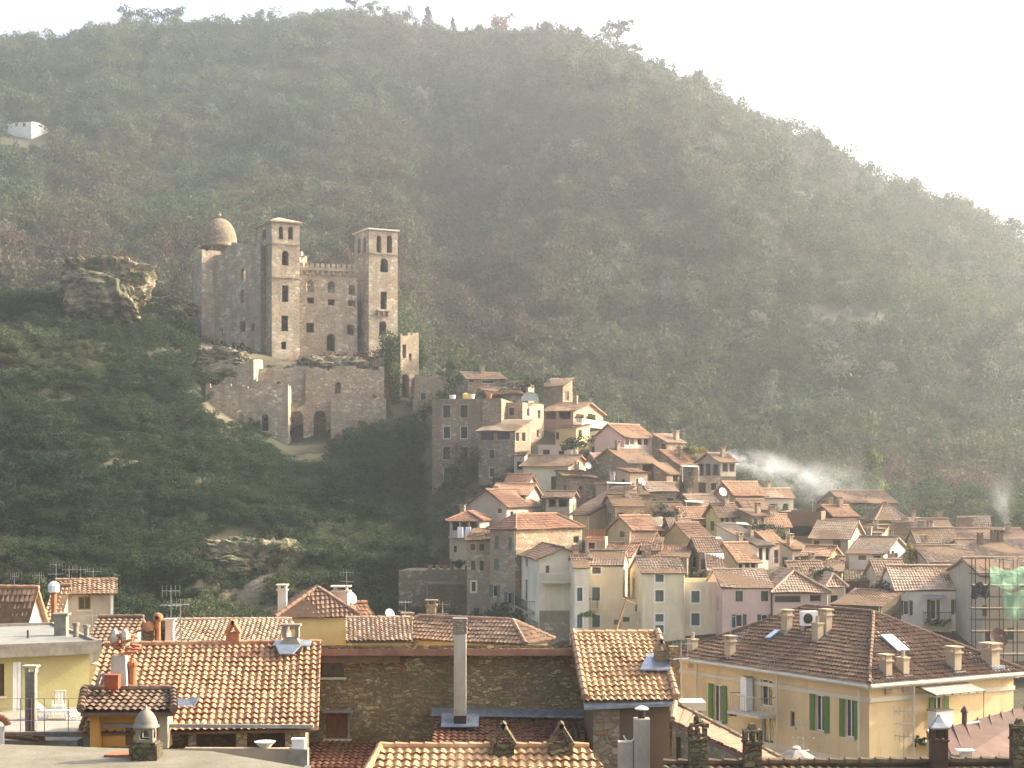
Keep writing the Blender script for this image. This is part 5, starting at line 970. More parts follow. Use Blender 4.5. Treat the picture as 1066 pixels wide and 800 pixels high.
# flat roofed lime house
fl = house('flat_roofed_house', 'flat roofed yellow green house with a white door and grey slab roof', -40, 93, 686, 69.6, 26, d=10, h=3.6, roof='none', wall='lime_yellow', win=[('f', 18, 716, 9.5, 54, 'wc'), ('f', 2, 708, 5, 34, 'd')], shut='white_paint', floor=9.4)
O, U, V, w = fl.O, fl.U, fl.V, fl.w; zt = fl.zt
a = [O-U*.5-V*.55, O+U*(w+.42)-V*.55, O+U*(w+.42)+V*10.5, O-U*.5+V*10.5]; MB().slab([p+Z*(zt+.02) for p in a], (0, 0, .42)).build('roof', 'concrete', fl.root)
MB().slab([p+Z*(zt+.443)+(( O+U*w/2+V*5)-p)*.05 for p in a], (0, 0, .03)).build('roof_felt', 'flat_roof', fl.root)
mb = MB()
for k, (p, e) in enumerate(((a[0], U), (a[1], V), (a[3], U), (a[0], V))): mb.obox(p+Z*(zt+.443)+(V*.01 if e is U else U*.01), e*((a[1]-a[0]).length if e is U else (a[3]-a[0]).length-.02), (V if e is U else -U if k == 1 else U)*.2, Z*.14)
mb.build('parapet', 'concrete', fl.root)
for (x, y, D, hh, lb) in ((64, 664, 75.5, .95, 'block chimney on the grey flat roof, biggest of three'), (79, 666, 74.6, .55, 'short pipe vent on the flat roof edge beside the block chimney'), (90, 667, 74, .5, 'last pipe vent on the flat roof corner')):
    P_ = W(x, y, D); P_.z = zt+.46; t = thing('roof_vent', lb, 'chimney', P_); mb = MB()
    if hh > .8: mb.box(P_, .55, .5, hh); mb.box(P_+Z*hh, .75, .65, .09)
    else: mb.tube(P_, P_+Z*hh, .12, n=10); mb.tube(P_+Z*hh, P_+Z*(hh+.12), .17, n=10)
    mb.build('stack', 'concrete', t)
P_ = W(29, 668, 74); P_.z = zt+.44; t = thing('vent_pipe', 'thin black vent pipe on the grey flat roof', 'vent', P_); MB().tube(P_, P_+Z*.4, .05).build('pipe', 'dark_metal', t)
P_ = W(96, 668, 73.6); P_.z = zt+.46; antenna('bent aerial at the flat roof corner', 96, 638, 660, 73.4, 1, P_.z)
# terrace in front of it
zf = 10.45; pts = [Vector((-40, 62.5, zf)), Vector((-16.3, 63.2, zf)), Vector((-15.2, 72.5, zf)), Vector((-40, 61+4, zf))]; t = thing('roof_terrace', 'pale paved roof terrace in front of the yellow green house', 'terrace', pts[1]-Z*2)
MB().slab([Vector((-42, 62.6, zf)), Vector((-16.2, 63.4, zf)), Vector((-14.2, 73.5, zf)), Vector((-42, 73.5, zf))], (0, 0, -3.0)).build('slab', 'pavement', t)
mb = MB(); mb.obox((-42, 62.5, zf+.003), (25.8, .8, 0), (0, .2, 0), (0, 0, .16)); mb.build('kerb', 'concrete', t)
r = MB(); e0, e1 = Vector((-42, 62.6, zf+.1)), Vector((-16.3, 63.4, zf+.1)); L = (e1-e0).length
for i in range(int(L/.9)): p = e0+(e1-e0)*i/int(L/.9); r.tube(p, p+Z*1.35, .018, n=5)
for h_ in (.5, .95, 1.35): r.tube(e0+Z*h_, e1+Z*h_, .012, n=5)
r.build('railing', 'metal', t)
B_ = W(32.5, 764, 63.9); B_.z = zf; t = thing('concrete_post', 'square concrete pillar with flat cap on the terrace edge', 'pillar', B_); MB().box(B_, .37, .37, yz(63.9, 700)-zf).build('shaft', 'concrete', t); zz = yz(63.9, 700); mb = MB()
for dx in (-1, 1): mb.box((B_.x+dx*.17, B_.y, zz), .09, .34, .2)
mb.box((B_.x, B_.y, zz+.2), .58, .5, .07); mb.build('cap', 'grime_white', t); MB().tube((B_.x+.03, B_.y-.25, zf+.2), (B_.x+.05, B_.y-.25, zf+1.4), .06, n=8).build('rusty_pipe', 'rust_metal', t)
# lounger and chair in white plastic
P_ = W(57, 741, 68); P_.z = zf; t = thing('sun_lounger', 'white plastic sun lounger with raised back on the terrace', 'lounger', P_); mb = MB(); mb.obox(P_+Vector((-.45, -.3, .32)), (1.45, 0, 0), (0, .6, 0), (0, 0, .06)); mb.build('seat', 'white_paint', t)
mb = MB(); mb.obox(P_+Vector((-.5, -.3, .34)), (-.6, 0, .5), (0, .6, 0), (.04, 0, .05)); mb.build('backrest', 'white_paint', t)
for dx in (-.5, .8): mb = MB(); q = [(dx-.22, 0), (dx-.3, .2), (dx-.1, .33), (dx+.15, .33), (dx+.3, .2), (dx+.15, 0)]; [mb.tube(P_+Vector((q[i][0], -.3+.6*s, q[i][1]+.02)), P_+Vector((q[(i+1) % 6][0], -.3+.6*s, q[(i+1) % 6][1]+.02)), .03, n=5) for i in range(6) for s in (0, 1)]; mb.build('leg', 'white_paint', t)
P_ = W(61, 740, 68.9); P_.z = zf; t = thing('garden_chair', 'white plastic garden chair behind the sun lounger', 'chair', P_); MB().obox(P_+Vector((-.24, -.22, .42)), (.48, 0, 0), (0, .45, 0), (0, 0, .04)).build('seat', 'white_paint', t); mb = MB()
for k in range(4): mb.obox(P_+Vector((-.24+k*.14, .2, .5)), (.06, 0, 0), (0, .03, 0), (0, 0, .5))
mb.obox(P_+Vector((-.24, .2, .98)), (.48, 0, 0), (0, .04, 0), (0, 0, .07)); mb.build('backrest', 'white_paint', t)
for dx in (-.22, .2):
    for dy in (-.2, .2): MB().obox(P_+Vector((dx, dy, 0)), (.04, 0, 0), (0, .04, 0), (0, 0, .95 if dy > 0 else .66)).build('leg', 'white_paint', t)
mb = MB(); r = random.Random(4)
for i in range(9): a_ = W(2+r.uniform(0, 4), 764+r.uniform(0, 5), 61+r.uniform(-.4, .4)); mb.tube(a_, a_+Vector((1.35+r.uniform(-.2, .2), r.uniform(-.3, .3), -.12)), .05+r.uniform(0, .03), n=6)
tag(mb.build('cane_bundle', 'wood'), 'bundle of brown canes lying at the terrace edge on the far left', 'canes'); bc = W(-4, 778, 60); MB().box(bc-Z*3.5, 3.5, 1.2, 3.6)
t = thing('parapet_wall', 'low parapet under the bundle of brown canes', 'wall', bc-Z*2); MB().obox(W(-30, 771, 61.6)-Z*3, (4.0, 0, 0), (0, .9, 0), (0, 0, 3)).build('masonry', 'concrete', t)
t = thing('clay_pipe', 'curved clay pipe end at the left edge above the canes', 'pipe', W(3, 755, 60)); mb = MB(); P_ = W(-4, 751, 60)
for i in range(5): a0, a1 = math.pi*.5*(1-i/5), math.pi*.5*(1-(i+1)/5); mb.tube(P_+Vector((.42*math.cos(a0), 0, .3*math.sin(a0)-.15)), P_+Vector((.42*math.cos(a1), 0, .3*math.sin(a1)-.15)), .13, n=8)
mb.build('pipe', 'terracotta', t); MB().tube(P_+Vector((.1, 0, -1.1)), P_+Vector((.1, 0, -.2)), .2, n=10).build('stub', 'white', t)
# roofs behind the big tiled one
house('red_roof_strip', 'low house with faded red roof behind the flat roof corner', 97, 132, 672, 78, 2, d=5, h=8, roof='g', rise=1.0, wall='grime_white', rm='tile_old', over=.3)
house('terrace_shed', 'dark shed with white sheet beside the rubble chimney', 93, 120, 692, 74, 0, d=3, h=6, roof='flat', wall='grey_render')
house('ribbed_roof_house', 'house with sunlit ribbed red roof behind the big tiled roof', 178, 291, 672, 82, 4, d=9, h=9, roof='g', rise=.75, wall='tan', rm='tile_pale', over=.3, fine=True)
yh = house('hipped_yellow_house', 'small yellow house with pyramid tile roof behind the long stone wall', 293, 369, 643.5, 94, 9, d=5, h=14, roof='hip', rise=1.45, wall='yellow', rm='tile_brown', over=.35, trim='dark_wood')
house('yellow_wing', 'yellow wing with red roof right of the pyramid tile roof', 363, 381, 642, 100, 30, xs=352, h=12, roof='g', rise=.6, wall='yellow', rm='tile_red', over=.5)
for (x, y, D, w_, h_, lb, sty) in ((294, 640, 95, .5, 1.4, 'pale block chimney left of the pyramid roof', 'cap'), (355, 630, 99, .9, .8, 'cream chimney block behind the pyramid roof', 'cap')):
    t = thing('roof_chimney', lb, 'chimney', W(x, y, D)-Z*.8); chimney_mesh(W(x, y, D), w_, h_, sty).build('stack', 'cornice', t)
antenna('tall thin aerial over the yellow hipped house', 361, 594, 632, 98, 1); dish('white dish on the mast over the yellow hipped house', W(365, 632, 97), .38, .9); dish('white dish standing on the grey brown hip roof', W(405, 645, 98), .32, .7, pole=.3)
antenna('aerial on the grey brown hip roof, left of its chimney', 422, 625, 645, 97, 1); antenna('aerial on the grey brown hip roof beside the white chimney', 461, 627, 648, 95, 1)
house('pink_roof_house', 'house with pale pink lit roof beside the yellow hipped house', 366, 424, 669, 86, 6, d=8, h=8, roof='g', rise=.8, wall='yellow', rm='tile_pale', over=.3, fine=True)
gb = house('hip_roof_house', 'house with broad grey brown hip roof behind the long stone wall', 400, 545, 672, 88, -28, xs=570, h=8, roof='hip', rise=1.05, wall='tan', rm='tile_old', over=.3, fine=True)
for (x, y, D, lb) in ((424, 660, 91, 'masonry chimney on the left of the grey brown hip roof'), (449, 645, 97, 'short chimney on the crest of the grey brown hip roof')):
    t = thing('roof_chimney', lb, 'chimney', W(x, y, D)-Z*.8); chimney_mesh(W(x, y, D), .55, .8).build('stack', 'stone_warm', t)
# ------------------------------------------------------------------ the big tiled roof
bh = house('tiled_roof_building', 'low building under the big sunlit tile roof with open bays', 97, 318, 760, 54.6, 6, d=11.4, h=3, roof='g', rise=2.15, wall='stone_warm', rm='tile_near', fine=True, over=.45, floor=9.5, rec=.35, win=[('f', 225, 772, 42, 22, 'o'), ('f', 277, 772, 40, 22, 'o'), ('f', 183, 772, 26, 20, 'o')])
MB().obox(W(192, 779, 53.6)-Z*2.5, (3.75, -.12, 0), (0, .25, 0), (0, 0, 2.5)).build('parapet', 'tan', bh.root)
mb = MB(); mb.obox(W(92, 757.5, 54.3), (7.5, -.26, 0), (0, .12, 0), (0, 0, .12)); mb.build('gutter', 'grey_cloth', bh.root)
t = thing('washing_bowl', 'white washing bowl on the parapet of the tiled building', 'bowl', W(276, 779, 53.7)); MB().lathe(W(276, 779, 53.7), [(.15, 0), (.34, .2), (.36, .22)], 12).build('bowl', 'white_paint', t)
P_ = W(311, 779, 53.2); t = thing('white_box', 'white box on the grey block at the end of the parapet', 'box', P_); mb = MB(); mb.box(P_, .42, .3, .28); mb.box(P_+Z*.28, .46, .34, .04); mb.build('box', 'white_paint', t)
t = thing('end_pier', 'grey rendered block at the right end of the parapet', 'pier', P_-Z*2.5); MB().box(P_-Z*2.5, .62, .5, 2.49).build('masonry', 'concrete', t)
# low tiled lean-to with orange walls
A, B_ = W(84, 741, 53.6), W(181, 741, 53.6); C_, D_ = W(180, 719, 55.7), W(88, 719, 55.7); t = thing('orange_shed', 'orange walled shed under a low mossy tile roof', 'shed', W(130, 785, 54))
mb = MB(); tile_panel(mb, A, B_, C_, D_, ns=6, amp=.06, step=.05, sag=.01); mb.slab([p-Z*.04 for p in (A, B_, C_, D_)], (0, 0, -.12), 1)
for p0, p1 in ((A, D_), (B_, C_)):
    for i in range(6): mb.tube(p0+(p1-p0)*i/6+Z*.1, p0+(p1-p0)*(i+1.1)/6+Z*.06, .15, .12, 8)
for i in range(8): mb.tube(D_+(C_-D_)*i/8+Z*.08, D_+(C_-D_)*(i+1.1)/8+Z*.05, .13, .11, 8)
mb.build('roof', ['tile_old', 'wood'], t)
x0, x1 = W(94, 742, 54).x, W(166, 742, 54).x; zb_ = yz(54, 779)
mb = MB(); wall_face(mb, (x0+.32, 54.35), (1, 0, 0), x1-x0-.32, zb_, yz(54, 742), [(.75, 1.02, zb_, zb_+.72, False), (1.2, 1.55, zb_+.12, zb_+.65, False)], (0, -1, 0), .12); mb.build('wall', 'orange_wall', t)
mb = MB(); mb.obox((x0, 53.95, zb_), (.31, 0, 0), (0, .8, 0), (0, 0, yz(54, 742)-zb_)); mb.build('pillar', 'orange_wall', t); mb = MB(); mb.obox((x1-.02, 53.95, zb_), (.3, 0, 0), (0, .8, 0), (0, 0, yz(54, 742)-zb_)); mb.build('pillar', 'tan', t)
MB().obox((x0+1.08, 54.42, zb_), (.25, 0, 0), (0, .04, 0), (0, 0, .71)).build('door', 'wood', t); MB().obox((x0+1.53, 54.42, zb_+.13), (.33, 0, 0), (0, .04, 0), (0, 0, .51)).build('window', 'grey_shutter', t)
# chimneys, cowls and aerials of the big roof
P_ = W(125, 735, 56.2); t = thing('rubble_chimney', 'stone chimney with a crown of broken tiles beside the big roof', 'chimney', P_-Z*1); mb = MB(); mb.lathe(P_-Z*1, [(.46, 0), (.44, 1.2), (.34, 2.75)], 4); mb.build('stack', 'grime_white', t)
mb = MB(); r = random.Random(3)
for i in range(26): c = P_+Vector((r.uniform(-.42, .42), r.uniform(-.4, .3), 1.72+r.uniform(0, .75)*(1-.3*abs(r.uniform(-1, 1))))); mb.obox(c, (r.uniform(.2, .34), r.uniform(-.1, .1), r.uniform(-.12, .12)), (r.uniform(-.06, .06), .2, .02), (0, .02, r.uniform(.05, .09)))
mb.build('tile_crown', 'terracotta', t); mb = MB(); [mb.lathe(P_+Vector((dx, -.1, 2.1)), [(.16, 0), (.18, .3), (.1, .5), (.03, .55)], 8) for dx in (-.15, .2)]; mb.build('cowl', 'grime_white', t)
P_ = W(117, 714, 55.2); t = thing('red_box', 'red painted box fixed beside the rubble chimney', 'box', P_-Z*.1); mb = MB(); mb.box(P_-Z*.1, .46, .34, .44); mb.box(P_+Z*.34, .5, .38, .04); mb.box(P_-Z*.9, .1, .1, .8); mb.build('box', 'red_paint', t)
P_ = W(138, 716, 56.3); t = thing('clay_flue', 'slim clay flue right of the rubble chimney', 'chimney', P_-Z*.6); mb = MB(); mb.tube(P_-Z*.6, P_+Z*.75, .13, n=10); mb.lathe(P_+Z*.75, [(.17, 0), (.17, .12), (.05, .25)], 10); mb.build('flue', 'terracotta', t)
t = thing('pipe_bundle', 'grey bent pipes at the left foot of the rubble chimney', 'pipe', W(104, 722, 56)); mb = MB(); [mb.tube(W(98+4*k, 722, 56), W(104+4*k, 704, 56), .05, n=6) for k in range(3)]; [mb.tube(W(104+4*k, 704, 56), W(109+4*k, 702, 56), .05, n=6) for k in range(3)]; mb.build('pipe', 'metal', t)
for (x, y, D, lb, rr, kk) in ((155, 660, 61.6, 'clay cowl shaped like a beaked pot on the big roof ridge', .25, 0), (164.5, 660, 61.6, 'round ball cowl on a thin pipe on the big roof ridge', .2, 1)):
    P_ = W(x, y, D); t = thing('chimney_cowl', lb, 'cowl', P_-Z*.5); mb = MB()
    if kk == 0: mb.box(P_-Z*.6, .5, .45, .75); mb.build('base', 'mossy_stone', t); mb = MB(); mb.lathe(P_+Z*.15, [(.22, 0), (.22, .06), (.2, .18), (.13, .28), (.03, .33)], 12); mb.tube(P_+Z*.24, P_+Vector((-.5, 0, .06)), .08, .03, 8); mb.build('pot', 'clay_pot', t, True)
    else: mb.tube(P_-Z*.6, P_+Z*.5, .1, n=8); mb.build('pipe', 'clay_pot', t); mb = MB(); mb.lathe(P_+Z*.42, [(.04, 0), (.15, .06), (.2, .19), (.15, .32), (.04, .38)], 12); mb.build('ball', 'clay_pot', t, True); MB().tube(P_+Vector((0, -.22, .61)), P_+Vector((0, -.15, .61)), .08, n=12).build('vent_hole_disc', 'dark_metal', t)  # solid dark disc on the ball stands for the shade inside a hole
antenna('tall aerial with two booms behind the big tiled roof', 178, 612, 668, 62, 2); antenna('aerial with a wide boom behind the big tiled roof', 188, 626, 668, 61.5, 1)
antenna('thin aerial mast standing in the middle of the big roof', 189, 662, 716, 57.6, 0, yz(57.6, 716))
P_ = W(177, 664, 62); t = thing('vent_stack', 'white vent stack under the tall aerial', 'chimney', P_-Z); mb = MB(); mb.box(P_-Z, .3, .3, 1.65); mb.box(P_+Z*.65, .42, .42, .08); mb.build('stack', 'white_wall', t)
P_ = W(187, 738, 55.9); t = thing('lead_flashing', 'crumpled lead sheet around the aerial foot on the big roof', 'flashing', P_); mb = MB(); mb.slab([P_+Vector((-.45, -.12, .02)), P_+Vector((.5, -.1, .02)), P_+Vector((.62, .35, .34)), P_+Vector((.2, .3, .22)), P_+Vector((-.3, .36, .3))], (0, 0, .06)); mb.build('sheet', 'metal', t)
for (x, y, D, lb) in ((243, 667, 60.8, 'little tent shaped tile chimney on the big roof ridge'),):
    t = thing('tent_chimney', lb, 'chimney', W(x, y, D)-Z*.8); chimney_mesh(W(x, y, D), .48, .3, 'tent').build('stack', 'terracotta', t)
P_ = W(303, 672, 60.5); t = thing('pedestal_chimney', 'grey pedestal chimney with open top at the right end of the big ridge', 'chimney', P_-Z*.8); mb = MB(); mb.lathe(P_-Z*.8, [(.62, 0), (.62, .8), (.36, 1.05), (.34, 1.1)], 4); [mb.box(P_+Vector((dx, 0, .3)), .13, .4, .42) for dx in (-.24, .24)]; mb.box(P_+Z*.72, .74, .5, .07); mb.build('stack', 'concrete', t)
mb = MB(); mb.slab([P_+Vector((-.6, -.5, .02)), P_+Vector((.75, -.5, .0)), P_+Vector((.75, .2, .12)), P_+Vector((-.6, .2, .12))], (0, 0, .04)); mb.slab([P_+Vector((-.3, -.95, -.25)), P_+Vector((.2, -.95, -.25)), P_+Vector((.45, -.5, .03)), P_+Vector((-.5, -.5, .03))], (0, 0, .04)); mb.build('apron', 'blue_metal', t)
# ------------------------------------------------------------------ long rubble stone wall building
sw = house('rubble_wall_building', 'long dark building with rubble stone wall and red eave', 318, 613, 672, 63, 0, d=7, h=8, roof='none', wall='rubble', floor=5, low_back=1.4, win=[('f', 346, 693, 24, 24, 'b'), ('f', 351.5, 756, 24, 26, 'c')], shut='red_wood', rec=.3)
mb = MB(); O, zt = sw.O, sw.zt; tile_panel(mb, O+Vector((-.2, -.55, zt-.12)), O+Vector((sw.w+.1, -.55, zt-.12)), O+Vector((sw.w+.1, 7.2, zt-1.5)), O+Vector((-.2, 7.2, zt-1.5)), ns=5, amp=.05, step=.03, sag=.02); mb.build('roof', 'tile_brown', sw.root)
mb = MB(); mb.obox(O+Vector((-.2, -.62, zt-.34)), (sw.w+.3, 0, 0), (0, .12, 0), (0, 0, .26)); mb.build('eave_board', 'slab_red', sw.root); MB().obox(O+Vector((.1, -.5, zt-.62)), (3.6, 0, 0), (0, .48, 0), (0, 0, .26)).build('beam', 'wood', sw.root)
p0, e, nn = on_face(sw, 'f', 337, 741); MB().obox(p0+nn*.003, (1.15, 0, 0), (0, -.45, 0), (0, 0, .08)).build('lintel_slab', 'concrete', sw.root)
mb = MB(); p0, e, nn = on_face(sw, 'f', 362, 772); mb.obox(p0+nn*.01, (.09, 0, 0), (0, -.05, 0), (0, 0, 1.2)); mb.build('door_post', 'concrete', sw.root)
# lower roofs under the wall, their shade painted into the tile colour
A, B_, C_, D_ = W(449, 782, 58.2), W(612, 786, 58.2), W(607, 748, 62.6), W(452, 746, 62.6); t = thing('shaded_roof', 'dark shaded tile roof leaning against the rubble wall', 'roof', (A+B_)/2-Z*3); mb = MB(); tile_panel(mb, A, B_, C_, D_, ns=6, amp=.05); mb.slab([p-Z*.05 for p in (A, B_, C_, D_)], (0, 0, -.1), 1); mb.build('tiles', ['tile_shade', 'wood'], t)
MB().slab([A-Z*3+Vector((.2, .3, 0)), B_-Z*3+Vector((-.2, .3, 0)), B_-Z*.2+Vector((-.2, .3, 0)), A-Z*.2+Vector((.2, .3, 0))], (0, .3, 0)).build('wall', 'rubble', t)
mb = MB(); mb.slab([D_+Vector((-.1, -.25, .05)), C_+Vector((.1, -.25, .05)), C_+Vector((.1, .3, .25)), D_+Vector((-.1, .3, .25))], (0, 0, .05)); mb.build('flashing', 'blue_metal', t)
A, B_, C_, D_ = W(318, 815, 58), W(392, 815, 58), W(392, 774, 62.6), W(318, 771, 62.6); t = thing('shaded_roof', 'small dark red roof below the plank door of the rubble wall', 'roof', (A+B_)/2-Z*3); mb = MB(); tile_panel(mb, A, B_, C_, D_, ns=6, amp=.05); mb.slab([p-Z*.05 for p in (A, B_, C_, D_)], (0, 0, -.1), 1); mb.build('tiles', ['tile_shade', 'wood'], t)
mb = MB(); mb.slab([A-Z*3, B_-Z*3, B_-Z*.2, A-Z*.2], (0, .3, 0)); mb.build('wall', 'rubble', t)
# tall white chimney
P_ = W(479, 757, 61.1); t = thing('tall_chimney', 'tall slim white chimney in front of the rubble wall', 'chimney', P_-Z*.6); hh = yz(61.1, 660)-P_.z
mb = MB(); mb.box(P_-Z*.6, .45, .45, hh+.6); mb.build('stack', 'grime_white', t); mb = MB()
for k in range(3): mb.box(P_+Z*(hh+.03+.16*k), .52, .52, .07); [mb.box(P_+Vector((dx, dy, hh+.1+.16*k)), .09, .09, .09) for dx in (-.2, .2) for dy in (-.2, .2)]
mb.box(P_+Z*(hh+.5), .54, .54, .09); mb.build('cap', 'concrete', t); mb = MB(); mb.box(P_-Z*.1, .46, .46, .55); mb.build('base', 'dark_metal', t); MB().slab([P_+Vector((-.7, -.4, .05)), P_+Vector((.7, -.4, .05)), P_+Vector((.7, .5, .42)), P_+Vector((-.7, .5, .42))], (0, 0, .03)).build('flashing', 'blue_metal', t)
# ------------------------------------------------------------------ golden tiled tower house
gh = house('golden_roof_house', 'narrow house with golden tiled roof in the centre foreground', 617, 697, 729, 59, 3, d=9.2, h=6, roof='g', rise=1.85, wall='brown_render', rm='tile_gold', fine=True, over=.3, floor=7)
p0, e, nn = on_face(gh, 'f', 617.5, 731); MB().obox(p0-Z*5+nn*.004, e*.95, nn*.12, Z*5).build('stone_pier', 'stone_warm', gh.root)
A, B_ = gh.O+gh.U*-.35-gh.V*.42+Z*(gh.zt-.18), gh.O+gh.U*(gh.w+.3)-gh.V*.42+Z*(gh.zt-.06)
mb = MB(); mb.slab([A, B_, B_+gh.V*.3+Z*.12, A+gh.V*.3+Z*.2], (0, 0, -.12)); mb.build('gutter', 'blue_metal', gh.root)
for u in (-.3, gh.w+.22):
    mb = MB()
    for i in range(11): a0 = gh.O+gh.U*u+gh.V*(-.3+4.9*i/11)+Z*(gh.zt+.02+1.97*i/11+.12); a1 = gh.O+gh.U*u+gh.V*(-.3+4.9*(i+1.1)/11)+Z*(gh.zt+.02+1.97*(i+1.1)/11+.1); mb.tube(a0, a1, .15, .12, 8)
    mb.build('verge_tiles', 'tile_terra', gh.root)
P_ = W(688, 684, 61.2); P_.z = gh.zt+1.12; t = thing('tent_chimney', 'tent shaped tile chimney on the golden roof', 'chimney', P_-Z*.7); chimney_mesh(P_, .5, .42, 'tent').build('stack', 'stone_warm', t); MB().slab([P_+Vector((-.85, -.75, -.22)), P_+Vector((.3, -.75, -.22)), P_+Vector((.35, .4, .26)), P_+Vector((-.45, .4, .26))], (0, 0, .05)).build('apron', 'blue_metal', t)
P_ = W(668, 800, 56); t = thing('white_chimney', 'white square chimney with metal cap below the golden roof', 'chimney', P_-Z*.6); hh = yz(56, 748)-P_.z; mb = MB(); mb.box(P_-Z*.6, .53, .5, hh+.6); mb.build('stack', 'grime_white', t); mb = MB(); mb.tube(P_+Z*hh, P_+Z*(hh+.3), .13, n=10); mb.build('flue', 'dark_metal', t); MB().lathe(P_+Z*(hh+.3), [(.23, 0), (.25, .04), (.1, .12), (.02, .14)], 12).build('cap', 'white_paint', t)
P_ = W(651, 800, 56.2); t = thing('wall_box', 'low white box left of the white square chimney with a hose', 'box', P_-Z*.6); mb = MB(); mb.box(P_-Z*.6, .5, .5, .6+yz(56.2, 772)-P_.z); mb.build('box', 'grime_white', t); mb = MB(); pr = [W(649, 766, 55.9), W(652, 771, 55.9), W(657, 772, 55.9), W(661, 768, 55.9), W(661, 762, 55.9)]; [mb.tube(pr[i], pr[i+1], .025, n=6) for i in range(4)]; mb.build('hose', 'white_paint', t)
# sunlit strip of tiles at the bottom edge
A, B_, C_, D_ = W(372, 822, 44.8), W(646, 822, 44.8), W(612, 779, 47), W(396, 779, 47); t = thing('front_tile_roof', 'sunlit strip of tile roof along the bottom edge', 'roof', (A+B_)/2-Z*2); mb = MB(); tile_panel(mb, A, B_, C_, D_, ns=8, amp=.06, step=.05, sag=.01, per=.25); mb.slab([p-Z*.05 for p in (A, B_, C_, D_)], (0, 0, -.1), 1)
for i in range(14): mb.tube(D_+(C_-D_)*i/14+Z*.07, D_+(C_-D_)*(i+1.08)/14+Z*.05, .12, .1, 8)
for i in range(6): mb.tube(D_+(A-D_)*i/6+Z*.07, D_+(A-D_)*(i+1.08)/6+Z*.05, .12, .1, 8)
mb.build('tiles', ['tile_gold', 'wood'], t); A2, B2 = A-Z*3.5, B_-Z*3.5; MB().slab([A2+Vector((.3, .3, 0)), B2+Vector((-.3, .3, 0)), B_-Z*.2+Vector((-.3, .3, 0)), A-Z*.2+Vector((.3, .3, 0))], (0, .3, 0)).build('wall', 'stone_warm', t)
for (x, lb) in ((524, 'tent shaped chimney on the bottom tile roof, left of two'), (584, 'tent shaped chimney on the bottom tile roof, right of two')):
    P_ = W(x, 784, 46.7); t = thing('tent_chimney', lb, 'chimney', P_-Z*.7); chimney_mesh(P_, .62, .28, 'tent').build('stack', 'mossy_stone', t)
# narrow pale slab roof, stone outhouse
R1, R2, E2, E1 = W(703, 735, 58), W(812, 792, 54.2), W(775, 787, 51.6), W(700, 752, 54.4); t = thing('slab_roof_outhouse', 'outhouse with pale red slab roof sloping towards the yellow villa', 'outhouse', E1-Z*4); mb = MB(); k = 11
for i in range(k):
    f0, f1 = i/k+.004, (i+1)/k-.004; q = [E1+(E2-E1)*f0, E1+(E2-E1)*f1, R1+(R2-R1)*f1, R1+(R2-R1)*f0]; mb.slab([p+Z*.02*(i % 2) for p in q], (0, 0, .07))
mb.slab([p-Z*.1 for p in (E1, E2, R2, R1)], (0, 0, .08)); mb.build('roof', 'slab_red', t)
mb = MB(); mb.tube(R1+Z*.1, R2+Z*.1, .11, n=8); mb.tube(E1+Z*.1, R1+Z*.12, .1, n=8); mb.build('ridge', 'stone_warm', t)
mb = MB(); mb.poly([E1-Z*4, E2-Z*4, E2-Z*.12, E1-Z*.12]); mb.poly([R1-Z*4, R2-Z*4, R2-Z*.12, R1-Z*.12]); mb.poly([E2-Z*4, R2-Z*4, R2-Z*.12, E2-Z*.12]); mb.poly([E1-Z*4, R1-Z*4, R1-Z*.12, E1-Z*.12]); mb.build('wall', 'stone_warm', t)
P_ = W(703.5, 800, 54.2); MB().obox(P_-Z*.5+Vector((0, -.15, 0)), (.4, .02, 0), (0, .05, 0), (0, 0, 1.55)).build('door', 'dark_wood', t); MB().obox(P_-Z*.5+Vector((-.13, -.2, 0)), (.12, 0, 0), (0, .1, 0), (0, 0, 1.7)).build('door_post', 'pale_wood', t)
P_ = W(718, 738, 60); t = thing('stone_hut', 'small stone hut with flat slab behind the golden roof', 'hut', P_-Z*5); mb = MB(); mb.box(P_-Z*5, .75, .9, 5); mb.build('wall', 'stone_warm', t); MB().box(P_+Vector((-.15, 0, .003)), 1.35, 1.2, .3).build('roof_slab', 'cornice', t); antenna('thin aerial mast on the stone hut slab', 709, 667, 716, 60, 1, P_.z+.3)
MB().obox(W(697, 735, 60.8)-Z*4, (.35, 0, 0), (0, .5, 0), (0, 0, 6.2)).build('chimney_breast', 'rubble', gh.root)
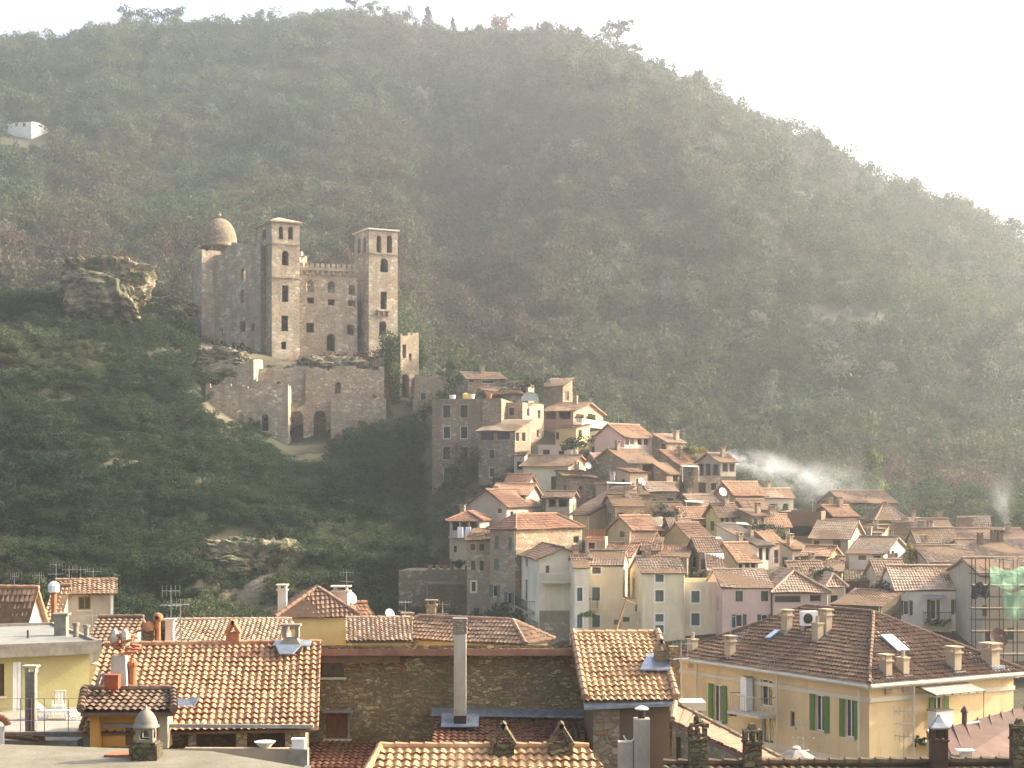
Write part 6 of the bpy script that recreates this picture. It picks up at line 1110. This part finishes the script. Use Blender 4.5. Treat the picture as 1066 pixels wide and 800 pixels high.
# dark stone chimneys on the bottom right ridge
A, B_, C_, D_ = W(690, 835, 41), W(1100, 835, 41), W(1100, 794, 43.3), W(690, 797, 43.3); t = thing('mossy_ridge_roof', 'dark mossy tile ridge along the bottom right edge', 'roof', (A+B_)/2-Z*2); mb = MB(); tile_panel(mb, A, B_, C_, D_, ns=6, amp=.05); mb.slab([p-Z*.05 for p in (A, B_, C_, D_)], (0, 0, -.1), 0)
for i in range(26): mb.tube(D_+(C_-D_)*i/26+Z*.06, D_+(C_-D_)*(i+1.08)/26+Z*.04, .13, .1, 8)
mb.build('tiles', 'tile_mossy', t); MB().slab([A-Z*3, B_-Z*3, B_-Z*.2, A-Z*.2], (0, .3, 0)).build('wall', 'mossy_stone', t)
def old_chimney(label, x, ytop, D, wpx, kind, mat='mossy_stone'):
    P_ = W(x, 800, D); P_.z -= .3; w_ = wpx/F*D; hh = yz(D, ytop)-P_.z; t = thing('stone_chimney', label, 'chimney', P_); mb = MB(); h1 = hh*.68
    mb.lathe(P_, [(w_*.68, 0), (w_*.66, h1), (w_*.76, h1+.02), (w_*.76, h1+.07)], 4 if kind != 'round' else 16); mb.build('stack', mat, t)
    top = P_+Z*(h1+.07); mb = MB(); s = w_*.46; hp = hh-h1-.2
    for dx in (-1, 0, 1):
        for dy in (-1, 1): mb.box(top+Vector((dx*s*.85, dy*s*.75, 0)), s*.42, s*.4, hp)
    mb.build('pillar', mat, t)
    if kind == 'stones': mb = MB(); [mb.obox(top+Vector((random.uniform(-s*1.4, s*.6), random.uniform(-s, s*.3), hp+random.uniform(0, .12))), (s*1.1, .03, random.uniform(-.08, .08)), (.02, s*.8, .02), (0, 0, .06)) for _ in range(7)]; mb.lathe(top+Z*(hp+.14), [(s*.5, 0), (s*.45, .12), (s*.1, .2)], 7)
    elif kind == 'plain': mb = MB(); mb.box(top+Z*hp, w_*1.0, w_*.9, .07); mb.lathe(top+Z*(hp+.07), [(s*.8, 0), (s*.5, .14), (s*.3, .16)], 4)
    else: mb = MB(); mb.lathe(top+Z*hp, [(w_*.8, 0), (w_*.8, .04), (w_*.4, .16), (w_*.12, .3), (w_*.1, .36)], 4)
    mb.build('cap', mat if kind != 'metal' else 'metal', t); return t
old_chimney('stone chimney capped with loose slabs by the outhouse door', 726, 752, 43, 19, 'stones'); old_chimney('dark battlemented stone chimney right of the slab capped one', 783, 757, 43, 19, 'plain')
old_chimney('blackened chimney with bright metal cap in front of the yellow villa', 977, 753, 43, 17, 'metal', 'dark_wood'); old_chimney('mossy stone chimney cut by the right edge', 1061, 752, 43, 17, 'plain')
# ------------------------------------------------------------------ yellow villa
yv = house('yellow_villa', 'big orange yellow villa with green shutters and brown hip roof', 708, 905, 712, 82, -59, xs=1055, h=9, roof='hip', rise=2.9, wall='gold', rm='tile_dark', fine=True, over=.45, shut='lime_shutter', floor=0, trim='cornice',
    win=[('f', 747.5, 733, 9, 38, 'sw'), ('f', 798, 722, 12, 27, 'w'), ('f', 799, 763, 12, 30, 'w'), ('f', 825, 749, 4.5, 15, 'd'), ('f', 853.5, 743, 9.5, 37, 'sw'), ('f', 884.5, 748, 9.5, 40, 'sw'), ('s', 977, 740, 9.5, 30, 'sw')])
mb = MB()
for fc in ('f', 's'):
    P0, e, L, nn = yv.faces[fc]; P0 = Vector((P0.x, P0.y, 0)); mb.obox(P0+Z*(yv.zt-.95)-e*.05*(fc == 'f'), e*(L+.06), nn*.07, Z*.22); mb.obox(P0+Z*(yv.zt-.3), e*(L+.2), nn*.22, Z*.24)
    mb.obox(P0+Z*(yv.zt-4.25), e*(L+.05), nn*.08, Z*.28)
mb.build('cornice', 'cornice', yv.root)
mb = MB()
for fc, px in (('f', 730, ), ('f', 814), ('f', 899), ('s', 946)):
    p0, e, nn = on_face(yv, fc, px, 720); mb.tube(Vector((p0.x, p0.y, 1))+nn*.34, Vector((p0.x, p0.y, yv.zt-.2))+nn*.34, .055, n=8)
mb.build('downpipe', 'cornice', yv.root); P0, e, L, nn = yv.faces['f']; mb = MB()
for fc in ('f', 's'):
    P0, e, L, nn = yv.faces[fc]; P0 = Vector((P0.x, P0.y, yv.zt-.08)); mb.tube(P0+nn*.5-e*.4, P0+nn*.5+e*(L+.4), .1, n=8)
mb.build('gutter', 'cornice', yv.root)
b = balcony(yv, 'f', 776, 809, 741, 1.3, 'metal', 'cornice'); p0, e, nn = on_face(yv, 'f', 777, 738); t = thing('water_heater', 'white boiler cabinet on the villa balcony', 'cabinet', p0+nn*.4+e*.3); mb = MB(); mb.box(p0+nn*.4+e*.5+Z*.0, .5, .45, 1.8, yv.a); mb.build('cabinet', 'white_paint', t); MB().box(p0+nn*.4+e*.5+Z*1.8, .56, .5, .06, yv.a).build('lid', 'metal', t)
p0, e, nn = on_face(yv, 's', 952, 721); p1, _, _ = on_face(yv, 's', 1003, 721); L = (p1-p0).length; mb = MB(); mb.slab([p0+Z*.35+nn*.02, p0+e*L+Z*.35+nn*.02, p0+e*L+nn*1.5, p0+nn*1.5], (0, 0, .04))
ca = mb.build('canopy', 'grey_cloth', yv.root); mb = MB(); [mb.tube(p0+e*L*i/6+Z*.33+nn*.02, p0+e*L*i/6+nn*1.5-Z*.03, .03, n=5) for i in range(7)]; mb.tube(p0+e*L*.98+nn*1.45, p0+e*L*.98+nn*1.45-Z*1.6, .02, n=5); mb.build('canopy_frame', 'dark_metal', ca)
p0, e, nn = on_face(yv, 's', 955, 772); p1, _, _ = on_face(yv, 's', 1000, 772); bt = MB().obox(p0-Z*.15, e*(p1-p0).length, nn*1.6, Z*.15).build('terrace_slab', 'cornice', yv.root)
p0, e, nn = on_face(yv, 's', 958, 770); t = thing('white_cabinet', 'tall white cabinet under the villa canopy', 'cabinet', p0+nn*.8); mb = MB(); mb.box(p0+nn*.8+e*.6, 1.2, .6, 1.55, yv.a+math.pi/2); mb.build('cabinet', 'white_paint', t); mb = MB(); mb.box(p0+nn*.8+e*.6+Z*1.55, 1.3, .7, .05, yv.a+math.pi/2); mb.build('lid', 'grey_cloth', t)
tree('potted_plant', 'green potted plant in front of the white cabinet', 955, 780, 83.3, 20, 12, 'ivy_leaf', 'low', cat='plant', base=yz(83.3, 778)); tree('balcony_plant', 'small dark plant by the tall villa shutter', 762, 747, 90, 6, 8, 'dark_leaf', 'low', cat='plant', base=yz(90, 746))
def roofz(X, Y):     # height of the villa roof over a point
    p = Vector((X, Y, 0))-yv.O; u, v = p.dot(yv.U), p.dot(yv.V); return yv.zt+yv.rise*min(u, v, yv.w-u, yv.d-v)/(min(yv.w, yv.d)/2)
def roof_at(px, py):  # where the line of sight through a photo pixel meets the villa roof
    best = None
    for D in np.linspace(80, 100, 400):
        p = W(px, py, D)
        if p.z < roofz(p.x, p.y)+.14 and p.z > yv.zt-.3: best = p; break
    return best if best is not None else W(px, py, 88)
for i, (x, y, w_, h_, lb) in enumerate(((721, 681, .5, .8, 'first small chimney at the left end of the villa roof'), (760, 685, .5, .9, 'square chimney near the left eave of the villa roof'), (819, 659, .5, .95, 'chimney left of the air conditioner on the villa roof'), (851, 668, .5, .95, 'chimney below the air conditioner on the villa roof'), (860, 660, .5, 1.0, 'chimney right of the air conditioner on the villa roof'), (922, 706, .5, .85, 'left of the two close chimneys below the skylight'), (940, 704, .5, .9, 'right of the two close chimneys below the skylight'), (993, 700, .6, 1.0, 'lone chimney on the right slope of the villa roof'), (1031, 694, .75, .9, 'wide chimney carrying a dark dish at the right roof corner'))):
    P_ = roof_at(x, y); t = thing('villa_chimney', lb, 'chimney', P_-Z*.4); chimney_mesh(P_, w_, h_, 'cap' if i % 3 else 'pot', yv.a).build('stack', 'tan', t); MB().box(P_-Z*.1, w_*1.5, w_*1.3, .18, yv.a).build('flashing', 'blue_metal', t)
dish('dark satellite dish on the wide chimney of the villa', roof_at(1038, 690)+Z*.8, .55, .3, .3, 'rust_metal', .5)
P_ = roof_at(842, 656); t = thing('air_conditioner', 'white air conditioner unit on the villa roof', 'air conditioner', P_); an = .35; mb = MB(); mb.box(P_+Z*.25, .95, .36, .8, an); mb.build('body', 'white_paint', t); n0 = Vector((math.sin(an), -math.cos(an), 0)); e0 = Vector((math.cos(an), math.sin(an), 0)); MB().tube(P_+n0*.17-e0*.16+Z*.65, P_+n0*.21-e0*.16+Z*.65, .29, n=18).build('fan_grille', 'dark_metal', t); mb = MB(); [mb.box(P_+e0*k*.38-Z*.1, .06, .4, .36, an) for k in (-1, 1)]; mb.build('bracket', 'metal', t)
for (x, y, sx, sy, lb) in ((930, 673, .85, 1.5, 'bright skylight window on the right slope of the villa roof'), (806, 664, .5, .9, 'small skylight on the left slope of the villa roof')):
    P_ = roof_at(x, y); s = .3; n_ = Vector((roofz(P_.x-s, P_.y)-roofz(P_.x+s, P_.y), roofz(P_.x, P_.y-s)-roofz(P_.x, P_.y+s), 2*s)).normalized(); a_ = Vector((0, 0, 1)).cross(n_).normalized(); b_ = n_.cross(a_); o = P_+n_*.13-a_*sx/2-b_*sy/2; t = thing('skylight', lb, 'skylight', P_)
    MB().obox(o, a_*sx, b_*sy, n_*.13).build('frame', 'blue_metal', t); MB().obox(o+a_*.07+b_*.07+n_*.131, a_*(sx-.14), b_*(sy-.14), n_*.015).build('pane', 'skylight_glass', t)
P_ = roof_at(760, 681); antenna('short thin aerial above the villa roof left chimneys', 760.5, 640, 672, P_.y+.2, 0); antenna('leaning aerial in front of the villa ground floor', 836, 752, 780, 70, 2, yz(70, 790)); antenna('aerial standing before the villa side wall', 941, 738, 790, 72, 2, yz(72, 792)); antenna('slanted aerial at the villa left roof corner', 716, 668, 690, 92, 0)
# closed grey parasol top
P_ = W(829, 800, 62); t = thing('parasol', 'grey parasol with white tip in front of the yellow villa', 'parasol', P_-Z*2); mb = MB(); n_ = 8; apex = W(829, 780, 62); prof = [(1.15, -.55), (.75, -.3), (.35, -.08), (.1, .02)]
mb.lathe(apex, prof, n_); mb.build('canopy', 'grey_cloth', t); MB().lathe(apex+Z*.02, [(.16, 0), (.14, .07), (.03, .1)], 8).build('tip', 'white_paint', t); MB().tube(P_-Z*2, apex, .03).build('pole', 'metal', t)
# brown standing seam roof
A, B_, C_, D_ = W(984, 800, 53), W(1110, 800, 56.5), W(1100, 727, 64.5), W(965, 763, 57.5); t = thing('seam_metal_roof', 'brown metal roof with raised seams at the lower right', 'roof', A-Z*4); nn = (B_-A).cross(D_-A).normalized(); nn = nn if nn.z > 0 else -nn; mb = MB(); mb.slab([A, B_, C_, D_], -nn*.1)
for i in range(12): f = i/11; p0, p1 = A+(B_-A)*f, D_+(C_-D_)*f; mb.tube(p0+nn*.03, p1+nn*.03, .05, n=5)
mb.build('sheet', 'rust_metal', t); mb = MB(); mb.obox(A+nn*.03-(D_-A).normalized()*.0, D_-A, (B_-A).normalized()*.1, nn*.09); mb.build('verge', 'white_paint', t); mb = MB(); mb.poly([A-Z*4, D_-Z*4, D_-Z*.12, A-Z*.12]); mb.poly([D_-Z*4, C_-Z*4, C_-Z*.12, D_-Z*.12]); mb.build('wall', 'tan', t)
P_ = W(1004, 752, 59.2); t = thing('roof_vent', 'slim metal vent on the brown seam roof crest', 'vent', P_-Z*.3); mb = MB(); mb.tube(P_-Z*.4, P_+Z*.35, .1, n=8); mb.lathe(P_+Z*.35, [(.14, 0), (.14, .05), (.08, .16), (.02, .24)], 8); mb.build('pipe', 'rust_metal', t); MB().obox(P_+Vector((-.15, -.1, -.12)), (.75, .2, .08), (0, .2, 0), (0, 0, .05)).build('flashing', 'white_paint', t)
P_ = W(1005, 788, 54.6); t = thing('roof_vent', 'low white vent box on the brown seam roof', 'vent', P_-Z*.3); mb = MB(); mb.box(P_-Z*.4, .36, .3, .55); mb.build('box', 'cornice', t); MB().box(P_+Z*.18, .55, .42, .06).build('cap', 'white', t)
# ------------------------------------------------------------------ mossy flat roof in the lower left corner
zf = 13.05; pts = [Vector((-19, 38, zf)), Vector((-5.0, 38, zf)), Vector((-5.1, 40.8, zf)), Vector((-8, 43.4, zf)), Vector((-19, 45.6, zf))]; t = thing('mossy_flat_roof', 'weathered concrete roof with moss in the lower left corner', 'roof', (-12, 41, zf-3)); MB().slab(pts, (0, 0, -3)).build('slab', 'moss_concrete', t)
mb = MB(); mb.obox((-5.15, 38, zf+.003), (.14, 0, 0), (0, 2.7, 0), (0, 0, .08)); mb.build('flashing', 'metal', t)
P_ = W(152, 790, 42.2); P_.z = zf; t = thing('domed_chimney', 'stone chimney with pointed dome cap on the mossy flat roof', 'chimney', P_); mb = MB(); mb.box(P_, .72, .72, .38); mb.box(P_+Z*.38, .6, .6, .07); mb.build('base', 'mossy_stone', t)
mb = MB(); wl = .44
for k in range(4):
    a_ = k*math.pi/2; e = Vector((math.cos(a_), math.sin(a_), 0)); nn = Vector((math.sin(a_), -math.cos(a_), 0)); wall_face(mb, P_+nn*wl/2-e*wl/2, e, wl, P_.z+.45, P_.z+.82, [(.1, .34, P_.z+.52, P_.z+.76, True)], nn, .08)
mb.build('lantern', 'concrete', t); mb = MB(); mb.lathe(P_+Z*.82, [(.34, 0), (.34, .04), (.3, .05), (.29, .13), (.25, .25), (.18, .36), (.09, .44), (.04, .47), (.03, .55)], 20); mb.build('dome', 'concrete', t, True)
P_ = W(124, 784, 42.6); P_.z = zf; t = thing('loose_tile', 'orange clay slab lying on the mossy flat roof', 'tile', P_); MB().slab([P_+Vector((-.35, -.2, .01)), P_+Vector((.32, -.2, .01)), P_+Vector((.28, .22, .05)), P_+Vector((-.18, .22, .05))], (0, 0, .05)).build('slab', 'terracotta', t)

# ------------------------------------------------------------------ trees and plants one can tell apart
for i, (x, yb, hp, wp, sty, mt, lb) in enumerate((
    (142, 27, 19, 24, 'pine', 'pine_leaf', 'spreading dark pine, tallest of the group on the left ridge'), (176, 25, 17, 24, 'pine', 'pine_leaf', 'flat topped pine right of the tallest ridge pine'),
    (88, 36, 10, 18, 'low', 'pine_leaf', 'low rounded pine at the left of the ridge group'), (122, 30, 8, 12, 'low', 'pine_leaf', 'small bush under the spreading ridge pines'),
    (229, 28, 10, 10, 'round', 'brown_leaf', 'thin leafless tree on the ridge right of the pines'), (203, 26, 7, 8, 'round', 'pine_leaf', 'small round tree close right of the flat topped pine'),
    (368, 13, 18, 14, 'pine', 'pine_leaf', 'slim pine on the summit of the hill'), (385, 16, 12, 16, 'pine', 'pine_leaf', 'short wide pine right of the summit pine'),
    (404, 18, 12, 12, 'round', 'pine_leaf', 'round tree on the summit, third after the slim pine'), (424, 24, 12, 13, 'round', 'dark_leaf', 'dark round tree where the summit starts to dip'),
    (446, 28, 14, 12, 'cone', 'pine_leaf', 'pointed conifer left of the bare ridge tree'), (472, 32, 10, 7, 'cone', 'pine_leaf', 'thin pointed tree on the middle of the ridge'),
    (521, 36, 18, 20, 'round', 'brown_leaf', 'bare reddish tree standing on the middle ridge'), (500, 35, 9, 8, 'round', 'brown_leaf', 'small bare tree left of the reddish ridge tree'),
    (560, 34, 11, 6, 'cone', 'pine_leaf', 'tiny cypress left of the ridge knoll'), (584, 33, 10, 7, 'cone', 'pine_leaf', 'tiny cypress on the ridge knoll'),
    (641, 50, 30, 22, 'pine', 'pine_leaf', 'tall lone pine on the right shoulder of the ridge'), (658, 55, 18, 16, 'pine', 'pine_leaf', 'smaller pine leaning beside the tall lone one'),
    (684, 74, 11, 9, 'cone', 'pine_leaf', 'small conifer just below the lone pines'), (695, 80, 9, 6, 'cone', 'pine_leaf', 'tiny conifer further down the right ridge'),
    (1000, 232, 18, 22, 'round', 'pine_leaf', 'round pine starting the group on the far right ridge'), (1020, 238, 18, 24, 'round', 'pine_leaf', 'wide pine in the middle of the far right group'),
    (1036, 245, 17, 20, 'round', 'pine_leaf', 'round pine right of the middle of the far group'), (1051, 251, 22, 20, 'round', 'pine_leaf', 'last pine of the far group by the right edge'))):
    D = float(skyD(x))-2; ys = np.interp(x, [q[0] for q in SKY], [q[1] for q in SKY]); tree('pine_tree' if mt == 'pine_leaf' else 'ridge_tree', lb, x, max(yb, ys+1), D, hp*(1.7 if x > 980 else 1.2 if x > 630 else 1.6), wp*1.25, mt, sty, n=14)
for (x, y, D, hp, wp, sty, mt, lb, nm) in (
    (909, 512, 285, 48, 26, 'cone', 'bright_leaf', 'tall bright green tree behind the hazy rear house', 'poplar_tree'), (948, 590, 167, 24, 17, 'cone', 'yellow_leaf', 'yellow green bush tree left of the wide pinkish roof', 'bush'),
    (719, 474, 217.5, 13, 15, 'low', 'bright_leaf', 'bright shrub on the stone terrace above the veranda', 'shrub'), (729, 474, 217, 14, 12, 'low', 'yellow_leaf', 'yellowish shrub on the stone terrace, nearest the smoke', 'shrub'), (711, 472, 218, 10, 12, 'low', 'ivy_leaf', 'darker shrub left on the stone terrace', 'shrub'),
    (84, 286, 272, 24, 36, 'low', 'olive_leaf', 'round shrub crowning the bare rock outcrop', 'shrub'), (120, 276, 270, 12, 34, 'low', 'brown_leaf', 'dry brushwood on top of the bare outcrop', 'shrub'), (150, 300, 272, 18, 26, 'low', 'dark_leaf', 'dark shrub at the right shoulder of the outcrop', 'shrub'),
    (857, 603, 158, 16, 22, 'low', 'dark_leaf', 'dark tree crown below the white framed gable windows', 'shrub'), (833, 592, 165, 13, 22, 'low', 'dark_leaf', 'dark shrub left of the white framed house', 'shrub'), (905, 604, 160, 9, 18, 'low', 'ivy_leaf', 'green hedge in front of the white house with two windows', 'shrub'),
    (793, 553, 178, 9, 20, 'low', 'dark_leaf', 'dark creeper bank under the brown flat topped house', 'shrub'), (478, 592, 176, 12, 16, 'low', 'dark_leaf', 'garden shrub on the battlemented wall', 'shrub'), (464, 590, 177, 10, 14, 'low', 'brown_leaf', 'brown garden shrub left on the battlemented wall', 'shrub'),
    (598, 468, 216, 16, 26, 'low', 'dark_leaf', 'dark tree filling the gap behind the orange cloth gable', 'shrub'), (610, 642, 150.5, 6, 16, 'low', 'ivy_leaf', 'green trailing plants on the shuttered cream balcony', 'balcony_plant'), (601, 436, 231, 5, 7, 'low', 'yellow_leaf', 'yellow potted plant on the white loggia balcony, left one', 'balcony_plant'), (615, 437, 232, 6, 8, 'low', 'bright_leaf', 'green potted plant on the white loggia balcony, right one', 'balcony_plant'),
    (974, 651, 143.6, 5, 22, 'low', 'ivy_leaf', 'flower box plants on the white villa balcony', 'balcony_plant'), (467, 430, 231, 16, 26, 'low', 'dark_leaf', 'dark shrubs left of the palazzo roof terrace', 'shrub'), (478, 402, 246, 16, 12, 'low', 'dark_leaf', 'dark evergreen shrub below the topmost house', 'shrub'),
    (553, 404, 249, 9, 26, 'low', 'dark_leaf', 'dark shrub left of the white edged shed', 'shrub'), (762, 552, 183, 7, 14, 'low', 'ivy_leaf', 'green shrub under the pale yellow cottage', 'shrub'), (679, 545, 187, 10, 14, 'low', 'dark_leaf', 'dark shrub by the rough stone end wall', 'shrub')):
    fl = None if nm in ('poplar_tree', 'bush') else yz(D, y)
    tree(nm, lb, x, y, D, hp, wp, mt, sty, cat='tree' if 'tree' in nm else 'plant', base=fl)
r_ = random.Random(5); n_ = 0
HT = ['conifer on the sunlit right slope', 'pale olive tree on the right slope', 'green tree on the hillside']
POS = [(770, 250, 18, 34, 'cone', 'bright_leaf', 'tall light green conifer, top one on the middle slope'), (719, 302, 14, 26, 'cone', 'bright_leaf', 'slim pale conifer left of the light green one'), (740, 215, 10, 20, 'cone', 'pine_leaf', 'small dark conifer up the middle slope'), (805, 322, 14, 18, 'round', 'bright_leaf', 'bright round tree right of the slim pale conifers'), (860, 388, 18, 20, 'round', 'olive_leaf', 'silvery olive tree in the middle of the right slope'), (905, 408, 22, 18, 'round', 'olive_leaf', 'silvery olive tree right of the middle olive'), (918, 445, 24, 20, 'round', 'olive_leaf', 'large silvery olive above the bright green tree'), (985, 380, 20, 20, 'round', 'bright_leaf', 'bright tree high on the right terraces'), (1002, 520, 30, 30, 'cone', 'bright_leaf', 'light green tree at the foot of the right slope'), (955, 520, 22, 26, 'round', 'olive_leaf', 'pale olive near the tall bright green tree'), (1022, 470, 26, 24, 'round', 'olive_leaf', 'grey olive near the right edge'), (840, 330, 16, 16, 'round', 'olive_leaf', 'small pale olive below the ridge crease'), (1035, 400, 24, 20, 'round', 'pine_leaf', 'dark tree near the right edge terraces'), (560, 250, 14, 20, 'cone', 'pine_leaf', 'dark conifer right of the castle towers'), (430, 200, 16, 18, 'round', 'bright_leaf', 'pale green tree above the right tower'), (170, 290, 20, 24, 'round', 'dark_leaf', 'dark tree between outcrop and castle dome')]
for (x, y, wp, hp, sty, mt, lb) in POS:
    D = hill_depth(x, y)
    tree('hillside_tree', lb, x, y, D, hp, wp, mt, sty)
